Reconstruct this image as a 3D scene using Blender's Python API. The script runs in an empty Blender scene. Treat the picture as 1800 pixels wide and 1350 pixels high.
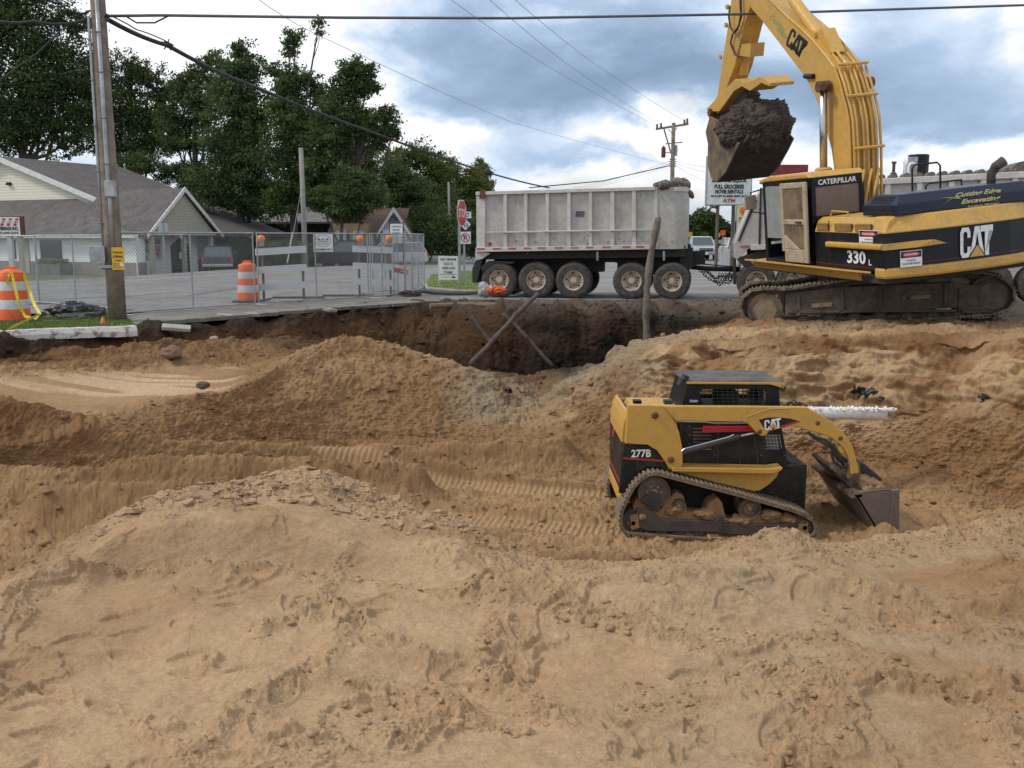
import bpy, math, random
import numpy as np
from mathutils import Vector, Matrix
random.seed(7)
rng = np.random.default_rng(11)
scene = bpy.context.scene
COL = scene.collection
R = math.radians
# ------------------------------------------------------------------ camera
HC = 1.75; PITCH = R(8.85); FP = 1650.0
cam = bpy.data.cameras.new('camera'); cam.lens = 33.0; cam.sensor_width = 36.0
cam.clip_start = 0.1; cam.clip_end = 6000
camo = bpy.data.objects.new('camera', cam); COL.objects.link(camo)
camo.location = (0, 0, HC); camo.rotation_euler = (R(90) - PITCH, 0, 0)
scene.camera = camo
scene.view_settings.view_transform = 'Standard'; scene.view_settings.look = 'None'
scene.view_settings.gamma = 1; scene.view_settings.exposure = 0.0
SUN_EL, SUN_AZ = 46, -98      # degrees above the horizon, degrees from +Y towards +X
world = bpy.data.worlds.new('World'); scene.world = world; world.use_nodes = True
def azel(px, py):
    a = (px - 900) / FP; v = (675 - py) / FP
    d = Vector((a, math.cos(PITCH) + v * math.sin(PITCH), -math.sin(PITCH) + v * math.cos(PITCH))).normalized()
    return math.atan2(d.x, d.y), math.asin(d.z)
def build_world():
    nt = world.node_tree; nt.nodes.clear(); N = nt.nodes.new; L = nt.links.new
    out = N('ShaderNodeOutputWorld'); bg = N('ShaderNodeBackground'); L(bg.outputs[0], out.inputs[0])
    bg.inputs['Strength'].default_value = 0.12
    sky = N('ShaderNodeTexSky'); sky.sky_type = 'NISHITA'; sky.sun_disc = False
    sky.sun_elevation = R(SUN_EL); sky.sun_rotation = R(SUN_AZ); sky.air_density = 1.0; sky.dust_density = 1.5
    tc = N('ShaderNodeTexCoord'); sx = N('ShaderNodeSeparateXYZ'); L(tc.outputs['Generated'], sx.inputs[0])
    def m(op, a, b=None, c=None):
        n = N('ShaderNodeMath'); n.operation = op
        for i, q in enumerate((a, b, c)):
            if q is None: continue
            if isinstance(q, (int, float)): n.inputs[i].default_value = q
            else: L(q, n.inputs[i])
        return n.outputs[0]
    az = m('ARCTAN2', sx.outputs[0], sx.outputs[1]); el = m('ARCSINE', sx.outputs[2])
    def noise(scale, detail, rough, zs=2.2, off=0.0, dist=0.0):
        mp = N('ShaderNodeMapping'); L(tc.outputs['Generated'], mp.inputs[0])
        mp.inputs['Scale'].default_value = (1, 1, zs); mp.inputs['Location'].default_value = (off, off * .7, 0)
        n = N('ShaderNodeTexNoise'); L(mp.outputs[0], n.inputs[0])
        n.inputs['Scale'].default_value = scale; n.inputs['Detail'].default_value = detail
        n.inputs['Roughness'].default_value = rough; n.inputs['Distortion'].default_value = dist
        return n.outputs[0]
    w1 = noise(6, 8, .6, 2.0, 3.1, .2); w2 = noise(5, 8, .6, 2.0, 9.4, .2)
    azw = m('ADD', az, m('MULTIPLY', m('SUBTRACT', w1, .5), .24))
    elw = m('ADD', el, m('MULTIPLY', m('SUBTRACT', w2, .5), .17))
    def blob(px, py, rx, ry, s):
        a0, e0 = azel(px, py); ra = rx / FP; re = ry / FP
        a = m('DIVIDE', m('SUBTRACT', azw, a0), ra); e = m('DIVIDE', m('SUBTRACT', elw, e0), re)
        d = m('ADD', m('MULTIPLY', a, a), m('MULTIPLY', e, e))
        return m('MULTIPLY', m('EXPONENT', m('MULTIPLY', d, -1.0)), s)
    tot = m('MULTIPLY', m('SUBTRACT', noise(7, 8, .52, 2.6, 1.7, .1), .5), 1.0)
    tot = m('ADD', tot, .20)
    for b in [(960, 110, 330, 70, .62), (1180, 155, 230, 48, .5), (800, 70, 170, 60, .3), (1040, 282, 150, 24, .35), (900, 240, 90, 20, .15),
              (1650, 130, 230, 90, .34), (1350, 180, 150, 60, .25), (1600, 215, 220, 30, .25), (1250, 40, 100, 60, .1), (1780, 330, 120, 60, .12),
              (350, 60, 330, 130, -.45), (640, 180, 110, 110, -.35), (780, 215, 80, 32, -.55), (1130, 250, 90, 22, -.55), (1000, 315, 100, 25, -.3),
              (1180, 225, 60, 30, -.3), (1700, 258, 160, 34, -.5), (1790, 40, 50, 60, -.3), (1230, 300, 90, 60, -.25), (1480, 20, 60, 40, -.2)]:
        tot = m('ADD', tot, blob(*b))
    cr = N('ShaderNodeValToRGB'); L(tot, cr.inputs[0]); r = cr.color_ramp
    k = 1 / 0.12
    pts = [(0.0, (1.10, 1.12, 1.15)), (.14, (.96, .99, 1.05)), (.32, (.68, .81, .98)), (.52, (.46, .60, .80)), (.8, (.33, .45, .63)), (1.0, (.26, .37, .53))]
    while len(r.elements) < len(pts): r.elements.new(.5)
    for e, (p, c) in zip(r.elements, pts): e.position = p; e.color = (c[0], c[1], c[2], 1)
    sc = N('ShaderNodeVectorMath'); sc.operation = 'SCALE'; L(cr.outputs[0], sc.inputs[0]); sc.inputs['Scale'].default_value = k
    mix = N('ShaderNodeMix'); mix.data_type = 'RGBA'
    # thin holes where the clear sky shows between the clouds
    hole = noise(5, 6, .55, 2.4, 5.5); mr = N('ShaderNodeMapRange'); L(hole, mr.inputs[0])
    mr.inputs[1].default_value = .56; mr.inputs[2].default_value = .70; mr.inputs[3].default_value = 1.0; mr.inputs[4].default_value = .55
    L(mr.outputs[0], mix.inputs[0]); L(sky.outputs[0], mix.inputs[6]); L(sc.outputs[0], mix.inputs[7])
    L(mix.outputs[2], bg.inputs['Color'])
build_world()
sun = bpy.data.lights.new('sun', 'SUN'); sun.energy = 2.1; sun.angle = R(8); sun.color = (1, .93, .82)
suno = bpy.data.objects.new('sun', sun); COL.objects.link(suno)
sd = Vector((math.sin(R(SUN_AZ)) * math.cos(R(SUN_EL)), math.cos(R(SUN_AZ)) * math.cos(R(SUN_EL)), math.sin(R(SUN_EL))))
suno.rotation_euler = sd.to_track_quat('Z', 'Y').to_euler()
# ------------------------------------------------------------------ rays and places
def ray(px, py):
    a = (px - 900) / FP; v = (675 - py) / FP
    return np.array([a, math.cos(PITCH) + v * math.sin(PITCH), -math.sin(PITCH) + v * math.cos(PITCH)])
CAMP = np.array([0, 0, HC])
def at(px, py, Y):                      # point at world distance Y
    d = ray(px, py); return CAMP + d * (Y / d[1])
def gr(px, py, z=0.0):                  # point at height z
    d = ray(px, py); return CAMP + d * ((z - HC) / d[2])
def onpl(px, py, O, N):                 # point on a plane
    d = ray(px, py); O = np.array(O); N = np.array(N)
    return CAMP + d * (((O - CAMP) @ N) / (d @ N))
def xat(px, Y, z=0.0):
    return (px - 900) / FP * (Y * math.cos(PITCH) - (z - HC) * math.sin(PITCH))
# ------------------------------------------------------------------ materials
MATS = {}
def mat(name, col, rough=.6, metal=0., col2=None, amt=.5, scale=4., lo=.4, hi=.65, bump=0., bscale=30., spec=.5, stripe=None, emit=0, alpha=None, coat=0., fine=.06):
    if name in MATS: return MATS[name]
    m = bpy.data.materials.new(name); m.use_nodes = True; nt = m.node_tree
    b = nt.nodes['Principled BSDF']; L = nt.links.new; N = nt.nodes.new
    b.inputs['Roughness'].default_value = rough; b.inputs['Metallic'].default_value = metal
    b.inputs['Specular IOR Level'].default_value = spec
    if coat: b.inputs['Coat Weight'].default_value = coat
    tc = N('ShaderNodeTexCoord')
    n = N('ShaderNodeTexNoise'); n.inputs['Scale'].default_value = scale; n.inputs['Detail'].default_value = 8; n.inputs['Roughness'].default_value = .62
    L(tc.outputs['Object'], n.inputs[0])
    mr = N('ShaderNodeMapRange'); L(n.outputs[0], mr.inputs[0])
    for i, v in zip((1, 2, 3, 4), (lo, hi, 0, amt)): mr.inputs[i].default_value = v
    mx = N('ShaderNodeMix'); mx.data_type = 'RGBA'; L(mr.outputs[0], mx.inputs[0])
    mx.inputs[6].default_value = (*col, 1); c2 = col2 or tuple(c * .6 for c in col); mx.inputs[7].default_value = (*c2, 1)
    last = mx.outputs[2]
    if stripe:                           # stripe=(period along z, dark factor)
        w = N('ShaderNodeSeparateXYZ'); L(tc.outputs['Object'], w.inputs[0])
        mm = N('ShaderNodeMath'); mm.operation = 'MULTIPLY'; L(w.outputs[2], mm.inputs[0]); mm.inputs[1].default_value = 1 / stripe[0]
        fr = N('ShaderNodeMath'); fr.operation = 'FRACT'; L(mm.outputs[0], fr.inputs[0])
        gt = N('ShaderNodeMath'); gt.operation = 'GREATER_THAN'; L(fr.outputs[0], gt.inputs[0]); gt.inputs[1].default_value = .82
        m2 = N('ShaderNodeMix'); m2.data_type = 'RGBA'; L(gt.outputs[0], m2.inputs[0]); L(last, m2.inputs[6])
        m2.inputs[7].default_value = (*[c * stripe[1] for c in col], 1); last = m2.outputs[2]
    n2 = N('ShaderNodeTexNoise'); n2.inputs['Scale'].default_value = scale * 9; n2.inputs['Detail'].default_value = 4; L(tc.outputs['Object'], n2.inputs[0])
    hsv = N('ShaderNodeHueSaturation'); L(last, hsv.inputs['Color'])
    mr2 = N('ShaderNodeMapRange'); L(n2.outputs[0], mr2.inputs[0])
    for i, v in zip((1, 2, 3, 4), (.3, .7, 1 - fine * 2, 1 + fine * 2)): mr2.inputs[i].default_value = v
    L(mr2.outputs[0], hsv.inputs['Value']); L(hsv.outputs[0], b.inputs['Base Color'])
    mr3 = N('ShaderNodeMapRange'); L(n.outputs[0], mr3.inputs[0])
    for i, v in zip((1, 2, 3, 4), (lo, hi, rough, min(1, rough + .25))): mr3.inputs[i].default_value = v
    L(mr3.outputs[0], b.inputs['Roughness'])
    if bump:
        bn = N('ShaderNodeTexNoise'); bn.inputs['Scale'].default_value = bscale; bn.inputs['Detail'].default_value = 6; L(tc.outputs['Object'], bn.inputs[0])
        bu = N('ShaderNodeBump'); bu.inputs['Strength'].default_value = bump; bu.inputs['Distance'].default_value = .02
        L(bn.outputs[0], bu.inputs['Height']); L(bu.outputs[0], b.inputs['Normal'])
    if emit: b.inputs['Emission Color'].default_value = (*col, 1); b.inputs['Emission Strength'].default_value = emit
    MATS[name] = m; return m
mud = (.24, .165, .095)
YEL = mat('machine_yellow_paint', (.52, .295, .055), .45, col2=(.32, .22, .11), amt=.75, scale=2.2, lo=.45, hi=.78, bump=.06, coat=.1)
YEL2 = mat('loader_yellow_paint', (.50, .28, .050), .48, col2=(.30, .20, .10), amt=.7, scale=5, lo=.48, hi=.8, bump=.06)
BLK = mat('machine_black_paint', (.008, .009, .013), .38, col2=(.06, .05, .04), amt=.35, scale=3, lo=.5, hi=.8, spec=.25)
LBLK = mat('loader_black_dusty', (.009, .010, .012), .45, col2=(.10, .068, .042), amt=.45, scale=4, lo=.46, hi=.72, bump=.08, spec=.3, fine=.15)
NAVY = mat('hood_dark_blue_paint', (.010, .015, .035), .38, col2=(.06, .05, .05), amt=.3, scale=3, lo=.5, hi=.8, spec=.3)
WHT = mat('white_lettering', (.72, .73, .74), .5, col2=(.4, .4, .4), amt=.3)
RED = mat('red_paint', (.42, .02, .025), .5)
STEEL = mat('dirty_steel', (.09, .08, .075), .5, .6, col2=mud, amt=.9, scale=6, lo=.42, hi=.62, bump=.2)
CHROME = mat('chrome_rod', (.55, .55, .57), .18, 1.0, fine=.01)
MUDM = mat('dried_mud', (.27, .20, .125), .95, col2=(.10, .075, .055), amt=.8, scale=7, bump=.8, bscale=40)
DARKMUD = mat('dark_mud', (.07, .055, .045), .9, col2=(.16, .115, .075), amt=.8, scale=5, bump=.7, bscale=25)
RUB = mat('tyre_rubber', (.035, .034, .034), .8, col2=(.14, .12, .10), amt=.7, scale=8, lo=.4, hi=.7, bump=.3, bscale=60)
TRACKRUB = mat('track_rubber_dusty', (.21, .155, .10), .9, col2=(.08, .065, .05), amt=.7, scale=9, bump=.4)
SANDM = mat('packed_sand', (.30, .175, .085), .95, col2=(.18, .10, .05), amt=.7, scale=8, bump=.8, bscale=35)
GLASS = mat('dark_glass', (.02, .025, .028), .08, spec=.8)
GALV = mat('galvanised_steel', (.36, .38, .40), .45, .5, col2=(.2, .2, .2), amt=.5)
TRAILER = mat('trailer_pale_paint', (.56, .54, .50), .5, col2=(.34, .29, .23), amt=.5, scale=1.6, lo=.42, hi=.72, bump=.05)
TRAILP = mat('trailer_panel', (.45, .435, .405), .5, col2=(.34, .29, .23), amt=.55, scale=.9, lo=.40, hi=.72, bump=.08, bscale=3)
CHAS = mat('chassis_black', (.015, .014, .013), .7, col2=(.06, .05, .04), amt=.6, scale=4)
RIMM = mat('rusty_cream_rim', (.52, .44, .33), .6, col2=(.20, .11, .065), amt=.8, scale=7, lo=.45, hi=.68)
RUST = mat('rusty_steel', (.14, .06, .035), .8, col2=(.05, .03, .02), amt=.8, scale=9)
WOODP = mat('weathered_pole_wood', (.23, .185, .145), .9, col2=(.11, .085, .065), amt=.8, scale=4, bump=.5, bscale=25)
BARK = mat('log_bark', (.06, .048, .038), .9, col2=(.025, .02, .016), amt=.8, scale=10, bump=.8, bscale=30)
ORANGE = mat('safety_orange', (.75, .12, .02), .5, col2=(.45, .09, .03), amt=.5, scale=7)
STRIPEW = mat('reflective_white', (.55, .55, .55), .45, col2=(.35, .33, .3), amt=.5, scale=7)
BLKRUB = mat('black_rubber', (.02, .02, .02), .7, col2=(.08, .07, .06), amt=.5)
LENS = mat('amber_lens', (.85, .25, .02), .25)
TAPE = mat('yellow_tape', (.70, .55, .04), .4)
WHITEP = mat('white_board_paint', (.56, .58, .62), .5, col2=(.5, .5, .5), amt=.4)
WIREM = mat('wire_black', (.02, .02, .022), .6)
SIGNW = mat('sign_white', (.68, .70, .69), .45, col2=(.55, .56, .54), amt=.4)
BLKTXT = mat('black_lettering', (.015, .015, .015), .5)
# ------------------------------------------------------------------ mesh builder
def V3(p): return (float(p[0]), float(p[1]), float(p[2]))
class MB:
    def __init__(s, M=None): s.v = []; s.f = []; s.mi = []; s.M = M; s.m = 0
    def add(s, vs, fs):
        o = len(s.v)
        for p in vs:
            p = Vector(V3(p))
            if s.M is not None: p = s.M @ p
            s.v.append(tuple(p))
        for f in fs: s.f.append(tuple(i + o for i in f)); s.mi.append(s.m)
        return s
    def box(s, c, d, rz=0., rx=0., ry=0.):
        m = Matrix.Rotation(rz, 3, 'Z') @ Matrix.Rotation(ry, 3, 'Y') @ Matrix.Rotation(rx, 3, 'X'); c = Vector(V3(c))
        vs = [c + m @ Vector((x * d[0] / 2, y * d[1] / 2, z * d[2] / 2)) for x in (-1, 1) for y in (-1, 1) for z in (-1, 1)]
        return s.add(vs, [(0, 1, 3, 2), (4, 6, 7, 5), (0, 4, 5, 1), (2, 3, 7, 6), (0, 2, 6, 4), (1, 5, 7, 3)])
    def bx(s, x0, x1, y0, y1, z0, z1): return s.box(((x0 + x1) / 2, (y0 + y1) / 2, (z0 + z1) / 2), (abs(x1 - x0), abs(y1 - y0), abs(z1 - z0)))
    def prism(s, pts, vec):
        n = len(pts); v = Vector(V3(vec)); a = [Vector(V3(p)) for p in pts]
        return s.add(a + [p + v for p in a], [tuple(range(n))[::-1], tuple(range(n, 2 * n))] + [(i, (i + 1) % n, n + (i + 1) % n, n + i) for i in range(n)])
    def tube(s, path, r, n=8, cap=True):
        P = [Vector(V3(p)) for p in path]; rs = r if isinstance(r, (list, tuple)) else [r] * len(P); vs = []; fs = []
        u = None
        for i, p in enumerate(P):
            t = (P[min(i + 1, len(P) - 1)] - P[max(i - 1, 0)]).normalized()
            if u is None: u = t.orthogonal().normalized()
            u = (u - t * u.dot(t)); u = u.normalized() if u.length > 1e-6 else t.orthogonal().normalized()
            w = t.cross(u)
            for k in range(n):
                a = 2 * math.pi * k / n; vs.append(p + (u * math.cos(a) + w * math.sin(a)) * rs[i])
        for i in range(len(P) - 1):
            for k in range(n):
                fs.append((i * n + k, i * n + (k + 1) % n, (i + 1) * n + (k + 1) % n, (i + 1) * n + k))
        if cap: fs += [tuple(range(n))[::-1], tuple(range((len(P) - 1) * n, len(P) * n))]
        return s.add(vs, fs)
    def lathe(s, c, axis, prof, n=24, cap=True):        # prof: (distance along axis, radius)
        c = Vector(V3(c)); ax = Vector(V3(axis)).normalized(); u = ax.orthogonal().normalized(); w = ax.cross(u); vs = []; fs = []
        for (h, r) in prof:
            for k in range(n):
                a = 2 * math.pi * k / n; vs.append(c + ax * h + (u * math.cos(a) + w * math.sin(a)) * r)
        for i in range(len(prof) - 1):
            for k in range(n): fs.append((i * n + k, i * n + (k + 1) % n, (i + 1) * n + (k + 1) % n, (i + 1) * n + k))
        if cap: fs += [tuple(range(n))[::-1], tuple(range((len(prof) - 1) * n, len(prof) * n))]
        return s.add(vs, fs)
    def build(s, name, ms, parent=None, smooth=False, bevel=0., label=None):
        me = bpy.data.meshes.new(name)
        o = bpy.data.objects.new(name, me); COL.objects.link(o)
        off = Vector((0, 0, 0))
        if parent is not None: off = WLOC[parent.name]
        elif s.v:
            off = Vector([sum(v[i] for v in s.v) / len(s.v) for i in range(3)]); off.z = min(v[2] for v in s.v)
        me.from_pydata([(v[0] - off.x, v[1] - off.y, v[2] - off.z) for v in s.v], [], s.f)
        if not isinstance(ms, (list, tuple)): ms = [ms]
        for m in ms: me.materials.append(m)
        if len(ms) > 1: me.polygons.foreach_set('material_index', s.mi)
        if smooth: me.polygons.foreach_set('use_smooth', [True] * len(s.f))
        me.update()
        if parent is not None: o.parent = parent; WLOC[o.name] = off
        else: o.location = off; WLOC[o.name] = off
        if bevel:
            b = o.modifiers.new('bevel', 'BEVEL'); b.width = bevel; b.segments = 2; b.limit_method = 'ANGLE'; b.angle_limit = R(35)
        if label: o['label'] = label
        return o
WLOC = {}
def thing(name, label, cat, loc, group=None):
    o = bpy.data.objects.new(name, None); COL.objects.link(o); o.location = V3(loc); o.empty_display_size = .2
    o['label'] = label; o['category'] = cat
    if group: o['group'] = group
    WLOC[o.name] = Vector(V3(loc)); return o
def tag(o, label, cat, group=None):
    o['label'] = label; o['category'] = cat
    if group: o['group'] = group
    return o
def struct(o, kind='structure'): o['kind'] = kind; return o
def text(s, c, right, up, w, h, m, parent, name='lettering', bold=.02, shear=0., depth=.002, lines=False):
    cu = bpy.data.curves.new('t', 'FONT'); cu.body = s; cu.offset = bold; cu.shear = shear; cu.extrude = 0.0
    cu.align_x = 'CENTER'; cu.resolution_u = 2
    ob = bpy.data.objects.new('t', cu); COL.objects.link(ob)
    me = bpy.data.meshes.new_from_object(ob.evaluated_get(bpy.context.evaluated_depsgraph_get()))
    vs = np.array([v.co[:] for v in me.vertices]); fs = [tuple(p.vertices) for p in me.polygons]
    bpy.data.objects.remove(ob); bpy.data.curves.remove(cu); bpy.data.meshes.remove(me)
    mn = vs.min(0); mxx = vs.max(0); vs = (vs - (mn + mxx) / 2) / np.maximum(mxx - mn, 1e-6)
    rt = Vector(V3(right)).normalized(); u = Vector(V3(up)).normalized(); nn = rt.cross(u); c = Vector(V3(c))
    mb = MB(); mb.add([c + rt * (v[0] * w) + u * (v[1] * h) + nn * depth for v in vs], fs)
    return mb.build(name, m, parent)
# ------------------------------------------------------------------ noise
_T = np.random.default_rng(3).random(65536).astype(np.float32)
def vnoise(x, y, z):
    xi = np.floor(x).astype(np.int64); yi = np.floor(y).astype(np.int64); zi = np.floor(z).astype(np.int64)
    fx = (x - xi).astype(np.float32); fy = (y - yi).astype(np.float32); fz = (z - zi).astype(np.float32)
    fx = fx * fx * fx * (fx * (fx * 6 - 15) + 10); fy = fy * fy * fy * (fy * (fy * 6 - 15) + 10); fz = fz * fz * fz * (fz * (fz * 6 - 15) + 10)
    def h(a, b, c): return _T[(a * 73856093 ^ b * 19349663 ^ c * 83492791) & 65535]
    r = 0
    for dz in (0, 1):
        wz = fz if dz else 1 - fz
        for dy in (0, 1):
            wy = fy if dy else 1 - fy
            a = h(xi, yi + dy, zi + dz); b = h(xi + 1, yi + dy, zi + dz)
            r = r + wz * wy * (a + (b - a) * fx)
    return r
def fbm(P, f, o=4, g=.5, seed=0):
    s = 0; a = 1; t = 0
    for i in range(o):
        s = s + a * vnoise(P[0] * f + seed * 7.3 + i * 17.1, P[1] * f + seed * 3.1 + i * 5.7, P[2] * f + seed * 1.7 + 9.2 * i); t += a; a *= g; f *= 2.03
    return s / t
def sst(a, b, x): t = np.clip((x - a) / (b - a), 0, 1); return t * t * (3 - 2 * t)
# ------------------------------------------------------------------ terrain (the pit), lofted between surveyed lines
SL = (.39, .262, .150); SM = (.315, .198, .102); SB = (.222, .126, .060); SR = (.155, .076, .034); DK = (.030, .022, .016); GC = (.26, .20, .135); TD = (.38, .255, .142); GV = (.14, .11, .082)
# each line: knots (px, Y, row or None, z) plus colours (px, colour)
def K(px, Y, py=None, z=None): return (px, Y, py, z)
def kn(l): return [K(*k) for k in l]
CRESTZ = [(-400, 7.6, 1015), (0, 7.6, 1012), (60, 7.7, 992), (130, 7.9, 938), (190, 8.2, 906), (270, 8.7, 884), (350, 9.2, 864), (430, 9.8, 850), (500, 10, 835), (560, 10, 830), (620, 9.9, 850), (700, 9.6, 877), (760, 9.3, 900), (830, 8.9, 932), (900, 8.6, 967), (960, 8.4, 985), (1050, 8.3, 993), (1150, 8.3, 990), (1250, 8.5, 977), (1320, 8.6, 958), (1370, 8.7, 949), (1420, 8.8, 964), (1500, 9.0, 958), (1600, 9.2, 948), (1680, 9.3, 932), (1760, 9.3, 922), (1900, 9.4, 920), (2300, 9.4, 920)]
LINES = [
 (3, kn([(-400, .6, None, -.1), (2300, .6, None, -.1)]), [(0, SL)]),
 (14, kn([(-400, 3.6, None, -.82), (2300, 3.6, None, -.82)]), [(0, SL)]),
 (130, kn([(-400, 4.5, 1340), (2300, 4.5, 1340)]), [(0, SL), (1800, SL)]),
 (150, kn([(-400, 5.6, 1180), (400, 5.6, 1180), (700, 5.5, 1185), (900, 5.7, 1178), (1500, 5.6, 1180), (2300, 5.6, 1180)]), [(0, SL), (900, SL), (1300, SL), (1800, SM)]),
 (110, kn([(-400, 6.6, 1060), (0, 6.6, 1060), (140, 6.9, 1035), (200, 7.3, 1012), (350, 7.5, 1000), (500, 7.5, 1000), (600, 7.4, 1010), (700, 7.2, 1022), (800, 6.8, 1050), (900, 6.6, 1062), (1050, 6.6, 1080), (1200, 6.6, 1080), (1300, 6.8, 1055), (1420, 6.9, 1050), (1600, 6.9, 1058), (2300, 6.9, 1058)]), [(0, SL), (1500, SL), (1800, SM)]),
 (70, kn([(-400, 7.0, 1040), (0, 7.0, 1038), (140, 7.3, 985), (200, 7.6, 938), (350, 7.95, 922), (500, 8.0, 924), (600, 7.8, 950), (700, 7.6, 983), (800, 7.4, 1003), (900, 7.3, 1022), (1050, 7.2, 1042), (1200, 7.2, 1040), (1300, 7.4, 1010), (1420, 7.5, 1000), (1600, 7.5, 1008), (2300, 7.5, 1008)]), [(0, SL), (1400, SL), (1500, SM), (1650, SM), (1800, SM)]),
 (120, kn(CRESTZ), [(0, SM), (200, SL), (900, SL), (1500, SL), (1800, SL)]),
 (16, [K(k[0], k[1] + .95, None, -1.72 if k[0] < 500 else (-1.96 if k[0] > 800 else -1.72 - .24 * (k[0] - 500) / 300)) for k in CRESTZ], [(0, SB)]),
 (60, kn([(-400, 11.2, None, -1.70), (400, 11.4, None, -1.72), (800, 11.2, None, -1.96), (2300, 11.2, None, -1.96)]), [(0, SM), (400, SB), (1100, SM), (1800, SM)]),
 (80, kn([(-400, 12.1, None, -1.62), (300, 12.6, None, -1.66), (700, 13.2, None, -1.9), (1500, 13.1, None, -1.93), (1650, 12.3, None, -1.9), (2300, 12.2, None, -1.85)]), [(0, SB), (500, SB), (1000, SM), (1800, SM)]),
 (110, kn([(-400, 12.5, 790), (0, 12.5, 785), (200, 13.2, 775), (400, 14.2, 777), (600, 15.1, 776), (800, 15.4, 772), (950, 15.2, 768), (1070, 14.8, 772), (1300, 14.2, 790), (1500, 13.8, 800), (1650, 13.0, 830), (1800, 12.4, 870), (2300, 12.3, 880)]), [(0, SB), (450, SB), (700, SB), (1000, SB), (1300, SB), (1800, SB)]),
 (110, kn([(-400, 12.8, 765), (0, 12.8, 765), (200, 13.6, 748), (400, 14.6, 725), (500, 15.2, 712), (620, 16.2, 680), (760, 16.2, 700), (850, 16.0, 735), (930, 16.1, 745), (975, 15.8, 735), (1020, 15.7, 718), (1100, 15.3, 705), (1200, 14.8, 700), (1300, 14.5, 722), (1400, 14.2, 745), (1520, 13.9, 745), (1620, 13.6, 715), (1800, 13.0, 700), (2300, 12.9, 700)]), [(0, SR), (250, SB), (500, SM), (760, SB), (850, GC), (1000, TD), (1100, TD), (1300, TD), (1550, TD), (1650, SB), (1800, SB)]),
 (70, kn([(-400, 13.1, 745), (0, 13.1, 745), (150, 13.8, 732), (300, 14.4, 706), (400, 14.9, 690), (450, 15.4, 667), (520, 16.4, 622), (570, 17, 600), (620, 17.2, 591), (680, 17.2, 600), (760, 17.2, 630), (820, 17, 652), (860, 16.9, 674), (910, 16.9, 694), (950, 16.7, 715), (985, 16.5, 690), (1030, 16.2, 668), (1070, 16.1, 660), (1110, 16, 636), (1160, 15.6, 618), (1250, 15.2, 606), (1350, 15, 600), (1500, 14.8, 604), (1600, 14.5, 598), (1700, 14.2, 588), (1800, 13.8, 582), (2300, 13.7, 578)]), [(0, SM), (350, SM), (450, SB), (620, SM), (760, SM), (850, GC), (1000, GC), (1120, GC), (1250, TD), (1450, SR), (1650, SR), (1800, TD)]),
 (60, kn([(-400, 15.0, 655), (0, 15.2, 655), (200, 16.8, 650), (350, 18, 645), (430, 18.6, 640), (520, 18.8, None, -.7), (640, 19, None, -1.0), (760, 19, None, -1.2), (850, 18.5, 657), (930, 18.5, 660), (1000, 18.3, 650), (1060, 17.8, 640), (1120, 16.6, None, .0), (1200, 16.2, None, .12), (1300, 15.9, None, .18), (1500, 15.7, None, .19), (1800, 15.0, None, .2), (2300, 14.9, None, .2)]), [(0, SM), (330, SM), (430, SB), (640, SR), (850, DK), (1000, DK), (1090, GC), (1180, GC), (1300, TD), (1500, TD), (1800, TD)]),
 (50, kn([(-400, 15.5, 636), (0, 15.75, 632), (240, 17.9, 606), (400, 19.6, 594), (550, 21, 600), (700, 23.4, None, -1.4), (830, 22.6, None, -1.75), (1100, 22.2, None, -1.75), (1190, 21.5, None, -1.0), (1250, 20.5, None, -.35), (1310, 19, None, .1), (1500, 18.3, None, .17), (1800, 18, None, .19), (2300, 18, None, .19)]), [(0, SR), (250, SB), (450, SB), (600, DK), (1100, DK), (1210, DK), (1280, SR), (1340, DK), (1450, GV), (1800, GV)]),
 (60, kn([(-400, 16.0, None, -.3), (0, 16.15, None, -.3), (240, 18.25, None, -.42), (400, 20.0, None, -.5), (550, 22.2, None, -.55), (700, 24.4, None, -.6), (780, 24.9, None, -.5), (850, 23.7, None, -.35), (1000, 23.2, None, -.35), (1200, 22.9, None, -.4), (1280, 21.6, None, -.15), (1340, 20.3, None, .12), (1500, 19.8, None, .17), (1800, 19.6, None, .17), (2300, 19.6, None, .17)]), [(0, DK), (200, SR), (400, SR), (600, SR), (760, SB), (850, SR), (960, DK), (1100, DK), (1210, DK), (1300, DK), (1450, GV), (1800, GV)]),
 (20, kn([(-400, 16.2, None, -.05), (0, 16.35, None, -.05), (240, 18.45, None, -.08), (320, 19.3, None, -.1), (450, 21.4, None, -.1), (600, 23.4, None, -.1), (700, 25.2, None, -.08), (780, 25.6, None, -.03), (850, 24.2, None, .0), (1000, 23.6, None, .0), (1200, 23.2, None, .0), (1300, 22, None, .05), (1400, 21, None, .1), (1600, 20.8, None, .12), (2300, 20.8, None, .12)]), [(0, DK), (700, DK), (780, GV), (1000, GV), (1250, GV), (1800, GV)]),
 (20, kn([(-400, 17.4, None, -.05), (0, 17.6, None, -.05), (240, 19.6, None, -.1), (450, 22.8, None, -.1), (600, 25, None, -.1), (700, 26.8, None, -.1), (760, 27, None, -.03), (850, 26.9, None, .012), (1300, 26.6, None, .012), (1400, 26.4, None, .012), (2300, 26.4, None, .012)]), [(0, DK), (700, GV), (1800, GV)]),
 (6, kn([(-400, 18.4, None, -.12), (0, 18.6, None, -.12), (240, 20.8, None, -.12), (450, 24, None, -.12), (700, 28, None, -.12), (850, 28.2, None, -.12), (2300, 28, None, -.12)]), [(0, GV)]),
]
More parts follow.
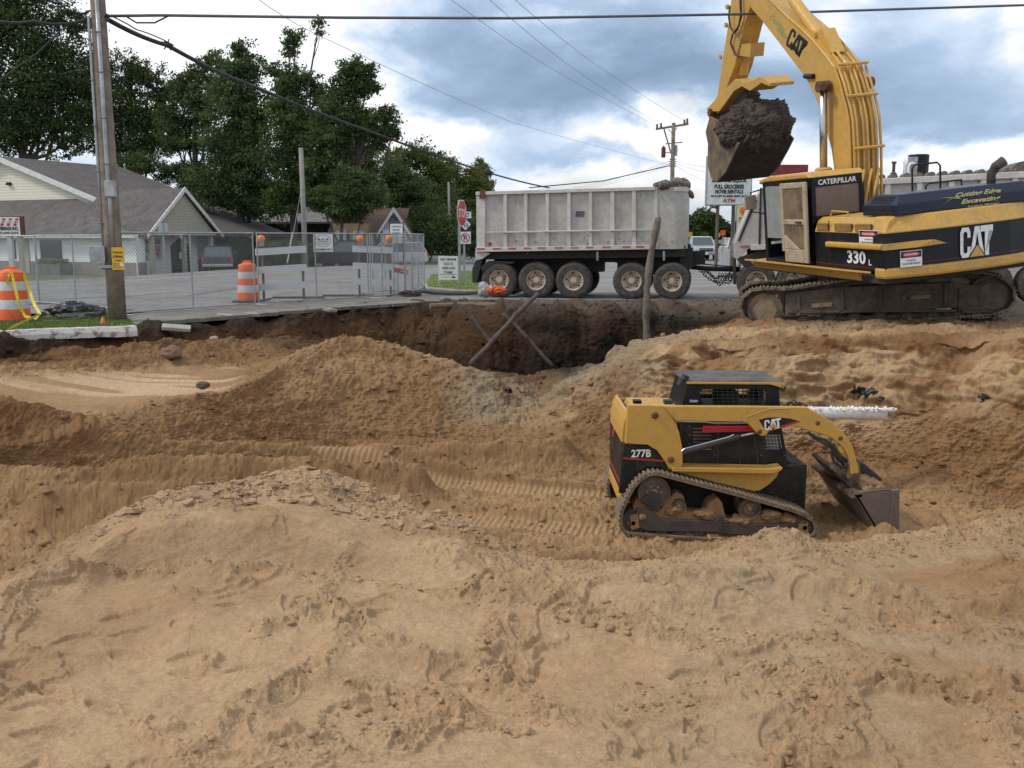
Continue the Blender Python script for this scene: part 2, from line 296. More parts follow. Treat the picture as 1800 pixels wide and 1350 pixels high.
def build_terrain():
    px = np.concatenate([np.linspace(-1500, -60, 60, endpoint=False), np.linspace(-60, 1860, 1060), np.linspace(1860, 3300, 61)[1:]])
    Ys, Zs, Cs, cnt = [], [], [], []
    def smooth(a, k):
        w = np.hanning(2 * k + 3)[1:-1]; w /= w.sum(); return np.convolve(np.pad(a, k, mode='edge'), w, 'valid')
    for n, kk, cc in LINES:
        kx = [k[0] for k in kk]; ky = [k[1] for k in kk]; kz = [k[3] if k[2] is None else at(900, k[2], k[1])[2] for k in kk]
        Ys.append(smooth(np.interp(px, kx, ky), 14)); Zs.append(smooth(np.interp(px, kx, kz), 10 if kk is not LINES[6][1] else 8))
        cx = [c[0] for c in cc]; Cs.append(np.stack([np.interp(px, cx, [c[1][i] for c in cc]) for i in range(3)], -1)); cnt.append(n)
    YR, ZR, CR, TR = [], [], [], []
    for i in range(len(LINES) - 1):
        n = cnt[i + 1] if i < len(cnt) - 1 else 6
        for j in range(n):
            t = j / n; YR.append(Ys[i] * (1 - t) + Ys[i + 1] * t); ZR.append(Zs[i] * (1 - t) + Zs[i + 1] * t); TR.append(i + t)
            tt = t * t * (3 - 2 * t); CR.append(Cs[i] * (1 - tt) + Cs[i + 1] * tt)
    YR.append(Ys[-1]); ZR.append(Zs[-1]); CR.append(Cs[-1]); TR.append(len(LINES) - 1)
    Y = np.array(YR); Z = np.array(ZR); C = np.array(CR); T = np.array(TR)[:, None] + 0 * Y
    # soften the lines a little along t
    for _ in range(6):
        Y[1:-1] = (Y[:-2] + 2 * Y[1:-1] + Y[2:]) / 4; Z[1:-1] = (Z[:-2] + 2 * Z[1:-1] + Z[2:]) / 4
    PX = np.broadcast_to(px, Y.shape)
    X = (PX - 900) / FP * (Y * math.cos(PITCH) - (Z - HC) * math.sin(PITCH))
    def nrm():
        du = np.stack([np.gradient(a, axis=1) for a in (X, Y, Z)], -1); dv = np.stack([np.gradient(a, axis=0) for a in (X, Y, Z)], -1)
        n = np.cross(du, dv); return n / np.maximum(np.linalg.norm(n, axis=-1, keepdims=True), 1e-9)
    P = [X, Y, Z]
    # masks
    fore = 1 - sst(5.8, 6.3, T)                       # foreground plateau
    floor = sst(7, 7.5, T) * (1 - sst(9.2, 10, T))
    berm = sst(9.3, 10, T) * (1 - sst(13.2, 14, T))
    plat = np.exp(-((T - 12.5) / .45) ** 4) * (1 - sst(380, 450, PX))      # smooth sand table at the left
    bankface = sst(10.6, 11.2, T) * (1 - sst(12, 12.3, T)) * sst(1090, 1180, PX)
    pad = sst(12.2, 13, T) * sst(1200, 1330, PX)
    back = sst(13.3, 14, T)
    big = fbm(P, .55, 4, seed=1) - .5; mid = fbm(P, 1.7, 4, seed=2) - .5
    rq = fbm(P, .9, 4, seed=5)
    # where the foreground is crumbly: crest band, right side, random drifts
    crest = np.exp(-((T - 5.9) / .38) ** 2) * sst(230, 330, PX) ** .5
    rough = fore * np.clip(sst(.53, .64, rq) * .7 + sst(850, 1150, PX) * .16 * sst(.40, .56, rq) + crest * .9 + np.exp(-((T - 3.97) / .10) ** 2) * .6 * sst(.40, .55, fbm(P, 2.2, 3, seed=6)), 0, 1)
    seam = np.zeros_like(X); wx = (fbm(P, 3, 3, seed=62) - .5) * .28; wy = (fbm(P, 3, 3, seed=63) - .5) * .28
    for w, pts in [(.05, [(90, 1012), (180, 1006), (260, 1001), (400, 998), (520, 999), (600, 1004)]), (.09, [(636, 972), (600, 1000), (560, 1045), (520, 1085), (460, 1110)]), (.10, [(640, 1090), (600, 1130), (545, 1190), (480, 1225), (420, 1262), (380, 1310), (330, 1350)]), (.16, [(20, 1060), (70, 1010), (130, 955)]), (.12, [(0, 1060), (30, 1080)]),
                   (.07, [(560, 1050), (620, 1085), (660, 1120), (760, 1150)]), (.12, [(860, 1030), (880, 1090), (860, 1150), (930, 1200), (980, 1260)]), (.10, [(1130, 1080), (1230, 1120), (1330, 1110), (1450, 1125), (1560, 1170)]), (.10, [(1400, 1010), (1500, 1040), (1640, 1060), (1700, 1100)]), (.08, [(1450, 1175), (1600, 1210), (1740, 1225)]), (.14, [(1440, 1200), (1450, 1270), (1430, 1340)]), (.10, [(1740, 1240), (1760, 1300), (1790, 1350)]), (.14, [(900, 1010), (1000, 1060), (1100, 1090), (1150, 1100)]), (.06, [(700, 1290), (800, 1240), (900, 1290)])]:
        Q = [gr(a, b, -.93) for a, b in pts]
        for A_, B_ in zip(Q[:-1], Q[1:]):
            L2 = (B_[0] - A_[0]) ** 2 + (B_[1] - A_[1]) ** 2; t = np.clip(((X + wx - A_[0]) * (B_[0] - A_[0]) + (Y + wy - A_[1]) * (B_[1] - A_[1])) / L2, 0, 1)
            seam = np.maximum(seam, np.exp(-(np.hypot(X + wx - A_[0] - t * (B_[0] - A_[0]), Y + wy - A_[1] - t * (B_[1] - A_[1])) / w) ** 2))
    seam = seam * fore; rough = np.clip(rough * .55 + crest * fore * .4 + seam * .95, 0, 1)
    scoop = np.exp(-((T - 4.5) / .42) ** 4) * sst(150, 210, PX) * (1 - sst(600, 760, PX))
    rough = rough * (1 - .93 * scoop * (1 - seam))
    rough = np.clip(rough + floor * .62 + berm * (.62 - .52 * plat) + back * .9 - bankface * .55, 0, 1)
    rough = np.clip(rough, .02, 1)
    d = big * .22 * fore + mid * .10 * fore + big * .16 * (floor + berm) + mid * (.16 * berm * (1 - plat) + .10 * floor) + (mid * .30 + big * .25) * back * (1 - pad) + mid * .14 * pad
    b1 = np.abs(fbm(P, 4.5, 3, seed=8) - .5) * 2; b2 = np.abs(fbm(P, 11, 3, seed=9) - .5) * 2; b3 = fbm(P, 27, 3, .6, seed=10) - .5
    b4 = fbm(P, 62, 2, .6, seed=12) - .5
    d += seam * .022; d += rough * (1 - .35 * fore * (1 - crest)) * ((.5 - b1) * .055 + (.5 - b2) * .058 + b3 * .066 + b4 * .040)
    d += (floor + berm * (1 - plat)) * (fbm(P, 6, 4, .6, seed=13) - .5) * .14 + (floor + berm * .6 * (1 - plat)) * (fbm([X * .9, Y * 4.5, Z * 2], 1, 4, .55, seed=14) - .5) * .22
    d += (1 - rough) * fore * (b3 * .006 + (fbm(P, 7, 3, seed=15) - .5) * .03)
    # crust plates that broke and lifted
    pl = fbm(P, 1.25, 3, seed=20); pl2 = fbm(P, 2.6, 3, seed=21); wob = (fbm(P, 8, 4, .6, seed=22) - .5) * .09
    for lv, a in ((.50, .030), (.60, .028)):
        q = pl + wob - lv; d += fore * (1 - scoop) * a * .7 * sst(-.0, .012, q); d += fore * (1 - scoop) * .045 * np.exp(-(q / .018) ** 2) * sst(.45, .60, fbm(P, 3.3, 2, seed=24)) * (.3 + 1.4 * fbm(P, 24, 3, .6, seed=25))
    # cracks
    ck = np.abs(fbm(P, 3.8, 2, seed=30) - .5); d -= fore * (1 - scoop) * .012 * np.exp(-(ck / .0025) ** 2) * sst(.60, .66, fbm(P, 1.1, 2, seed=31))
    # bucket-edge scrape grooves in the foreground, running up and to the right
    s = X * .45 - Y * .9; gl = fbm([s * 5, (X * .9 + Y * .45) * .25, Z * 0], 1.0, 4, seed=33) - .5
    d += fore * (1 - rough) * gl * .045 + scoop * (fbm(P, 5, 4, seed=34) - .5) * .022
    def scarp(pts, h, w, side=1):
        best = np.full(X.shape, 9.); sg = np.zeros(X.shape); al = np.zeros(X.shape)
        wx = (fbm(P, 2.5, 3, seed=60) - .5) * .35; wy = (fbm(P, 2.5, 3, seed=61) - .5) * .35
        for i, ((xa, ya), (xb, yb)) in enumerate(zip(pts[:-1], pts[1:])):
            L2 = (xb - xa) ** 2 + (yb - ya) ** 2; t = ((X + wx - xa) * (xb - xa) + (Y + wy - ya) * (yb - ya)) / L2; tc = np.clip(t, 0, 1); dd = np.hypot(X + wx - xa - tc * (xb - xa), Y + wy - ya - tc * (yb - ya))
            c = ((xb - xa) * (Y + wy - ya) - (yb - ya) * (X + wx - xa)) / L2 ** .5; m = dd < best; best = np.where(m, dd, best); sg = np.where(m, c, sg); al = np.where(m, (i + tc) / (len(pts) - 1), al)
        end = sst(0, .12, al) * (1 - sst(.88, 1, al)); return fore * h * end * np.where(sg > 0, np.exp(-np.maximum(sg, 0) / w), 1 - sst(0, .24, -sg))
    d += scarp([(-.4, 7.0), (.7, 6.85), (2.0, 6.6)], .10, .6) + scarp([(2.0, 7.1), (2.9, 6.75), (4.4, 6.9)], .13, .6) + scarp([(-2.2, 5.0), (-1.2, 5.35), (-.1, 6.2)], .045, .5) + scarp([(1.1, 5.0), (2.0, 4.75), (3.2, 4.9)], .07, .5)
    # footprints
    r2 = np.random.default_rng(5)
    for _ in range(110):
        fx = r2.uniform(-4.5, 4.5); fy = r2.uniform(4.2, 7.0); an = r2.uniform(0, 3.14); ca, sa = math.cos(an), math.sin(an)
        if abs(fx) > fy * .62: continue
        sel = (np.abs(X - fx) < .35) & (np.abs(Y - fy) < .35) & (T < 6)
        if not sel.any(): continue
        a = (X[sel] - fx) * ca + (Y[sel] - fy) * sa; b = -(X[sel] - fx) * sa + (Y[sel] - fy) * ca
        e = np.sqrt((a / .155) ** 2 + (b / (.058 + .012 * np.cos(a * 18))) ** 2)
        d[sel] += -.022 * (1 - sst(.85, 1.05, e)) + .007 * np.exp(-((e - 1.2) / .2) ** 2)
    # tyre-less crawler prints on the pit floor
    def prints(x0, y0, x1, y1, w, per=.085, dep=.03, sink=.03):
        L = math.hypot(x1 - x0, y1 - y0); ux, uy = (x1 - x0) / L, (y1 - y0) / L
        a = (X - x0) * ux + (Y - y0) * uy; b = -(X - x0) * uy + (Y - y0) * ux
        k = sst(-.1, .1, a) * (1 - sst(L - .1, L + .1, a)) * (1 - sst(w / 2 - .03, w / 2 + .01, np.abs(b))) * ((T > 7) & (T < 11))
        return k, k * (-sink + dep * (np.abs((a / per) % 1 - .5) * 2 - .5) * .9) + .02 * np.exp(-((np.abs(b) - w / 2 - .05) / .05) ** 2) * ((T > 7) & (T < 10)) * sst(-.1, .1, a) * (1 - sst(L - .1, L + .1, a))
    flat = np.zeros_like(X); add = np.zeros_like(X)
    for a in [(-3.6, 14.0, 2.0, 12.9, .45), (-1.2, 12.2, 2.0, 11.4, .45), (-9.5, 10.5, -4.6, 11.4, .5), (-.4, 10.9, 1.9, 10.1, .4)]:
        k, v = prints(*a); flat = np.maximum(flat, k); add += v
    d = d * (1 - .8 * flat) + add
    # ridges thrown up between the ruts
    def ridge(pts, h, w):
        best = np.full(X.shape, 9.); 
        for (xa, ya), (xb, yb) in zip(pts[:-1], pts[1:]):
            L2 = (xb - xa) ** 2 + (yb - ya) ** 2; t = np.clip(((X - xa) * (xb - xa) + (Y - ya) * (yb - ya)) / L2, 0, 1)
            best = np.minimum(best, np.hypot(X - xa - t * (xb - xa), Y - ya - t * (yb - ya)))
        return h * 1.5 * np.exp(-(best / w / .8) ** 2) * ((T > 7) & (T < 12.2))
    d += ridge([(-9, 12.2), (-6.0, 12.1), (-4.0, 12.6), (-1.4, 13.0)], .30, .33) * (.6 + .8 * rq)
    d += ridge([(-5.6, 10.9), (-4.6, 11.1), (-3.3, 11.3)], .34, .36) + ridge([(-8.6, 13.0), (-5, 13.1), (-2.5, 13.9), (.8, 14.2)], .26, .3)
    d += ridge([(.2, 10.2), (2.0, 10.0), (3.4, 9.95)], .16, .25) + ridge([(4.6, 11.1), (4.9, 11.6), (4.7, 12.3)], .14, .25)
    # crumb heap on the near crest, in front of the loader
    for hx, hy, hh, hr in ((2.45, 8.35, .05, .42), (-.45, 7.9, .10, .4), (4.9, 9.0, .05, .5), (1.3, 7.0, .05, .4)):
        rr = np.hypot(X - hx, Y - hy); g = np.exp(-(rr / hr) ** 2) * (T < 7); d += hh * g; d += g * (.5 - b2) * .09
    # vertical gullying on the cliff
    gul = (fbm([X * 2.2, Y * 2.2, Z * .6], 1, 4, seed=40) - .5); bed = fbm([X * .7, Y * .7, Z * 3.2], 1, 4, .55, seed=44); d += bankface * gul * .34 + bankface * (sst(.44, .50, bed) + sst(.54, .60, bed) - 1) * .11 + back * (1 - pad) * (fbm([X * 2.0, Y * .5, Z * .5], 1, 4, seed=41) - .5) * .45
    d += (sst(10.2, 11, T) * (1 - sst(12.2, 12.8, T))) * sst(820, 870, PX) * (1 - sst(1080, 1150, PX)) * ((.5 - b1) * .16 + gul * .25)
    bkc = bankface * sst(.47, .55, fbm([X * .8, Y, Z * 2.0], 1, 4, seed=45))
    # faint layered ruts on the sand table
    d += plat * (fbm([X * .4, Y * 7, Z * 0], 1, 3, seed=43) - .5) * .10
    d *= sst(0.6, 2.5, T) * (1 - sst(16.6, 17, T) * .85)
    n = nrm(); keep = (n[..., 2] < 0); n[keep] *= -1
    X = X + n[..., 0] * d; Y = Y + n[..., 1] * d; Z = Z + n[..., 2] * d
    # colours of the soils, plus shade painted into the scoop face
    cn = fbm(P, 1.3, 5, .55, seed=50); cf = fbm(P, 9, 4, .6, seed=51)
    k = (bkc * .75)[..., None]; C = C * (1 - k) + np.array([.205, .108, .048]) * k
    k = (bankface * sst(.52, .60, fbm([X * .9, Y, Z * 1.6], 1, 4, seed=46)) * .7)[..., None]; C = C * (1 - k) + np.array([.42, .29, .165]) * k
    k = (berm * (1 - plat) * (1 - bankface) * sst(.52, .62, fbm(P, .7, 4, seed=47)) * .5)[..., None]; C = C * (1 - k) + np.array([.17, .085, .038]) * k
    k = ((floor + berm * .5) * sst(.50, .58, fbm([X * .5, Y * 2, Z], 1, 3, seed=48)) * .45)[..., None]; C = C * (1 - k) + np.array([.36, .23, .12]) * k
    k = (sst(.50, .66, cn) * .38)[..., None]; C = C * (1 - k) + C * np.array([.74, .67, .60]) * k
    k = (rough * sst(.45, .6, cf) * .35)[..., None]; C = C * (1 - k * .35)
    sc = (scoop * .62)[..., None]; C = C * (1 - sc) + np.array([.285, .19, .11]) * sc  # darker sand tint paints in the shade of the scoop wall facing the camera
    k = (fore * sst(.44, .60, fbm(P, .45, 4, .55, seed=49)) * .45)[..., None]; C = C * (1 - k) + C * np.array([.80, .77, .74]) * k
    # scraped patches of damper tan sand at the right of the foreground
    dp = (fore * sst(900, 1250, PX) * sst(.50, .54, fbm(P, .8, 3, seed=52)) * (1 - rough) * .8)[..., None]; C = C * (1 - dp) + np.array([.33, .235, .14]) * dp
    k = (flat * .5)[..., None]; C = C * (1 - k) + np.array([.40, .265, .145]) * k
    # dry pale strips on the sand table
    st = (plat * sst(.50, .56, fbm([X * .25, Y * 2.2, Z * 0], 1, 3, seed=53)) * .85)[..., None]; C = C * (1 - st) + np.array([.48, .34, .215]) * st
    # organic streaks in the old soil behind, orange clay seam on the right shoulder
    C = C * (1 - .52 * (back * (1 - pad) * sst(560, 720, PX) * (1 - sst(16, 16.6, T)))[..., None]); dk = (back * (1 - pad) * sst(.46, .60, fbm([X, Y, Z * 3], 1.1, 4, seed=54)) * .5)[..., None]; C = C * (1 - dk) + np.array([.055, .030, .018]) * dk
    og = (sst(13.0, 13.5, T) * (1 - sst(14.3, 14.9, T)) * sst(1190, 1240, PX) * (1 - sst(1330, 1400, PX)) * sst(.40, .55, fbm(P, 3, 3, seed=55)) * .8)[..., None]; C = C * (1 - og) + np.array([.24, .105, .035]) * og
    C = C * (1 + (fbm(P, 40, 2, seed=56) - .5)[..., None] * .34 + (fbm(P, 14, 3, seed=57) - .5)[..., None] * .22)
    nr, nc = X.shape; me = bpy.data.meshes.new('pit_ground')
    co = np.stack([X, Y, Z], -1).reshape(-1).astype(np.float32); me.vertices.add(nr * nc); me.vertices.foreach_set('co', co)
    idx = np.arange(nr * nc).reshape(nr, nc); q = np.stack([idx[:-1, :-1], idx[:-1, 1:], idx[1:, 1:], idx[1:, :-1]], -1).reshape(-1, 4)
    me.loops.add(q.size); me.polygons.add(len(q)); me.loops.foreach_set('vertex_index', q.reshape(-1).astype(np.int32))
    me.polygons.foreach_set('loop_start', np.arange(0, q.size, 4, dtype=np.int32)); me.polygons.foreach_set('loop_total', np.full(len(q), 4, np.int32))
    me.polygons.foreach_set('use_smooth', np.ones(len(q), bool)); me.update(calc_edges=True)
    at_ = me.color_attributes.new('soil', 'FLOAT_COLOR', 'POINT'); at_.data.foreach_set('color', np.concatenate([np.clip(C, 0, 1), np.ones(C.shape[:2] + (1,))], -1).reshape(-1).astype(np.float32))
    m = bpy.data.materials.new('excavated_soil'); m.use_nodes = True; nt = m.node_tree; N = nt.nodes.new; L = nt.links.new; b = nt.nodes['Principled BSDF']
    b.inputs['Roughness'].default_value = .95; b.inputs['Specular IOR Level'].default_value = .15
    a = N('ShaderNodeAttribute'); a.attribute_name = 'soil'; tc = N('ShaderNodeTexCoord')
    nn = N('ShaderNodeTexNoise'); nn.inputs['Scale'].default_value = 90; nn.inputs['Detail'].default_value = 6; nn.inputs['Roughness'].default_value = .7; L(tc.outputs['Object'], nn.inputs[0])
    mr = N('ShaderNodeMapRange'); L(nn.outputs[0], mr.inputs[0])
    for i, v in zip((1, 2, 3, 4), (.25, .75, .68, 1.28)): mr.inputs[i].default_value = v
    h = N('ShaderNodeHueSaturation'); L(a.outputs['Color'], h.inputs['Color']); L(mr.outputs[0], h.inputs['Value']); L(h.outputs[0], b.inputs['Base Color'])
    n3 = N('ShaderNodeTexNoise'); n3.inputs['Scale'].default_value = 35; n3.inputs['Detail'].default_value = 9; n3.inputs['Roughness'].default_value = .65; L(tc.outputs['Object'], n3.inputs[0])
    bu = N('ShaderNodeBump'); bu.inputs['Strength'].default_value = .9; bu.inputs['Distance'].default_value = .014; L(n3.outputs[0], bu.inputs['Height']); L(bu.outputs[0], b.inputs['Normal'])
    me.materials.append(m)
    o = bpy.data.objects.new('pit_ground', me); COL.objects.link(o); struct(o)
    return X, Y, Z, T, rough, C, n
TX, TY, TZ, TT, TRG, TC, TN = build_terrain()
def soil_z(x, y):
    d = (TX - x) ** 2 + (TY - y) ** 2; i = np.argmin(d); return float(TZ.flat[i])
def clods(name, label, sel_fn, n, s0, s1, seed, m):
    r = np.random.default_rng(seed); w = sel_fn().reshape(-1).astype(float)
    # weight by the true area of each cell so the lumps spread evenly on the ground
    A = (np.gradient(TX, axis=1) ** 2 + .0) ** .5 * (np.gradient(TY, axis=0) ** 2 + np.gradient(TZ, axis=0) ** 2) ** .5
    vis = (TX > -9.5) & (TX < 10); w = w * A.reshape(-1) * vis.reshape(-1); w /= w.sum()
    ii = r.choice(w.size, n, p=w)
    t = (1 + 5 ** .5) / 2
    B = np.array([(-1, t, 0), (1, t, 0), (-1, -t, 0), (1, -t, 0), (0, -1, t), (0, 1, t), (0, -1, -t), (0, 1, -t), (t, 0, -1), (t, 0, 1), (-t, 0, -1), (-t, 0, 1)]) / 1.9
    Fc = np.array([(0, 11, 5), (0, 5, 1), (0, 1, 7), (0, 7, 10), (0, 10, 11), (1, 5, 9), (5, 11, 4), (11, 10, 2), (10, 7, 6), (7, 1, 8), (3, 9, 4), (3, 4, 2), (3, 2, 6), (3, 6, 8), (3, 8, 9), (4, 9, 5), (2, 4, 11), (6, 2, 10), (8, 6, 7), (9, 8, 1)])
    s = s0 + (s1 - s0) * r.random(n) ** 7; sc = s[:, None] * r.uniform(.45, 1.35, (n, 3)) * np.array([1, 1, m or .65])
    a = r.uniform(0, 6.28, n); V = B[None] * (1 + r.uniform(-.38, .38, (n, 12, 1))) * sc[:, None, :]
    x = V[..., 0] * np.cos(a)[:, None] - V[..., 1] * np.sin(a)[:, None]; y = V[..., 0] * np.sin(a)[:, None] + V[..., 1] * np.cos(a)[:, None]
    P0 = np.stack([TX.reshape(-1)[ii], TY.reshape(-1)[ii], TZ.reshape(-1)[ii] + s * .02], -1)
    V = np.stack([x, y, V[..., 2]], -1) + P0[:, None]
    Fa = (Fc[None] + np.arange(n)[:, None, None] * 12).reshape(-1, 3)
    me = bpy.data.meshes.new(name); me.vertices.add(n * 12); me.vertices.foreach_set('co', V.reshape(-1).astype(np.float32))
    me.loops.add(Fa.size); me.polygons.add(len(Fa)); me.loops.foreach_set('vertex_index', Fa.reshape(-1).astype(np.int32))
    me.polygons.foreach_set('loop_start', np.arange(0, Fa.size, 3, dtype=np.int32)); me.polygons.foreach_set('loop_total', np.full(len(Fa), 3, np.int32)); me.update(calc_edges=True)
    col = TC.reshape(-1, 3)[ii] * r.uniform(.85, 1.1, (n, 1)); col = np.repeat(col, 12, 0)
    at_ = me.color_attributes.new('soil', 'FLOAT_COLOR', 'POINT'); at_.data.foreach_set('color', np.concatenate([col, np.ones((n * 12, 1))], -1).reshape(-1).astype(np.float32))
    me.materials.append(bpy.data.materials['excavated_soil']); o = bpy.data.objects.new(name, me); COL.objects.link(o); struct(o, 'stuff'); tag(o, label, 'clods')
clods('sand_clods', 'loose pale sand crumbs strewn over the foreground sand', lambda: (TT > 1.2) & (TT < 6.6) & (TRG > .28), 17000, .003, .032, 1, None)

def crust_slabs():
    r = np.random.default_rng(12); mb = MB(); sel = ((TT > 5.35) & (TT < 6.35) & (TX > -3.6) & (TX < -.2)) | ((TT > 5.6) & (TT < 6.2) & (TX > 2.1) & (TX < 2.8))
    c = np.flatnonzero(sel.reshape(-1)); w = (TY.reshape(-1)[c] > 0) * np.exp(-((TX.reshape(-1)[c] + 2.2) / 1.0) ** 2) + .25
    for i in r.choice(c, 520, p=w / w.sum()):
        p = np.array([TX.flat[i], TY.flat[i], TZ.flat[i]]); s_ = .015 + .075 * r.random() ** 3.5; n = int(r.integers(4, 7)); a0 = r.random() * 6.28; up = np.array([r.normal(0, .28), r.normal(0, .28) - .1, 1.]); up /= np.linalg.norm(up); u = np.cross(up, [0, 1, .1]); u /= np.linalg.norm(u); v = np.cross(up, u)
        pts = [p + (u * math.cos(a0 + k * 6.283 / n) + v * math.sin(a0 + k * 6.283 / n)) * s_ * r.uniform(.6, 1.2) for k in range(n)]; mb.prism(pts, up * (.008 + .16 * s_))
    m = mat('dry_sand_crust', (.36, .236, .138), .95, col2=(.30, .19, .105), amt=.7, scale=6, bump=.7, bscale=60, fine=.12)
    o = mb.build('sand_slabs', m); struct(o, 'stuff'); tag(o, 'broken slabs of dry sand crust along the crest of the near mound', 'sand slabs')
crust_slabs()
clods('pit_clods', 'brown sand crumbs scattered over the pit floor and the spoil banks', lambda: (TT > 7) & (TT < 13) & (TRG > .3), 11000, .004, .06, 2, None)
clods('soil_clods', 'dark soil lumps and rubble along the far edge of the pit', lambda: (TT > 13.2) & (TT < 17), 3500, .012, .10, 3, None)
# ------------------------------------------------------------------ ground, street, pavement
def ground_sheet():
    kk = LINES[-2][1]; pxs = [-5200, -2500, -1500, -900, -400, 0, 240, 450, 700, 850, 1300, 1400, 1800, 2300, 3300, 4500, 7000]
    ys = np.interp(pxs, [k[0] for k in kk], [k[1] for k in kk]); rows = []
    for j, g in enumerate([0, 5, 12, 20, 27, 33, 40, 60, 100, 180, 400, 1200, 4000]):
        row = []
        for px, y0 in zip(pxs, ys):
            Y = y0 + g if j else y0; Y = max(Y, y0); x = xat(px, Y); z = -.045
            if x < -5: z -= .5 * float(sst(43, 54, Y)) * float(sst(-5, -12, x) if False else np.clip((-x - 5) / 7, 0, 1))
            row.append((x, Y, z))
        rows.append(row)
    mb = MB(); n = len(pxs); mb.add([p for r in rows for p in r], [(i * n + k, i * n + k + 1, (i + 1) * n + k + 1, (i + 1) * n + k) for i in range(len(rows) - 1) for k in range(n - 1)])
    g = mat('lawn_ground', (.085, .115, .028), .95, col2=(.13, .12, .05), amt=.8, scale=.8, bump=.5, bscale=12, fine=.15)
    struct(mb.build('ground', g, smooth=True))
ground_sheet()
ASPH = mat('asphalt', (.22, .213, .205), .85, col2=(.14, .135, .13), amt=.9, scale=.5, bump=.2, bscale=60, fine=.08)
CONC = mat('concrete', (.33, .31, .28), .85, col2=(.20, .18, .15), amt=.7, scale=.8, bump=.2, bscale=40)
far = [(-2600, 640), (-900, 545), (0, 497), (100, 492), (200, 487), (400, 474), (560, 469), (650, 465.5), (740, 456), (860, 447), (1000, 444), (1240, 441), (1320, 441), (1800, 441), (2700, 441)]
def near_edge():
    kk = LINES[-2][1]; return [(p, float(np.interp(p, [k[0] for k in kk], [k[1] for k in kk]))) for p in (4500, 2300, 1400, 1300, 850, 760, 700, 600, 450, 240, 0, -400, -1500, -2600)]
mb = MB(); pts = [gr(px, py) for px, py in far] + [np.array([xat(p, y), y, 0]) for p, y in near_edge()]
mb.add(pts, [tuple(range(len(pts)))]); struct(mb.build('street', ASPH))
LINEW = mat('road_line_paint', (.60, .59, .55), .7, col2=(.3, .29, .27), amt=.7, scale=2)
def stripe(name, pl, w):
    mb = MB(); P = [gr(*p, z=.004) for p in pl]
    for a, b in zip(P[:-1], P[1:]):
        a = Vector(a); b = Vector(b); t = (b - a).normalized(); n = Vector((-t.y, t.x, 0)) * w / 2
        mb.add([a - n, b - n, b + n, a + n], [(0, 1, 2, 3)])
    struct(mb.build(name, LINEW))
stripe('road_edge_line', [(-300, 524), (0, 506), (330, 487), (400, 482.5), (560, 472), (740, 461)], .11)
stripe('road_lane_line', [(560, 490), (640, 484.5), (740, 477)], .11)
JOINT = mat('tar_joint', (.05, .05, .05), .8)
for i, pl in enumerate([[(215, 522), (315, 513)], [(70, 528), (190, 521)], [(480, 519), (520, 513)], [(560, 500), (700, 492)], [(330, 520), (420, 506)]]):
    mb = MB(); P = [Vector(gr(*p, z=.004)) for p in pl]; t = (P[1] - P[0]).normalized(); n = Vector((-t.y, t.x, 0)) * .05; mb.add([P[0] - n, P[1] - n, P[1] + n, P[0] + n], [(0, 1, 2, 3)]); struct(mb.build('road_joint', JOINT))
# pavement slab whose broken edge overhangs the pit
def slab(name, near, farp, zt, zb, m, stt=True, jag=.0):
    r = random.Random(4); A = []
    for (a, b) in zip(near[:-1], near[1:]):
        pa, pb = gr(*a, z=zt), gr(*b, z=zt)
        for k in range(10): A.append(pa + (pb - pa) * k / 10 + np.array([r.uniform(-jag, jag), r.uniform(-jag, jag), 0]))
    A.append(gr(*near[-1], z=zt)); B = [gr(*p, z=zt) for p in farp][::-1]; P = A + B; n = len(P)
    mb = MB(); mb.add([(p[0], p[1], zt) for p in P] + [(p[0], p[1], zb) for p in P], [tuple(range(n)), tuple(range(n, 2 * n))[::-1]] + [(i, n + i, n + (i + 1) % n, (i + 1) % n) for i in range(n)])
    o = mb.build(name, m); 
    if stt: struct(o)
    return o
slab('pavement', [(236, 570), (330, 561), (450, 551.5), (560, 542.5), (650, 536.5), (712, 532.5), (775, 528.5)], [(232, 551), (345, 543), (455, 533), (648, 522), (700, 519), (770, 517)], .02, -.06, mat('broken_pavement', (.19, .175, .155), .9, col2=(.11, .095, .08), amt=.8, scale=1.4, bump=.4, bscale=30), jag=.09)
# grass island with kerb at the corner
isl = [(752, 505), (800, 509), (900, 512), (900, 474), (800, 477), (758, 483), (748, 495)]
slab('grass_verge', isl[:3], [isl[6], isl[5], isl[4], isl[3]], .10, -.03, mat('verge_lawn', (.10, .16, .03), .95, col2=(.15, .17, .05), amt=.8, scale=2, bump=.6, bscale=30, fine=.2))
mb = MB(); P = [gr(*p, z=.06) for p in [(744, 496), (752, 507.5), (800, 511.5), (900, 514.5)]]
mb.tube(P, .07, 6); struct(mb.build('kerb', CONC))
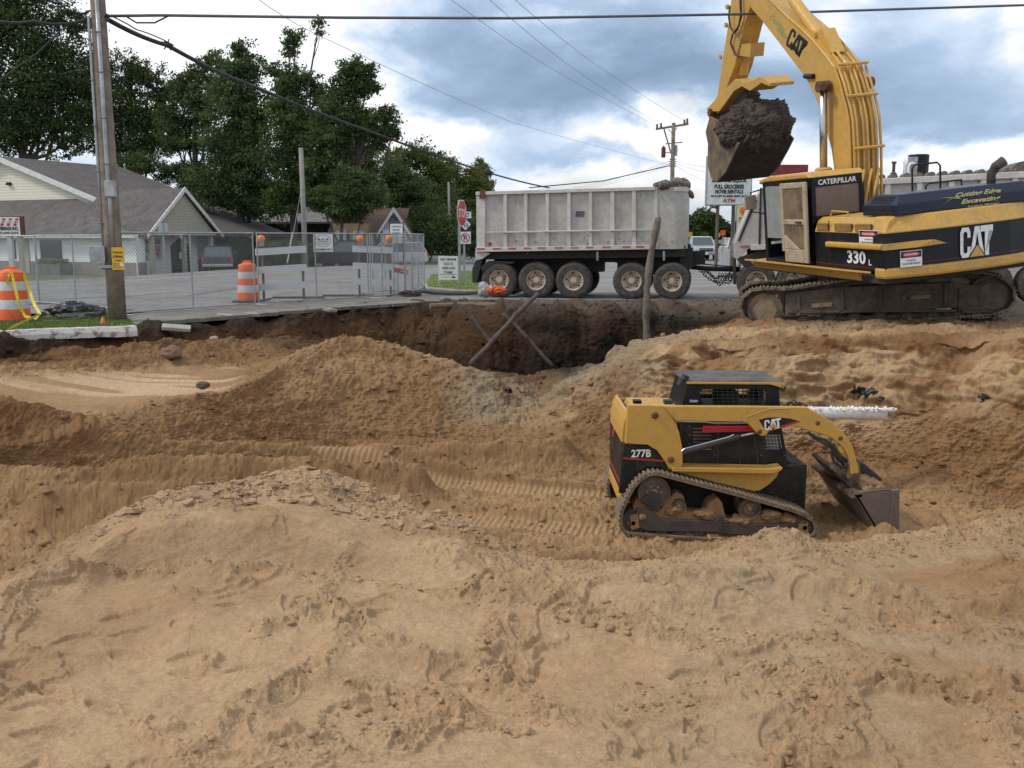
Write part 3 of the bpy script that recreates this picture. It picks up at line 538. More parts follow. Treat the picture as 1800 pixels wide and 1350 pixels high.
# grass patch beside the pole
slab('grass_patch', [(-60, 592), (60, 584), (150, 578), (236, 572)], [(-60, 572), (60, 558), (150, 552), (212, 548)], .02, -.1, MATS['verge_lawn'])
def blades(name, label, polys, n, h, seed):
    r = np.random.default_rng(seed); vs = []; fs = []
    for poly, zz, nn in polys:
        P = np.array([gr(*p, z=zz)[:2] for p in poly]); x0, y0 = P.min(0); x1, y1 = P.max(0); c = 0
        while c < nn:
            x, y = r.uniform(x0, x1), r.uniform(y0, y1); ins = False
            for i in range(len(P)):
                a, b = P[i], P[i - 1]
                if (a[1] > y) != (b[1] > y) and x < (b[0] - a[0]) * (y - a[1]) / (b[1] - a[1]) + a[0]: ins = not ins
            if not ins: continue
            c += 1; a = r.uniform(0, 6.28); hh = h * r.uniform(.4, 1.2); w = .008 + .006 * r.random(); o = len(vs); dx, dy = math.cos(a) * w, math.sin(a) * w; lx, ly = r.normal(0, .35 * hh, 2)
            vs += [(x - dx, y - dy, zz - .01), (x + dx, y + dy, zz - .01), (x + lx, y + ly, zz + hh)]; fs.append((o, o + 1, o + 2))
    mb = MB(); mb.v = vs; mb.f = fs; mb.mi = [0] * len(fs)
    o = mb.build(name, mat('grass_blades', (.11, .19, .035), .8, col2=(.20, .22, .07), amt=.8, scale=3)); struct(o, 'stuff'); tag(o, label, 'grass')
blades('grass', 'green grass growing along the kerb by the wooden pole and on the corner verge', [([(-40, 590), (60, 583), (236, 570), (212, 549), (60, 559), (-40, 570)], .02, 9000), ([isl[0], isl[1], isl[2], isl[3], isl[4], isl[5]], .10, 5000)], 0, .07, 3)
# white painted kerb beam at the pit edge
A = at(-420, 700, 14.6); A = np.array([xat(-420, 15.0), 15.0, .10]); B = np.array([xat(238, 18.25), 18.25, .0]); mb = MB(); d = (B - A); L = np.linalg.norm(d); d /= L; n = np.array([-d[1], d[0], 0])
q = [(-.17, -.03), (-.17, -.13), (.17, -.13), (.17, .01), (.12, .055), (-.12, .055)]
steps = 40; rr = random.Random(3)
for i in range(steps + 1):
    c = A + d * L * i / steps; j = rr.uniform(-.012, .012); mb.v += [tuple(c + n * (a + j) + np.array([0, 0, b + j * .7])) for a, b in q]
for i in range(steps):
    for k in range(6): mb.f.append((i * 6 + k, i * 6 + (k + 1) % 6, i * 6 + 6 + (k + 1) % 6, i * 6 + 6 + k))
mb.f += [tuple(range(6)), tuple(range(steps * 6, steps * 6 + 6))[::-1]]; mb.mi = [0] * len(mb.f)
BEAMM = mat('flaking_white_paint', (.52, .51, .48), .7, col2=(.22, .15, .10), amt=.95, scale=5, lo=.50, hi=.60, bump=.3)
tag(mb.build('kerb_beam', BEAMM), 'long white painted kerb beam with flaking paint on the pit edge', 'beam')
# ------------------------------------------------------------------ trees
LEAFM = [mat('leaf_dark', (.030, .055, .016), .7, col2=(.045, .075, .022), amt=.8, scale=.6), mat('leaf_mid', (.052, .092, .024), .65, col2=(.07, .11, .03), amt=.8, scale=.6), mat('leaf_light', (.085, .135, .034), .6, col2=(.12, .15, .04), amt=.8, scale=.6)]
LEAFL = [mat('pale_leaf_dark', (.06, .095, .022), .7), mat('pale_leaf_mid', (.11, .15, .035), .7), mat('pale_leaf_light', (.19, .20, .05), .7)]
for _m in LEAFM + LEAFL:
    _n = _m.node_tree; _b = _n.nodes['Principled BSDF']; _t = _n.nodes.new('ShaderNodeBsdfTranslucent'); _x = _n.nodes.new('ShaderNodeMixShader'); _x.inputs[0].default_value = .35
    _n.links.new(_b.inputs['Base Color'].links[0].from_socket, _t.inputs[0]); _n.links.new(_b.outputs[0], _x.inputs[1]); _n.links.new(_t.outputs[0], _x.inputs[2]); _n.links.new(_x.outputs[0], _n.nodes['Material Output'].inputs[0])
BARKT = mat('tree_bark', (.09, .075, .058), .9, col2=(.04, .034, .028), amt=.8, scale=3)
DENS = 3.0
def tree(label, base, lobes, seed, n=9000, leaf=.16, mats=None, trunk=.28, group='trees behind the street', name='broadleaf_tree', dens=1., cat='tree'):
    r = np.random.default_rng(seed); px, Y, z0 = base; b = np.array([xat(px, Y, z0), Y, z0]); t = thing(name, label, cat, b, group)
    wl = [(at(l[0], l[1], Y + (l[4] if len(l) > 4 else 0)), l[2] / FP * Y, l[3] / FP * Y) for l in lobes]
    tb = MB(); top = max(w[0][2] for w in wl); zc = np.mean([w[0][2] for w in wl])
    cx = np.mean([w[0][0] for w in wl]); crown = np.array([cx, Y, zc]); mid = b + (crown - b) * .45; mid[:2] += r.normal(0, .25, 2)
    tb.tube([b - [0, 0, .2], b + (mid - b) * .3, mid, crown], [trunk * 1.25, trunk, trunk * .75, trunk * .35], 8)
    for c, rx, rz in wl:
        f = r.uniform(.25, .7); s = b + (mid - b) * f if r.random() < .5 else mid + (crown - mid) * r.uniform(0, .6)
        m1 = s + (c - s) * .5 + np.array([r.normal(0, .3), r.normal(0, .3), -.08 * np.linalg.norm(c - s)])
        tb.tube([s, m1, c, c + np.array([r.normal(0, rx * .3), r.normal(0, rx * .3), rz * .6])], [trunk * .42, trunk * .3, trunk * .16, .02], 6)
        for _ in range(5):
            e = c + r.normal(0, 1, 3) * np.array([rx, rx, rz]) * .55; s2 = m1 + (c - m1) * r.uniform(.3, 1); tb.tube([s2, (s2 + e) / 2 + r.normal(0, .15, 3), e], [trunk * .13, trunk * .08, .012], 4, cap=False)
    tb.build('trunk', BARKT, t, smooth=True)
    n = int(n * DENS); vol = np.array([(w[1] ** 2 * w[2]) ** .72 for w in wl]); cnt = (n * vol / vol.sum()).astype(int); Cn = []; Tn = []
    for (c, rx, rz), k in zip(wl, cnt):
        nc = max(10, int(k / 55)); u = r.normal(0, 1, (nc, 3)); u /= np.linalg.norm(u, axis=1, keepdims=True); rad = r.random(nc) ** .42
        cc = c + u * rad[:, None] * np.array([rx, rx * .95, rz]) * (1 + .22 * r.normal(0, 1, (nc, 1)))
        ii = r.integers(0, nc, k); sg = r.uniform(.10, .24, nc) * min(rx, rz) ; sg = np.clip(sg, .16, .62)
        p = cc[ii] + r.normal(0, 1, (k, 3)) * sg[ii][:, None] * np.array([1.15, 1.15, .7])
        Cn.append(p); Tn.append(r.integers(0, 3, nc)[ii] * .6 + r.random(k) * 1.2)
    P = np.concatenate(Cn); S = np.clip(np.concatenate(Tn) / 2.3 * 3, 0, 2.99).astype(np.int32); k = len(P)
    a = r.normal(0, 1, (k, 3)); a /= np.linalg.norm(a, axis=1, keepdims=True); q = np.cross(a, r.normal(0, 1, (k, 3))); q /= np.linalg.norm(q, axis=1, keepdims=True)
    sz = leaf * r.uniform(.55, 1.25, (k, 1)); V = np.stack([P - a * sz * .5, P + q * sz * .32, P + a * sz * .5, P - q * sz * .32 + np.cross(a, q) * sz * .12], 1)
    me = bpy.data.meshes.new('crown'); off = np.array(WLOC[t.name]); me.vertices.add(k * 4); me.vertices.foreach_set('co', (V - off).reshape(-1).astype(np.float32))
    me.loops.add(k * 4); me.polygons.add(k); me.loops.foreach_set('vertex_index', np.arange(k * 4, dtype=np.int32)); me.polygons.foreach_set('loop_start', np.arange(0, k * 4, 4, dtype=np.int32)); me.polygons.foreach_set('loop_total', np.full(k, 4, np.int32))
    for m in (mats or LEAFM): me.materials.append(m)
    me.polygons.foreach_set('material_index', S); me.update(calc_edges=True)
    o = bpy.data.objects.new('crown', me); COL.objects.link(o); o.parent = t
    return t
ZB = -.5
tree('tallest dark tree at the left edge, its crown cut by the top of the picture', (20, 84, ZB), [(-60, 60, 90, 90), (20, 30, 90, 80), (90, 90, 62, 42), (60, 150, 90, 60), (20, 220, 80, 50), (130, 40, 36, 26), (-80, 180, 90, 80), (120, 150, 42, 30), (30, -60, 90, 60), (100, 215, 50, 35), (120, 250, 36, 26)], 1, 30000, .27, trunk=.45)
tree('dark rounded tree just right of the wooden pole above the store roof', (215, 84, ZB), [(180, 150, 50, 40), (230, 130, 42, 30), (262, 140, 28, 30), (215, 185, 55, 40), (250, 215, 42, 35), (190, 235, 50, 40), (280, 165, 24, 22), (150, 200, 40, 30), (225, 265, 48, 34), (290, 160, 26, 26), (285, 205, 34, 30), (275, 250, 40, 30), (170, 110, 26, 20)], 2, 14000, .22, trunk=.35)
tree('open tree with thin bare limbs between the rounded tree and the dense tree', (330, 80, ZB), [(345, 130, 26, 20), (372, 108, 22, 18), (330, 165, 30, 20), (355, 205, 34, 26), (320, 250, 34, 20), (300, 195, 16, 12), (385, 150, 26, 30), (340, 305, 34, 26), (400, 260, 30, 40), (315, 150, 22, 20), (345, 175, 30, 26), (310, 225, 34, 30)], 3, 12000, .20, trunk=.25)
tree('dense dark tree left of the tallest spiky tree', (430, 70, ZB), [(425, 85, 18, 14), (405, 125, 30, 26), (435, 120, 30, 30), (412, 180, 44, 44), (445, 210, 38, 44), (400, 255, 44, 40), (440, 290, 48, 40), (380, 330, 50, 34), (450, 345, 50, 36)], 4, 17000, .2, trunk=.34)
tree('tallest tree of the row with thin spiky tufts at its top', (520, 68, ZB), [(516, 62, 14, 16), (560, 46, 9, 16), (508, 85, 14, 12), (512, 150, 28, 34), (500, 190, 32, 36), (545, 140, 14, 16), (560, 165, 18, 22), (530, 220, 44, 34), (515, 270, 48, 40), (540, 320, 44, 36), (500, 345, 40, 34), (480, 120, 12, 14)], 5, 16000, .19, trunk=.3)
tree('leaning dark tree whose crown bulges right over the willow', (600, 66, ZB), [(628, 128, 32, 20), (612, 155, 30, 24), (645, 150, 24, 20), (600, 195, 40, 30), (640, 215, 34, 22), (680, 205, 20, 16), (690, 235, 16, 20), (655, 235, 24, 14), (585, 240, 40, 30), (575, 290, 40, 30), (668, 250, 16, 16)], 6, 15000, .19, trunk=.3)
tree('pale green willow showing behind the leaning dark tree', (625, 96, ZB), [(625, 260, 32, 36), (605, 285, 30, 34), (648, 290, 26, 36), (630, 320, 40, 34)], 7, 8000, .2, mats=LEAFL, trunk=.3, name='willow_tree')
tree('dark low tree shading the roof of the brown house', (620, 62, ZB), [(620, 320, 32, 22), (590, 345, 34, 22), (640, 350, 40, 22), (610, 372, 36, 16), (560, 350, 24, 20)], 8, 9000, .17, trunk=.18)
tree('yellowish green tree behind the brown roofed house', (735, 84, ZB), [(700, 290, 30, 28), (735, 275, 34, 22), (765, 300, 30, 28), (720, 330, 44, 30), (775, 340, 30, 30), (690, 345, 30, 30)], 9, 10000, .2, mats=LEAFL, trunk=.28)
tree('dark tree in front of the yellowish tree, above the white gable', (705, 76, ZB), [(690, 300, 26, 24), (712, 330, 34, 30), (740, 355, 30, 24), (680, 340, 26, 24), (760, 375, 28, 22), (720, 385, 40, 22)], 10, 9000, .19, trunk=.25)
tree('light green tree next to the rear of the grey trailer', (800, 88, ZB), [(790, 300, 22, 20), (775, 330, 26, 26), (812, 330, 24, 28), (800, 365, 34, 26), (835, 320, 20, 24), (845, 350, 22, 30)], 11, 9000, .2, mats=LEAFL, trunk=.25)
tree('slim pointed tree rising behind the rear corner of the trailer', (843, 98, ZB), [(845, 296, 12, 12), (838, 310, 18, 16), (850, 335, 20, 26), (840, 370, 24, 28)], 12, 5000, .2, mats=LEAFL, trunk=.2)
tree('dark tree behind the gap between the store and the brown house', (415, 80, ZB), [(340, 340, 30, 26), (380, 360, 44, 30), (430, 370, 36, 26), (300, 305, 30, 20), (400, 325, 40, 24), (250, 290, 40, 20), (470, 345, 34, 30), (360, 395, 40, 20), (410, 400, 44, 22)], 13, 15000, .17, trunk=.25)
for i, (px, py, rx, ry, Y, lb) in enumerate([(752, 405, 34, 40, 70, 'dark bush below the yellowish tree beside the road'), (795, 410, 34, 36, 66, 'dark bush behind the stop sign'), (838, 412, 28, 36, 64, 'dark bush at the rear end of the trailer'), (715, 425, 24, 24, 72, 'dark bush right of the white gable'), (435, 440, 52, 26, 68, 'dark hedge-like bush behind the chain link fence right of the store'), (500, 446, 50, 24, 60, 'dark bush in front of the low brown house')]):
    tree(lb, (px, Y, -.3 if px > 700 else ZB), [(px, py, rx, ry), (px - rx * .5, py + ry * .4, rx * .6, ry * .6), (px + rx * .5, py + ry * .35, rx * .6, ry * .6)], 30 + i, 5000, .16, trunk=.06, group='bushes along the far roadside', name='bush', cat='bush')
for i, (px, py, rx, ry) in enumerate([(1216, 395, 16, 14), (1240, 386, 18, 16), (1262, 400, 18, 16), (1300, 402, 22, 16), (1210, 410, 14, 14), (1228, 408, 18, 16)]):
    tree(['rounded far tree beside the trailer front', 'tallest far tree left of the grocery sign', 'far tree directly under the grocery sign', 'far tree behind the white suv', 'low far tree just right of the trailer', 'low far tree above the silver pickup'][i], (px, 170, -.1), [(px, py, rx, ry), (px + 5, py + 6, rx * .8, ry * .8), (px - 6, py + 8, rx * .7, ry * .7)], 50 + i, 3500, .45, trunk=.3, group='far trees down the road')
# a continuous wood far behind closes the horizon
mbv = []; r = np.random.default_rng(77)
k = 30000; xx = r.uniform(-190, -3, k); yy = r.uniform(112, 128, k); hh = 5.5 + 2.2 * np.sin(xx * .21) + 1.6 * np.sin(xx * .57 + 1) + (xx < -60) * 3
zz = r.random(k) ** .8 * hh; P = np.stack([xx, yy, zz], -1); a = r.normal(0, 1, (k, 3)); a /= np.linalg.norm(a, axis=1, keepdims=True); q = np.cross(a, r.normal(0, 1, (k, 3))); q /= np.linalg.norm(q, axis=1, keepdims=True)
V = np.stack([P - a * .6, P + q * .42, P + a * .6, P - q * .42], 1).reshape(-1, 3); mb = MB(); mb.v = [tuple(v) for v in V]; mb.f = [(i * 4, i * 4 + 1, i * 4 + 2, i * 4 + 3) for i in range(k)]; mb.mi = list(r.integers(0, 3, k))
o = mb.build('woodland', LEAFM); struct(o, 'stuff'); tag(o, 'dark distant wood closing the view behind the houses', 'woodland')
# ------------------------------------------------------------------ houses
SHING = mat('brown_shingles', (.115, .10, .098), .9, col2=(.075, .065, .065), amt=.8, scale=1.5, bump=.4, bscale=25, fine=.18)
SHINB = mat('reddish_brown_shingles', (.12, .07, .055), .9, col2=(.08, .05, .04), amt=.8, scale=1.5, fine=.18)
SHING2 = mat('grey_shingles', (.17, .16, .155), .9, col2=(.1, .1, .1), amt=.8, scale=1, fine=.15)
SIDC = mat('cream_siding', (.72, .69, .58), .6, col2=(.62, .6, .5), amt=.3, stripe=(.2, .72))
SIDT = mat('tan_siding', (.42, .39, .33), .6, col2=(.25, .23, .19), amt=.3, stripe=(.18, .75))
SIDW = mat('white_wall', (.80, .81, .82), .6, col2=(.7, .71, .73), amt=.4)
TRIM = mat('white_trim', (.66, .66, .66), .5)
BRICK = mat('grey_brick', (.30, .28, .27), .85, col2=(.2, .19, .18), amt=.7, scale=5, stripe=(.13, .6))
DARKW = mat('dark_opening', (.018, .02, .022), .2)
BRNW = mat('brown_wall', (.045, .035, .03), .8)
TANW = mat('tan_boards', (.36, .25, .14), .7, col2=(.2, .13, .07), amt=.6, scale=1.5)
def local_frame(px, Y, z0, ang):       # a = right along the front, b = back
    o = Vector((xat(px, Y, z0), Y, z0)); m = Matrix.Rotation(ang, 4, 'Z'); m.translation = o; return m
def store():
    M = local_frame(243, 58, -.5, R(-24)); t = thing('store_building', 'white and grey brick store with brown shingled roofs and a gabled porch', 'building', M.translation)
    W = -27
    w = MB(M); w.bx(W, 0, 0, .68, .75, 2.45); w.bx(W, -2.65, .68, 14, .75, 2.45); w.build('wall', SIDW, t)
    w = MB(M); w.bx(W, .02, -.03, .70, -.3, .75); w.bx(W, -2.63, .70, 14, -.3, .75); w.build('wall', BRICK, t, label='grey brick lower wall')
    # lean-to roof along the front
    w = MB(M); w.add([(W - .3, -.45, 2.42), (.35, -.45, 2.42), (-8.9, 3.6, 4.9), (W - .3, 3.6, 4.9), (W - .3, -.45, 2.30), (.35, -.45, 2.30), (-8.9, 3.6, 4.75), (W - .3, 3.6, 4.75)], [(0, 1, 2, 3), (0, 4, 5, 1), (1, 5, 6, 2), (4, 7, 6, 5)]); w.build('roof', SHING, t)
    w = MB(M); w.box((W / 2, -.5, 2.33), (-W + .8, .12, .18)); w.build('gutter', TRIM, t)
    # cream gable and the main roof running back along the street
    ax, az = -15.7, 7.9; ex, ez = .35, 2.6
    w = MB(M); w.prism([(ax, 3.55, az - .15), (ex - .2, 3.55, ez), (ax - 11.5, 3.55, ez + 1.5)], (0, .12, 0)); w.build('gable', SIDC, t)
    w = MB(M); w.prism([(ax, 3.2, az), (ex + .3, 3.2, ez - .05), (ex + .3, 3.2, ez - .25), (ax, 3.2, az - .22), (ax - 12, 3.2, ez + 1.2), (ax - 12, 3.2, ez + 1.4)], (0, 11.0, 0)); w.build('roof', SHING, t)
    w = MB(M)
    for sgn in (1, -1):
        w.prism([(ax, 3.1, az + .02), (ax + sgn * 16.4, 3.1, ez - .1), (ax + sgn * 16.4, 3.1, ez - .42), (ax, 3.1, az - .34)], (0, .09, 0))
    w.build('rake_trim', TRIM, t)
    w = MB(M); w.box((ax + .6, 3.45, 6.0), (.35, .18, .2)); w.build('floodlight', BLK, t)
    # porch wing
    b0, b1, gx = .7, 6.3, .55; bm = (b0 + b1) / 2; zp = 5.35
    w = MB(M); w.prism([(gx, b0, 2.55), (gx, b1, 2.55), (gx, bm, zp - .15)], (-.12, 0, 0)); w.build('gable', SIDT, t, label='tan sided porch gable')
    w = MB(M); w.prism([(gx + .25, b0 - .5, 2.45), (gx + .25, bm, zp + .05), (gx + .25, b1 + .5, 2.45), (gx + .25, b1 + .5, 2.28), (gx + .25, bm, zp - .15), (gx + .25, b0 - .5, 2.28)], (-7.0, 0, 0)); w.build('roof', SHING, t)
    w = MB(M)
    for q in ((b0 - .55, b0), (b1 + .55, b1)):
        w.prism([(gx + .3, bm, zp + .1), (gx + .3, q[0], 2.45), (gx + .3, q[0], 2.22), (gx + .3, bm, zp - .2)], (-.07, 0, 0))
    w.bx(gx + .02, gx + .1, b0, b1, 2.42, 2.58); w.build('rake_trim', TRIM, t)
    w = MB(M); w.bx(-2.6, -.9, b0 + .1, b1 - .1, -.2, 2.5); w.build('wall', SIDW, t)
    for b in (b0 + .15, bm + .1, b1 - .2): w = MB(M); w.bx(gx - .3, gx - .05, b - .12, b + .12, -.3, 2.5); w.build('post', SIDT, t)
    w = MB(M); w.bx(-.94, -.86, bm + .25, b1 - .9, -.2, 1.75); w.prism([(-.94, bm + .25, 1.75), (-.94, b1 - .9, 1.75), (-.94, (bm + .25 + b1 - .9) / 2, 2.25)], (.08, 0, 0)); dd = w.build('door', DARKW, t)
    w = MB(M); w.bx(-.86, -.82, bm + .95, bm + 1.2, .9, 1.3); w.build('notice', WHT, dd)
    for a, w_, z0, z1 in ((-7.3, 1.9, .75, 2.1), (-10.8, .5, .9, 2.1)): w = MB(M); w.bx(a - w_ / 2, a + w_ / 2, -.05, .05, z0, z1); w.build('window', GLASS, t)
    w = MB(M); w.bx(-9.9, -9.3, -.07, .05, -.2, 2.1); w.build('door', SIDT, t)
    # downpipe
    w = MB(M); w.tube([(.1, -.12, 2.3), (.1, -.12, -.2)], .05, 6); w.build('downpipe', TRIM, t)
    # coloured panel on the porch wall
    s = thing('wall_sign', 'colourful panel sign with dark lettering on the porch wall of the white store', 'sign', M @ Vector((-.85, 1.9, 1.2)))
    w = MB(M); w.bx(-.89, -.82, 1.0, 2.9, .85, 2.2); w.build('panel', mat('cream_sign', (.6, .58, .48), .5), s)
    r = random.Random(2); cols = [(.6, .02, .25), (.1, .08, .5), (.05, .35, .12), (.65, .45, .03), (.7, .1, .03), (.3, .03, .4), (.02, .3, .5)]
    for i in range(16):
        w = MB(M); y = r.uniform(1.15, 2.7); z = r.uniform(1.0, 1.68); a = [(math.cos(k * 1.05) * r.uniform(.08, .17), math.sin(k * 1.05) * r.uniform(.07, .15)) for k in range(6)]
        w.add([(-.81 + i * .0008, y + p[0], z + p[1]) for p in a], [tuple(range(6))]); w.build('colour_splash', mat('splash_%d' % (i % 7), cols[i % 7], .5), s)
    rt = M.to_3x3() @ Vector((0, 1, 0)); text('COVERINGS', M @ Vector((-.81, 1.95, 1.98)), rt, (0, 0, 1), 1.7, .26, BLKTXT, s, bold=.04)
    # planter
    pl = thing('planter', 'square grey planter box with a clipped green top below the store window', 'planter', M @ Vector((-6.3, -1.0, 0)))
    w = MB(M); w.bx(-7.3, -4.9, -1.5, -.5, -.25, .62); w.build('box', mat('planter_grey', (.17, .17, .155), .8), pl)
    w = MB(M)
    for i in range(900): w.box((r.uniform(-7.2, -5.0), r.uniform(-1.4, -.6), .62 + r.random() ** 2 * .32), (.09, .09, .03), r.random() * 6, r.random() * 3)
    w.build('foliage', MATS['grass_blades'], pl)
    return M
SM_ = store()
# pole sign of the store
P0 = at(22, 470, 44); t = thing('pole_sign', 'lit-box sign with red and black lettering on a post before the white store', 'sign', (P0[0], P0[1], -.1))
X0, Z0 = P0[0], at(22, 398, 44)[2]; sx = 44 / FP
mb = MB(); mb.bx(X0 - .72, X0 + .66, 43.85, 44.15, Z0 - .46, Z0 + .46); mb.build('cabinet', mat('sign_brown', (.14, .05, .03), .6), t)
mb = MB(); mb.bx(X0 - .68, X0 + .58, 43.82, 43.86, Z0 - .42, Z0 + .42); mb.build('face', SIGNW, t)
mb = MB()
for q in (-.62, -.32, -.02, .28): mb.add([(X0 + q, 43.81, Z0 + .02), (X0 + q + .14, 43.81, Z0 + .02), (X0 + q + .28, 43.81, Z0 + .36), (X0 + q + .14, 43.81, Z0 + .36)], [(0, 1, 2, 3)])
mb.build('red_stripes', RED, t)
text('STORY STREET', (X0 - .05, 43.80, Z0 + .20), (1, 0, 0), (0, 0, 1), 1.1, .17, WHT, t); text('COVERINGS INC.', (X0 - .05, 43.81, Z0 - .10), (1, 0, 0), (0, 0, 1), 1.15, .17, BLKTXT, t, bold=.05); text('(517) 649-2374', (X0 - .05, 43.81, Z0 - .31), (1, 0, 0), (0, 0, 1), 1.1, .14, BLKTXT, t, bold=.04)
mb = MB(); mb.bx(X0 - .1, X0 + .1, 43.9, 44.1, -.1, Z0 - .46); mb.build('post', TRIM, t); mb = MB(); mb.bx(X0 + .38, X0 + .56, 43.9, 44.1, -.1, Z0 - .46); mb.build('post', SIDT, t)
def house(name, label, px0, px1, Y, z0, pyE, pyR, wallm, roofm, gable_right=None, depth=9, cat='house'):
    x0, x1 = xat(px0, Y), xat(px1, Y); ze = at(900, pyE, Y)[2]; zr = at(900, pyR, Y + depth / 2)[2]; t = thing(name, label, cat, ((x0 + x1) / 2, Y, z0))
    mb = MB(); mb.bx(x0, x1, Y, Y + depth, z0, ze); mb.build('wall', wallm, t)
    mb = MB(); mb.prism([(x0 - .4, Y - .5, ze - .05), (x0 - .4, Y + depth / 2, zr), (x0 - .4, Y + depth + .5, ze - .05), (x0 - .4, Y + depth + .5, ze - .2), (x0 - .4, Y + depth / 2, zr - .18), (x0 - .4, Y - .5, ze - .2)], (x1 - x0 + .8, 0, 0)); mb.build('roof', roofm, t)
    return t, x0, x1, ze, zr
t, x0, x1, ze, zr = house('low_house', 'low dark brown house with a pale grey roof under the trees', 462, 592, 76, ZB, 389, 364, BRNW, SHING2)
for px in (480, 512, 560): q = xat(px, 76); mb = MB(); mb.bx(q - .6, q + .6, 75.93, 76.05, .6, 1.8); mb.build('window', GLASS, t)
t, x0, x1, ze, zr = house('gabled_house', 'brown roofed house with a white front gable behind parked cars', 588, 700, 70, ZB, 409, 366, BRNW, SHINB)
gx0, gx1 = xat(667, 67), xat(722, 67); mb = MB(); mb.bx(gx0 + .25, gx1 - .25, 67, 70.5, ZB, 2.3); mb.build('wall', SIDW, t, label='white gable wall')
gz = at(699, 365, 67)[2]; gm = (gx0 + gx1) / 2; mb = MB(); mb.prism([(gx0 + .2, 67.02, 2.25), (gx1 - .2, 67.02, 2.25), (gm, 67.02, gz - .2)], (0, .1, 0)); mb.build('gable', mat('pale_blue_siding', (.5, .56, .62), .6, stripe=(.2, .8)), t)
mb = MB(); mb.prism([(gx0 - .1, 66.7, 2.0), (gm, 66.7, gz), (gx1 + .1, 66.7, 2.0), (gx1 + .1, 66.7, 1.82), (gm, 66.7, gz - .2), (gx0 - .1, 66.7, 1.82)], (0, 4.5, 0)); mb.m = 0; mb.build('roof', SHINB, t)
mb = MB()
for a in (gx0 - .1, gx1 + .1): mb.prism([(gm, 66.66, gz + .04), (a, 66.66, 2.03), (a, 66.66, 1.75), (gm, 66.66, gz - .3)], (0, .06, 0))
mb.build('rake_trim', TRIM, t); mb = MB(); mb.bx(gm - .35, gm + .35, 66.95, 67.03, 2.6, 3.3); mb.build('window', GLASS, t)
t = thing('garage', 'tan boarded garage front with two pale doors beside the gabled house', 'garage', (xat(615, 66), 66, ZB)); x0, x1 = xat(588, 66), xat(646, 66)
mb = MB(); mb.bx(x0, x1, 66, 69.9, ZB, at(0, 393, 66)[2]); mb.build('wall', TANW, t, bevel=.02)
for a, b in ((593, 610), (622, 640)): mb = MB(); mb.bx(xat(a, 66), xat(b, 66), 65.93, 66.05, ZB, at(0, 406, 66)[2]); mb.build('door', mat('pale_garage_door', (.42, .47, .52), .5, stripe=(.5, .8)), t)
# free-standing board sign by the gable
t = thing('board_sign', 'small white board sign on two dark posts in front of the white gable', 'sign', (xat(698, 60), 60, ZB)); zc = at(0, 404, 60)[2]; xc = xat(698, 60)
mb = MB(); mb.box((xc, 60, zc), (.8, .05, .75)); mb.build('panel', SIGNW, t)
for q in (-.42, .42): mb = MB(); mb.bx(xc + q - .04, xc + q + .04, 60, 60.08, ZB, zc + .5); mb.build('post', BLKRUB, t)
for i, (s_, w) in enumerate((('DOWNTOWN', .6), ('MARKET', .45), ('STREET', .5))): text(s_, (xc, 59.97, zc + .2 - i * .2), (1, 0, 0), (0, 0, 1), w, .1, BLKTXT, t)
# food store behind the dump truck
t = thing('flat_roofed_store', 'flat roofed store with a dark red fascia behind the dump truck', 'building', (xat(1600, 48), 48, 0))
xa, xb = xat(1346, 48), xat(2000, 48); zt = at(0, 306, 50)[2]
mb = MB(); mb.bx(xa + 2.2, xb, 50, 64, 0, 3.5); mb.build('wall', SIDT, t); mb = MB(); mb.bx(xat(1346, 50), xat(1408, 50), 49.6, 50, zt - .75, zt + .45); mb.build('fascia', mat('dark_red_fascia', (.20, .02, .03), .5), t)
mb = MB(); mb.bx(xat(1408, 50), xb, 49.9, 50, 3.3, 3.9); mb.build('parapet', SIDT, t)
mb = MB(); mb.bx(xat(1346, 50) + .1, xat(1346, 50) + .3, 49.7, 49.9, 0, zt - .7); mb.build('post', TRIM, t); 
for px in (1350, 1398): mb = MB(); mb.lathe((xat(px, 49.5), 49.5, zt - .1), (0, -1, -.3), [(0, .05), (.25, .14), (.3, .1)], 10); mb.build('spotlight', BLK, t)
u = thing('rooftop_unit', 'round black rooftop air unit with white bent pipes behind the truck box', 'air unit', (xat(1600, 51.5), 51.5, 3.5)); xc = xat(1602, 51.5); zz = at(0, 272, 51.5)[2]; rr = 17 / FP * 51.5
mb = MB(); mb.lathe((xc, 51.5, 3.5), (0, 0, 1), [(0, rr), (zz - 3.5 - .05, rr), (zz - 3.5, rr * .96), (zz - 3.5, rr * .3)], 28); mb.build('casing', BLK, u)
mb = MB(); mb.box((xc - rr * .9, 51.1, (3.5 + zz) / 2 + .4), (rr * .8, .3, zz - 4.6)); mb.build('grille', GALV, u)
mb = MB(); xq = xat(1586, 50.8); zq = at(0, 293, 50.8)[2]; mb.tube([(xq, 50.8, 3.4), (xq, 50.8, zq), (xq + .06, 50.8, zq + .14), (xq + .2, 50.8, zq + .18), (xq + .33, 50.8, zq + .12), (xq + .36, 50.8, zq)], .07, 10); mb.build('vent_pipe', WHT, u, smooth=True)
mb = MB(); xq = xat(1580, 51); mb.tube([(xq, 51, 3.4), (xq, 51, zq + .1), (xq - .1, 51, zq + .35)], .11, 8); mb.build('vent_pipe', WHT, u, smooth=True)
u = thing('roof_stack', 'thin dark exhaust stack on the store roof left of the black rooftop unit', 'stack', (xat(1560, 51), 51, 3.5)); mb = MB(); mb.lathe((xat(1560, 51), 51, 3.5), (0, 0, 1), [(0, .3), (at(0, 308, 51)[2] - 3.4, .16), (at(0, 302, 51)[2] - 3.5, .08), (at(0, 288, 51)[2] - 3.5, .08), (at(0, 287, 51)[2] - 3.5, .13), (at(0, 284, 51)[2] - 3.5, .13)], 12); mb.build('pipe', RUST, u)
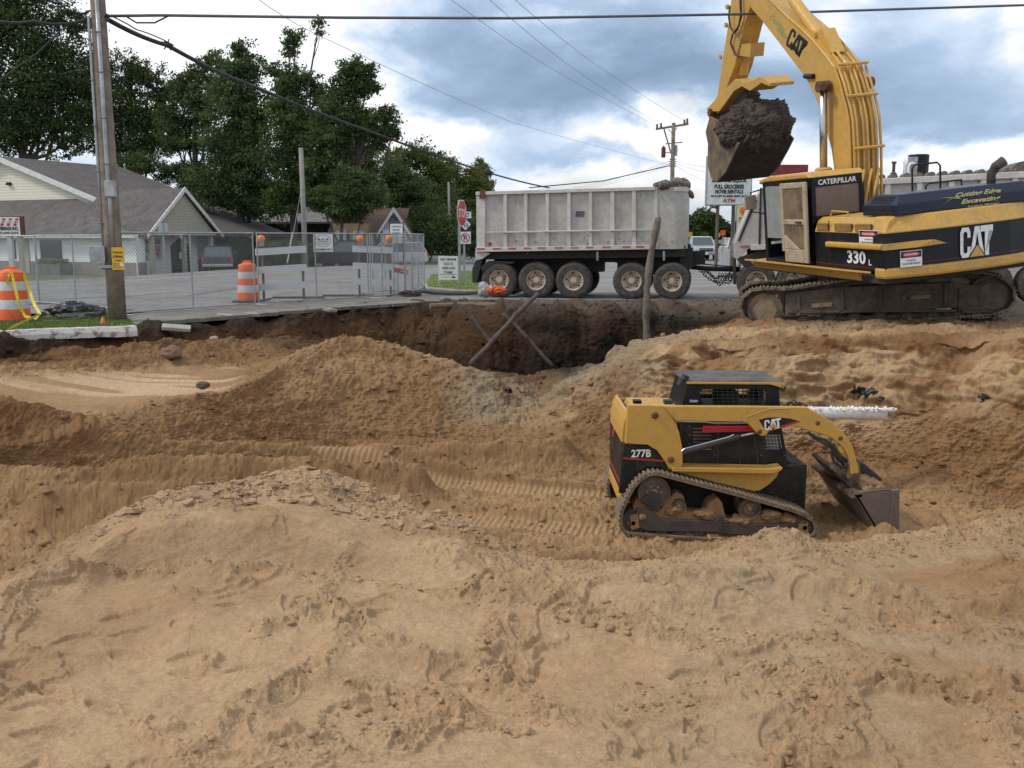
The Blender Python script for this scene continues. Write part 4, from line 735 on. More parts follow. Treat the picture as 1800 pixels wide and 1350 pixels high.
# ------------------------------------------------------------------ poles and wires
t = thing('utility_pole', 'tall weathered wooden pole with grey conduits and boxes at the left', 'utility pole', gr(205, 566))
Yp = gr(205, 566)[1]; top = at(168, -60, Yp); bot = gr(207, 567, 0)
def onpole(py): f = (py + 60) / 627; return at(168 + 39 * f, py, Yp)
mb = MB(); path = [onpole(q) for q in (575, 420, 250, 100, -60, -200)]; mb.tube(path, [.185, .18, .165, .15, .14, .13], 20); mb.build('shaft', WOODP, t, smooth=True)
mb = MB(); mb.tube([onpole(q) + [-.16, -.1, 0] for q in (432, 250, 40, 30)], .032, 8); mb.build('conduit', GALV, t, smooth=True)
mb = MB(); mb.tube([onpole(q) + [.075, -.19, 0] for q in (440, 350)] + [onpole(q) + [.055, -.18, 0] for q in (320, 200, -80)], .042, 8); mb.build('conduit', GALV, t, smooth=True)
c = onpole(333) + [.12, -.24, 0]; mb = MB(); mb.box(c, (.20, .14, .32)); mb.build('junction_box', GALV, t, bevel=.01)
c = onpole(446) + [-.24, -.2, 0]; mb = MB(); mb.box(c, (.30, .2, .32), .25); b_ = mb.build('meter_box', GALV, t, bevel=.015)
mb = MB(); mb.lathe(c + [.0, -.1, .03], (-.1, -1, 0), [(0, .012), (.01, .012)], 10); mb.build('lock', STEEL, b_)
c = onpole(468) + [-.05, -.2, 0]; mb = MB(); mb.box(c, (.26, .05, .06)); mb.tube([onpole(462) + [-.2, -.2, 0], onpole(470) + [-.2, -.2, 0]], .03, 8); mb.build('bracket', GALV, t)
for q in (60, 130, 210, 290, 380, 460):
    mb = MB(); mb.tube([onpole(q) + [.13, -.22, 0], onpole(q) + [.0, -.225, 0]], .011, 5); mb.build('pipe_strap', STEEL, t)
    mb = MB(); mb.tube([onpole(q + 12) + [-.21, -.13, 0], onpole(q + 12) + [-.11, -.15, 0]], .011, 5); mb.build('pipe_strap', STEEL, t)
mb = MB(); mb.tube([onpole(33) + [-.2, 0, 0], onpole(33) + [.2, 0, 0]], .03, 6); mb.tube([onpole(22) + [-.25, 0, .02], onpole(20) + [.05, -.16, 0]], .02, 6); mb.build('cable_clamp', STEEL, t)
c = onpole(454) + [.20, -.26, 0]; s = thing('yellow_sign', 'small yellow printed sign fixed to the wooden pole', 'sign', c - [0, 0, .24]); rt = Vector((1, .12, 0)).normalized()
mb = MB(); mb.box(c, (.245, .012, .46), math.atan2(.12, 1), 0, 0); mb.build('panel', mat('sign_yellow', (.72, .42, .03), .5), s)
for i, (tt, ww, hh) in enumerate((('Hometown', .19, .055), ('& Market', .19, .055), ('OPEN', .12, .03))): text(tt, c + [0, -.012, .13 - i * .085], rt, (0, 0, 1), ww, hh, BLKTXT, s)
for i in range(4): text('FRESH LOCAL', c + [-.03, -.012, -.1 - i * .03], rt, (0, 0, 1), .14, .016, mat('brown_print', (.12, .06, .01), .6), s)
mb = MB(); mb.box(c + [.07, -.012, -.12], (.08, .004, .07), .12); mb.build('white_patch', WHT, s)
def wire(name, label, pts, r=.012, sag=0., m=WIREM, grp=None, n=24):
    mb = MB(); P = []
    for a, b in zip(pts[:-1], pts[1:]):
        a, b = np.array(a, float), np.array(b, float)
        for k in range(n):
            f = k / n; p = a + (b - a) * f; p = p.copy(); p[2] -= sag * 4 * f * (1 - f); P.append(p)
    P.append(np.array(pts[-1], float)); mb.tube(P, r, 6); return tag(mb.build(name, m, smooth=True), label, 'cable', grp)
GW = 'overhead cables'
pt = onpole(30)
wire('overhead_cable', 'thick cable crossing the whole top of the picture from the wooden pole', [pt + [.15, 0, .02], at(285, 27, 19.8), at(600, 31, 20.5), at(900, 32, 21.3), at(1300, 25, 22.5), at(1800, 9, 24), at(2500, -25, 26)], .028, 0, mat('grey_cable', (.10, .10, .11), .5), GW, 8)
wire('slack_cable', 'thin slack cable loop hanging just right of the wooden pole top', [pt + [.15, -.05, 0], at(220, 28, 19.6), at(240, 40, 19.7), at(272, 40, 19.7), at(296, 28, 19.8)], .016, 0, WIREM, GW, 4)
wire('service_cable', 'heavy bundled cable falling from the wooden pole behind the trailer', [pt + [.15, 0, -.03], at(295, 80, 22), at(430, 145, 27), at(640, 227, 36), at(860, 304, 52), at(965, 330, 66)], .05, 0.05, WIREM, GW, 10)
wire('lashed_cable', 'thin line lashed above the heavy bundled cable near the wooden pole', [pt + [.15, 0, .06], at(240, 52, 20.5), at(295, 74, 22)], .014, -.02, WIREM, GW, 6)
for px, py, Y, l in ((295, 79, 22, 'black splice clamp with loose ends on the heavy cable near the pole'), (858, 303, 52, 'round black splice on the heavy cable above the trailer')):
    r_ = 5 / FP * Y; mb = MB(); c = at(px, py, Y); mb.lathe(c, (1, .3, -.4), [(-r_ * 1.6, r_ * .5), (-r_, r_), (r_, r_), (r_ * 1.6, r_ * .5)], 10)
    for k in range(5): a = k * 1.3; mb.tube([c, c + np.array([math.cos(a) * r_ * 2, 0, math.sin(a) * r_ * 2])], r_ * .2, 5)
    tag(mb.build('cable_splice', BLKRUB), l, 'splice')
wire('overhead_cable', 'cable sagging left from the wooden pole across the tall tree', [pt + [-.2, 0, -.02], at(110, 42, 19.5), at(60, 37, 19.4), at(0, 38, 19.2), at(-200, 45, 19)], .03, .03, WIREM, GW, 8)
wire('overhead_cable', 'cable rising left off the top of the picture from the wooden pole', [pt + [-.2, 0, .1], at(130, 22, 19.4), at(105, 6, 19.2), at(80, -4, 19), at(0, -50, 18.6)], .022, .03, WIREM, GW, 8)
wire('guy_wire', 'thin grey wire slanting down across the tall left tree', [at(105, 55, 21), at(70, 90, 22), at(0, 140, 24), at(-120, 215, 27)], .018, 0, WIREM, GW, 6)
# far pole with crossarm and transformer
Yf = 62
t = thing('utility_pole', 'far utility pole with a crossarm and a red transformer beyond the trailer', 'utility pole', (xat(1182, Yf), Yf, 0))
xp = at(1182, 300, Yf)[0]; zt = at(0, 216, Yf)[2]; mb = MB(); mb.tube([(xp, Yf, 0), (xp, Yf, zt)], [.17, .12], 12); mb.build('shaft', WOODP, t, smooth=True)
a = at(1153, 227, Yf); b = at(1210, 218, Yf); mb = MB(); mb.tube([a, b], .09, 4); mb.build('crossarm', WOODP, t)
mb = MB(); mb.tube([at(1167, 226, Yf - .2), at(1179, 268, Yf - .2)], .05, 6); mb.tube([at(1175, 227, Yf - .2), at(1182, 236, Yf - .2), at(1190, 224, Yf - .2)], .03, 6); mb.build('brace', WOODP, t)
for px, py in ((1155, 224), (1162, 222), (1208, 214), (1203, 216)): c = at(px, py, Yf); mb = MB(); mb.lathe(c - [0, 0, .12], (0, 0, 1), [(0, .05), (.1, .09), (.14, .06), (.3, .07), (.34, .02)], 8); mb.build('insulator', STEEL, t)
c = at(1166, 277, Yf); mb = MB(); mb.lathe(c, (0, 0, 1), [(0, .12), (.03, .14), (.62, .14), (.68, .06), (.74, .06)], 12); mb.build('transformer', mat('transformer_red', (.14, .02, .025), .5), t)
c = at(1188, 274, Yf); mb = MB(); mb.lathe(c, (0, 0, 1), [(0, .1), (.65, .1), (.7, .04)], 12); mb.build('transformer', GALV, t)
mb = MB(); mb.tube([at(1166, 268, Yf), at(1182, 269, Yf)], .03, 6); mb.tube([at(1170, 253, Yf), at(1200, 250, Yf)], .035, 6); mb.build('bracket', STEEL, t)
for k in range(4): mb = MB(); mb.tube([at(1177, 280 + k * 4, Yf), at(1188, 280 + k * 4, Yf)], .04, 6); mb.build('spool', STEEL, t)
for (a, b, l) in (((790, 0), (1156, 222), 'left of the three thin lines coming down to the far crossarm'), ((858, 0), (1163, 221), 'middle of the three thin lines coming down to the far crossarm'), ((903, 0), (1206, 214), 'right of the three thin lines coming down to the far crossarm')):
    f0 = at(a[0] - (b[0] - a[0]) * .12, a[1] - b[1] * .16, 24); wire('power_line', l, [f0, at((a[0] * .55 + b[0] * .45), (a[1] * .55 + b[1] * .45) + 12, 38), at(b[0], b[1], Yf)], .008, .05, mat('far_line', (.30, .32, .36), .6), GW)
wire('power_line', 'faint thin line from the top left down to the far pole spools', [at(450, -4, 22), at(560, 62, 26), at(900, 215, 42), at(1177, 290, Yf)], .008, .05, MATS['far_line'], GW)
wire('power_line', 'line sagging from the far pole to the trailer top', [at(930, 330, 56), at(1060, 318, 58), at(1177, 291, Yf)], .03, 0, WIREM, GW)
for i, (y0, y1) in enumerate(((283, 293), (287, 303), (291, 322))): wire('power_line', ['upper', 'middle', 'lower'][i] + ' line running right from the far pole to the grocery sign', [at(1188, y0, Yf), at(1250, y1, Yf + 8), at(1420, y1 + 25, Yf + 30)], .010, .1, MATS['far_line'], GW)
for i in range(3): wire('power_line', ['highest', 'middle', 'lowest'][i] + ' faint line running left from the far pole spools', [at(1177, 283 + i * 4, Yf), at(1050, 322 + i * 3, 75), at(900, 345, 90)], .009, .1, MATS['far_line'], GW)
# slim posts among the trees
for px, py0, Y, r_, l in ((536, 260, 57, .13, 'bare grey wooden pole standing in front of the tall trees'), (790, 320, 78, .09, 'thin distant pole left of the stop sign'), (1287, 355, 66, .09, 'pale slim pole behind the grocery sign legs')):
    xq = xat(px, Y); z1 = at(px, py0, Y)[2]; t = thing('wooden_pole', l, 'pole', (xq, Y, ZB)); mb = MB(); mb.tube([(xq + .05, Y, ZB), (xq, Y, z1)], [r_ * 1.25, r_], 10); mb.build('shaft', mat('pale_pole', (.26, .25, .24), .8, col2=(.15, .14, .13)), t, smooth=True)
wire('guy_wire', 'thin guy wire slanting from the bare grey pole down to the grass', [at(535, 300, 57), at(514, 420, 55)], .015, 0, MATS['far_line'], GW)
mb = MB(); mb.tube([at(514, 408, 55), at(505, 462, 54.5)], .035, 6); tag(mb.build('guy_guard', WHITEP), 'white plastic guard on the lower end of the guy wire', 'guard')
# ------------------------------------------------------------------ excavator
yw = R(102); f_ = Vector((math.cos(yw), math.sin(yw), .025)).normalized(); l_ = Vector((-math.sin(yw), math.cos(yw), -.11)); l_ = (l_ - f_ * l_.dot(f_)).normalized(); u_ = f_.cross(l_)
EXO = Vector((7.25, 19.15, 0)); ME = Matrix((( f_.x, l_.x, u_.x, EXO.x), (f_.y, l_.y, u_.y, EXO.y), (f_.z, l_.z, u_.z, EXO.z), (0, 0, 0, 1))); MEI = ME.inverted()
def ep(px, py, ly=.3):                  # pixel -> point on the machine plane local y = ly
    return onpl(px, py, EXO + l_ * ly, l_)
ex = thing('excavator', 'yellow and black tracked excavator standing above the pit with a full bucket raised', 'excavator', (7.25, 19.15, .18))
# undercarriage
ta = R(-13); tN = np.array([math.sin(-ta), math.cos(-ta), 0]); tD = np.array([math.cos(ta), math.sin(ta), 0]); tO = np.array([7.25, 19.15, 0]) - tN * 1.6
outer = [(1300, 540), (1301, 530), (1306, 520), (1316, 511), (1332, 506), (1360, 507), (1383, 507), (1408, 504), (1432, 500), (1460, 495), (1488, 491), (1520, 487), (1560, 484), (1620, 480), (1687, 476), (1730, 478), (1758, 484), (1777, 496), (1788, 513), (1787, 530), (1780, 542), (1766, 550), (1743, 555), (1700, 558), (1640, 562), (1580, 566), (1520, 570), (1440, 572), (1375, 572), (1330, 570), (1312, 565), (1303, 554)]
def resample(P, step, closed=True):
    P = [np.array(p, float) for p in P]; Q = P + [P[0]] if closed else P; seg = [np.linalg.norm(b - a) for a, b in zip(Q[:-1], Q[1:])]; L = sum(seg); n = max(3, int(round(L / step))); out = []
    cum = np.concatenate([[0], np.cumsum(seg)])
    for k in range(n if closed else n + 1):
        s = L * k / n; i = min(np.searchsorted(cum, s, side='right') - 1, len(seg) - 1); out.append(Q[i] + (Q[i + 1] - Q[i]) * ((s - cum[i]) / max(seg[i], 1e-9)))
    return out
SHOE = mat('muddy_track_shoe', (.20, .155, .10), .9, .0, col2=(.06, .048, .038), amt=.9, scale=5, lo=.40, hi=.60, bump=.6, bscale=30)
base = resample([onpl(x, y, tO, tN) for x, y in outer], .216)
for side, off in (('near', 0.), ('far', 2.6)):
    P = [p + tN * off for p in base]; mb = MB(); n = len(P); cen = sum(P) / n; lk = MB()
    for i in range(n):
        a, b = P[i], P[(i + 1) % n]; t = (b - a) / np.linalg.norm(b - a); nn = np.cross(tN, t); 
        if nn @ ((a + b) / 2 - cen) < 0: nn = -nn
        q = [a + t * .006, b - t * .006, b - t * .006 - nn * .035, b - t * .03 - nn * .04, a + t * .03 - nn * .04, a + t * .006 - nn * .035]
        mb.prism(q, tN * .62)
        for f in (.12, .5, .86): c = a + (b - a) * f; mb.prism([c - t * .012, c + t * .012, c + t * .008 + nn * .028, c - t * .008 + nn * .028], tN * .62)
        c = (a + b) / 2 - nn * .09 + tN * .22
        lk.prism([c - t * .105 - nn * .045, c + t * .095 - nn * .045, c + t * .095 + nn * .045, c - t * .105 + nn * .045], tN * .06); lk.prism([c + tN * .14 - t * .105 - nn * .045, c + tN * .14 + t * .095 - nn * .045, c + tN * .14 + t * .095 + nn * .045, c + tN * .14 - t * .105 + nn * .045], tN * .06)
        lk.tube([c + t * .1 - tN * .02, c + t * .1 + tN * .22], .026, 6)
    tr = mb.build('track', SHOE, ex, label=side + ' crawler track'); lk.build('chain', DARKMUD, tr)
    o2 = tN * off
    fr = MB(); pl = [(1381, 516), (1470, 505), (1680, 496), (1700, 500), (1742, 503), (1742, 546), (1720, 553), (1692, 551), (1686, 541), (1530, 549), (1380, 556)]
    fr.prism([onpl(x, y, tO + tN * .1, tN) + o2 for x, y in pl], tN * .42); frm = fr.build('track_frame', DARKMUD, ex, bevel=.02)
    if side == 'near':
        for x0, x1, y0, y1 in ((1427, 1462, 534, 541), (1400, 1406, 518, 556), (1478, 1483, 510, 552), (1545, 1550, 506, 548), (1660, 1665, 500, 542), (1384, 1680, 546, 550), (1587, 1592, 521, 528), (1600, 1636, 520, 526), (1686, 1745, 505, 545)):
            q = MB(); q.prism([onpl(a, b, tO + tN * .07, tN) for a, b in ((x0, y1), (x1, y1 - 2), (x1, y0 - 2), (x0, y0))], tN * .05); q.build('frame_plate', MUDM if y1 - y0 < 20 and x1 - x0 < 100 else DARKMUD, frm)
    for (cx, cy, r0, nm) in ((1345, 546, .255, 'idler'), (1745, 520, .30, 'sprocket')):
        c = onpl(cx, cy, tO + tN * .06, tN) + o2; q = MB(); q.lathe(c, tN, [(0, r0 * .25), (.0, r0 * .82), (.03, r0 * .88), (.05, r0), (.09, r0), (.10, r0 * 1.3), (.40, r0 * 1.3), (.41, r0)], 32)
        q.build(nm, MUDM if nm == 'idler' else DARKMUD, ex, smooth=False)
    for k in range(7):
        c = onpl(1410 + k * 46, 563 - k * 1.6, tO + tN * .16, tN) + o2; q = MB(); q.lathe(c, tN, [(0, .09), (.05, .10), (.06, .13), (.28, .13), (.29, .09)], 16); q.build('roller', DARKMUD, ex)
    for k in (1485, 1575): c = onpl(k, 503, tO + tN * .2, tN) + o2; q = MB(); q.lathe(c, tN, [(0, .08), (.3, .08)], 14); q.build('carrier_roller', DARKMUD, ex)
q = MB(); c = np.array([7.25, 19.15, .0]); 
q.prism([c - tD * .9 - tN * 1.2 + [0, 0, .55], c + tD * .9 - tN * 1.2 + [0, 0, .55], c + tD * .9 - tN * 1.2 + [0, 0, 1.0], c - tD * .9 - tN * 1.2 + [0, 0, 1.0]], tN * 2.4); q.lathe(c + [0, 0, .9], u_, [(0, .75), (.40, .75)], 36); q.build('centre_frame', DARKMUD, ex)
# slewing deck and bodywork
def eb(): return MB(ME)
q = eb(); q.bx(-2.9, 1.85, -1.45, 1.45, 1.20, 1.36); q.build('deck', CHAS, ex, bevel=.02)
q = eb(); q.prism([(1.95, 1.52, 1.40), (1.95, 1.52, 1.34), (1.75, 1.45, 1.22), (-2.2, 1.45, 1.22), (-2.2, 1.52, 1.34), (-2.2, 1.52, 1.40)], (0, -1.0, 0)); q.build('side_step', YEL, ex, bevel=.01)
q = eb(); q.prism([(1.9, 1.7, 1.41), (-2.1, 1.7, 1.41), (-2.6, 1.52, 1.38), (1.9, 1.50, 1.38)], (0, 0, .035)); q.build('catwalk', YEL, ex, bevel=.006)
# body: black lower side, yellow upper with chamfer
ZB0, ZT = 1.42, 2.31
sb = eb(); sb.bx(-3.0, -.74, .55, 1.5, 1.42, 2.06); sidepan = sb.build('side_panel', BLK, ex, bevel=.01)
sb = eb(); sb.prism([(-3.0, 1.5, 2.06), (-3.0, 1.42, 2.26), (-3.0, 1.32, 2.32), (-3.0, .5, 2.32), (-3.0, .5, 2.06)], (2.26, 0, 0)); up = sb.build('side_cover', YEL, ex, bevel=.01)
q = eb(); q.bx(-2.2, -.74, .50, -1.45, 1.42, 2.28); q.build('engine_bay', YEL, ex, bevel=.02)
q = eb(); q.bx(-.74, 1.6, -1.45, -.45, 1.42, 2.25); q.build('tank_cover', YEL, ex, bevel=.03)
for x0, x1 in ((-1.22, -.85), (-2.0, -1.45), (-2.6, -2.12)):
    gq = eb(); gq.bx(x0, x1, 1.47, 1.505, 2.09, 2.22); g0 = gq.build('vent', STEEL, up)
    gq = eb()
    for k in range(6): gq.box(((x0 + x1) / 2, 1.508, 2.10 + k * .022), (x1 - x0, .008, .008))
    gq.build('louvre', YEL, g0)
q = eb(); q.bx(-3.02, -1.25, 1.50, 1.60, 1.80, 1.90); q.build('side_strip', YEL, ex, bevel=.03)
q = eb(); q.bx(-1.252, -1.262, 1.49, 1.504, 1.43, 2.28); q.bx(-2.96, -.76, 1.501, 1.5035, 1.475, 1.49); q.build('panel_line', mat('dark_red_line', (.10, .008, .01), .5), sidepan)
# counterweight
q = eb(); cw = [(-3.0, 1.52), (-3.08, 1.30), (-3.22, .7), (-3.26, 0), (-3.22, -.7), (-3.08, -1.30), (-3.0, -1.52), (-2.68, -1.52), (-2.68, 1.52)]
cw2 = [(x, y) for x, y in cw]
q.prism([(x, y, 1.30) for x, y in cw2], (0, 0, .20)); cwo = q.build('counterweight', YEL, ex, bevel=.05, smooth=False)
q = eb(); q.prism([(x, y, 1.50) for x, y in cw2], (0, 0, .56)); q.build('black_band', BLK, cwo)
q = eb()
n = len(cw2); vs = [(x, y, 2.06) for x, y in cw2] + [(x * .965, y * .94, 2.34) for x, y in cw2]; q.add(vs, [tuple(range(n)), tuple(range(n, 2 * n))[::-1]] + [(i, n + i, n + (i + 1) % n, (i + 1) % n) for i in range(n)]); q.build('top_moulding', YEL, cwo, bevel=.03)
q = eb(); q.prism([(-3.05, 1.56, 1.80), (-3.16, 1.30, 1.80), (-3.22, 1.05, 1.80), (-3.25, .72, 1.86), (-3.25, .85, 1.90), (-3.16, 1.30, 1.90), (-3.05, 1.60, 1.90)], (.1, 0, 0)); 
q = eb(); q.add([(-3.06, 1.60, 1.80), (-3.19, 1.02, 1.80), (-3.29, .55, 1.82), (-3.26, .75, 1.90), (-3.16, 1.10, 1.91), (-3.06, 1.60, 1.90), (-2.95, 1.5, 1.80), (-3.1, .8, 1.80), (-3.1, .8, 1.9), (-2.95, 1.5, 1.9)], [(0, 1, 4, 5), (1, 2, 3, 4), (0, 6, 7, 1), (5, 4, 8, 9), (1, 7, 2), (4, 3, 8)]); q.build('trim_strip', YEL, cwo)
q = eb(); q.add([(-3.02, -1.56, 1.80), (-3.10, -1.30, 1.80), (-3.10, -1.30, 1.90), (-3.02, -1.56, 1.92)], [(0, 1, 2, 3)]); q.build('trim_strip', YEL, cwo)
# lettering on the counterweight and side
E3 = ME.to_3x3(); back = E3 @ Vector((-1, 0, 0)); rgt = E3 @ Vector((0, -1, 0)); upv = E3 @ Vector((0, 0, 1)); lft = E3 @ Vector((0, 1, 0)); aft = E3 @ Vector((-1, 0, 0))
def letter_c(c, rt, u, w, h, th, m, par):       # a heavy condensed C as an outline
    P = [(.5, .22), (.5, .34), (.34, .5), (-.34, .5), (-.5, .34), (-.5, -.34), (-.34, -.5), (.34, -.5), (.5, -.34), (.5, -.22), (th, -.22), (th, -.26), (.10, -.32), (-.08, -.32), (-.5 + th + .5 - .5, -.26), (-.5 + th + .0, .26), (-.08, .32), (.10, .32), (th, .26), (th, .22)]
    th2 = .30; P = [(.5, .15), (.5, .34), (.32, .5), (-.32, .5), (-.5, .34), (-.5, -.34), (-.32, -.5), (.32, -.5), (.5, -.34), (.5, -.15), (.5 - th2, -.15), (.5 - th2, -.30), (.12, -.36), (-.12, -.36), (-.5 + th2, -.30), (-.5 + th2, .30), (-.12, .36), (.12, .36), (.5 - th2, .30), (.5 - th2, .15)]
    q = MB(); q.add([Vector(V3(c)) + rt * (x * w) + u * (y * h) for x, y in P], [(0, 1, 18, 19), (1, 2, 17, 18), (2, 3, 16, 17), (3, 4, 15, 16), (4, 5, 14, 15), (5, 6, 13, 14), (6, 7, 12, 13), (7, 8, 11, 12), (8, 9, 10, 11)]); return q
def cat_logo(c, rt, u, W, H, par, tri=True, col=None, shear=0):
    rt = Vector(V3(rt)).normalized(); u = Vector(V3(u)).normalized(); c = Vector(V3(c)); nn = rt.cross(u); rt0 = rt; col = col or WHT
    def pt(x, y): return c + rt * (x * W + shear * y * H) + u * (y * H)
    C = [(.5, .15), (.5, .34), (.32, .5), (-.32, .5), (-.5, .34), (-.5, -.34), (-.32, -.5), (.32, -.5), (.5, -.34), (.5, -.15), (.2, -.15), (.2, -.30), (.08, -.36), (-.08, -.36), (-.2, -.30), (-.2, .30), (-.08, .36), (.08, .36), (.2, .30), (.2, .15)]
    q = MB(); q.add([pt(-.345 + x * .31, y) for x, y in C], [(0, 1, 18, 19), (1, 2, 17, 18), (2, 3, 16, 17), (3, 4, 15, 16), (4, 5, 14, 15), (5, 6, 13, 14), (6, 7, 12, 13), (7, 8, 11, 12), (8, 9, 10, 11)])
    q.add([pt(-.21, -.5), (pt(-.06, .5)), pt(.09, .5), pt(.24, -.5), pt(.12, -.5), pt(.015, .30), pt(-.09, -.5)], [(0, 6, 5, 1), (1, 5, 2), (2, 5, 4, 3)])
    q.add([pt(.12, .5), pt(.5, .5), pt(.5, .30), pt(.38, .30), pt(.38, -.5), pt(.25, -.5), pt(.25, .30), pt(.12, .30)], [(0, 7, 6, 2, 1), (6, 5, 4, 3, 2)])
    o = q.build('lettering', col, par)
    if tri:
        q = MB(); q.add([pt(-.26, -.5) + nn * .003, pt(.27, -.5) + nn * .003, pt(.01, -.06) + nn * .003], [(0, 1, 2)]); q.build('emblem_outline', BLK, par)
        q = MB(); q.add([pt(-.22, -.5) + nn * .006, pt(.23, -.5) + nn * .006, pt(.01, -.12) + nn * .006], [(0, 1, 2)]); q.build('emblem', YEL, par)
    return o
cat_logo(ME @ Vector((-3.272, -.02, 1.785)), rgt, upv, .62, .50, cwo)
q = eb(); q.add([(-3.09, 1.3, 1.535), (-3.225, .7, 1.535), (-3.265, 0, 1.535), (-3.225, -.7, 1.535), (-3.09, -1.3, 1.535), (-3.09, -1.3, 1.55), (-3.225, -.7, 1.55), (-3.265, 0, 1.55), (-3.225, .7, 1.55), (-3.09, 1.3, 1.55)], [(0, 9, 8, 1), (1, 8, 7, 2), (2, 7, 6, 3), (3, 6, 5, 4)]); q.build('red_line', MATS['dark_red_line'], cwo)
text('330', ME @ Vector((-2.14, 1.506, 1.64)), aft, upv, .58, .23, WHT, sidepan, bold=.03); text('L', ME @ Vector((-2.56, 1.506, 1.57)), aft, upv, .08, .10, WHT, sidepan)
REDT = mat('danger_red', (.50, .02, .04), .5)
def danger(c, rt, u, w, h, par):
    rt = Vector(V3(rt)).normalized(); u = Vector(V3(u)).normalized(); nn = rt.cross(u); c = Vector(V3(c)); q = MB(); cc = c + nn * .002
    q.add([cc - rt * w / 2 - u * h / 2, cc + rt * w / 2 - u * h / 2, cc + rt * w / 2 + u * h / 2, cc - rt * w / 2 + u * h / 2], [(0, 1, 2, 3)]); s = q.build('warning_sticker', WHT, par)
    def rect(x0, x1, y0, y1, m, k, nm):
        q = MB(); cc = c + nn * k; q.add([cc + rt * a * w + u * b * h for a, b in ((x0, y0), (x1, y0), (x1, y1), (x0, y1))], [(0, 1, 2, 3)]); q.build(nm, m, s)
    rect(-.47, .47, .07, .46, BLK, .004, 'black_field')
    q = MB(); cc = c + nn * .006 + u * .265 * h; q.add([cc + rt * math.cos(k * .3927) * w * .42 + u * math.sin(k * .3927) * h * .15 for k in range(16)], [tuple(range(16))]); q.build('red_oval', REDT, s)
    text('DANGER', c + u * .265 * h, rt, u, w * .62, h * .13, WHT, s, depth=.009); text('SWING', c - u * .10 * h, rt, u, w * .42, h * .10, BLKTXT, s, depth=.005); text('COUNTERWEIGHT', c - u * .30 * h, rt, u, w * .86, h * .12, BLKTXT, s, depth=.005)
def cwn(y): # point on the rear face
    xs = np.interp(y, [-1.3, -.7, 0, .7, 1.3], [-3.08, -3.22, -3.26, -3.22, -3.08]); return float(xs)
tg = (E3 @ Vector((-(cwn(.95) - cwn(1.25)) * -1 * -1, -.30, 0))).normalized()
tdir = (E3 @ Vector((cwn(.95) - cwn(1.25), -.30, 0))).normalized(); danger(ME @ Vector((cwn(1.12) - .02, 1.12, 1.62)), tdir, upv, .36, .27, cwo)
tdir = (E3 @ Vector((cwn(-1.25) - cwn(-.95), -.30, 0))).normalized(); danger(ME @ Vector((cwn(-1.2) - .02, -1.2, 1.70)), tdir, upv, .22, .26, cwo)
danger(ME @ Vector((-2.55, 1.515, 1.99)), aft, upv, .58, .26, sidepan)
# engine hood
q = eb(); A = [(-3.05, 1.30), (-3.05, -1.34), (-2.04, -1.34), (-2.04, 1.30)]
def ring(ins, z): return [(-3.05 + ins, 1.30 - ins, z), (-3.05 + ins, -1.34 + ins, z), (-2.04 - ins, -1.34 + ins, z), (-2.04 - ins, 1.30 - ins, z)]
q.add(ring(0, 2.34) + ring(0, 2.52) + ring(.14, 2.68), [(0, 1, 2, 3)] + [(i, i + 4, (i + 1) % 4 + 4, (i + 1) % 4) for i in range(4)] + [(i + 4, i + 8, (i + 1) % 4 + 8, (i + 1) % 4 + 4) for i in range(4)] + [(8, 11, 10, 9)]); hood = q.build('engine_hood', NAVY, ex, bevel=.02)
q = eb()
for k in range(7): q.box((-2.55, 1.302, 2.375 + k * .022), (.78, .01, .008))
for k in range(5): q.box((-2.55, 1.285 - k * .022, 2.545 + k * .026), (.62, .01, .008))
q.build('grille', CHAS, hood)
GOLD = mat('gold_green_lettering', (.55, .50, .18), .5)
c0 = ME @ Vector((-3.055, -.22, 2.50))
text('Cutting Edge', c0 + upv * .06, rgt, upv, .86, .10, GOLD, hood, shear=.35, bold=.03, depth=.004); text('Excavating', c0 - upv * .06 + rgt * .05, rgt, upv, .76, .10, GOLD, hood, shear=.35, bold=.03, depth=.004)
q = MB(); cc = c0 - rgt * .62 + back * .004; q.add([cc - rgt * .22 - upv * .15, cc + rgt * .05 + upv * .0, cc + rgt * .30 + upv * .10, cc + rgt * .0 - upv * .03], [(0, 1, 2, 3)]); q.add([cc - rgt * .1 + upv * .06, cc + rgt * .3 - upv * .0, cc + rgt * .25 + upv * .03], [(0, 1, 2)]); q.build('swoosh', mat('green_gold', (.35, .38, .05), .5), hood)
text('Portland, Michigan', c0 - upv * .145 + rgt * .1, rgt, upv, .6, .035, GOLD, hood, depth=.004)
q = eb(); q.tube([(-2.45, -.95, 2.62), (-2.45, -.95, 2.82), (-2.5, -1.0, 2.95), (-2.62, -1.07, 3.04)], [.075, .075, .085, .09], 14); q.build('exhaust', RUB, ex, smooth=True)
q = eb(); q.tube([(-1.95, .25, 2.3), (-1.95, .25, 3.06), (-1.95, .19, 3.12), (-1.95, -.25, 3.12), (-1.95, -.31, 3.06), (-1.95, -.31, 2.3)], .018, 8); q.build('handrail', BLK, ex)
q = eb(); q.tube([(-1.2, -.55, 2.3), (-1.2, -.55, 2.7), (-1.2, -.62, 2.74), (-1.2, -1.3, 2.74), (-1.2, -1.35, 2.3)], .018, 8); q.build('handrail', BLK, ex)
q = eb(); q.tube([(-.9, 1.25, 2.33), (-.95, 1.25, 2.42), (-1.5, 1.25, 2.40), (-1.5, 1.25, 2.33)], .018, 8); q.build('grab_handle', YEL, ex)
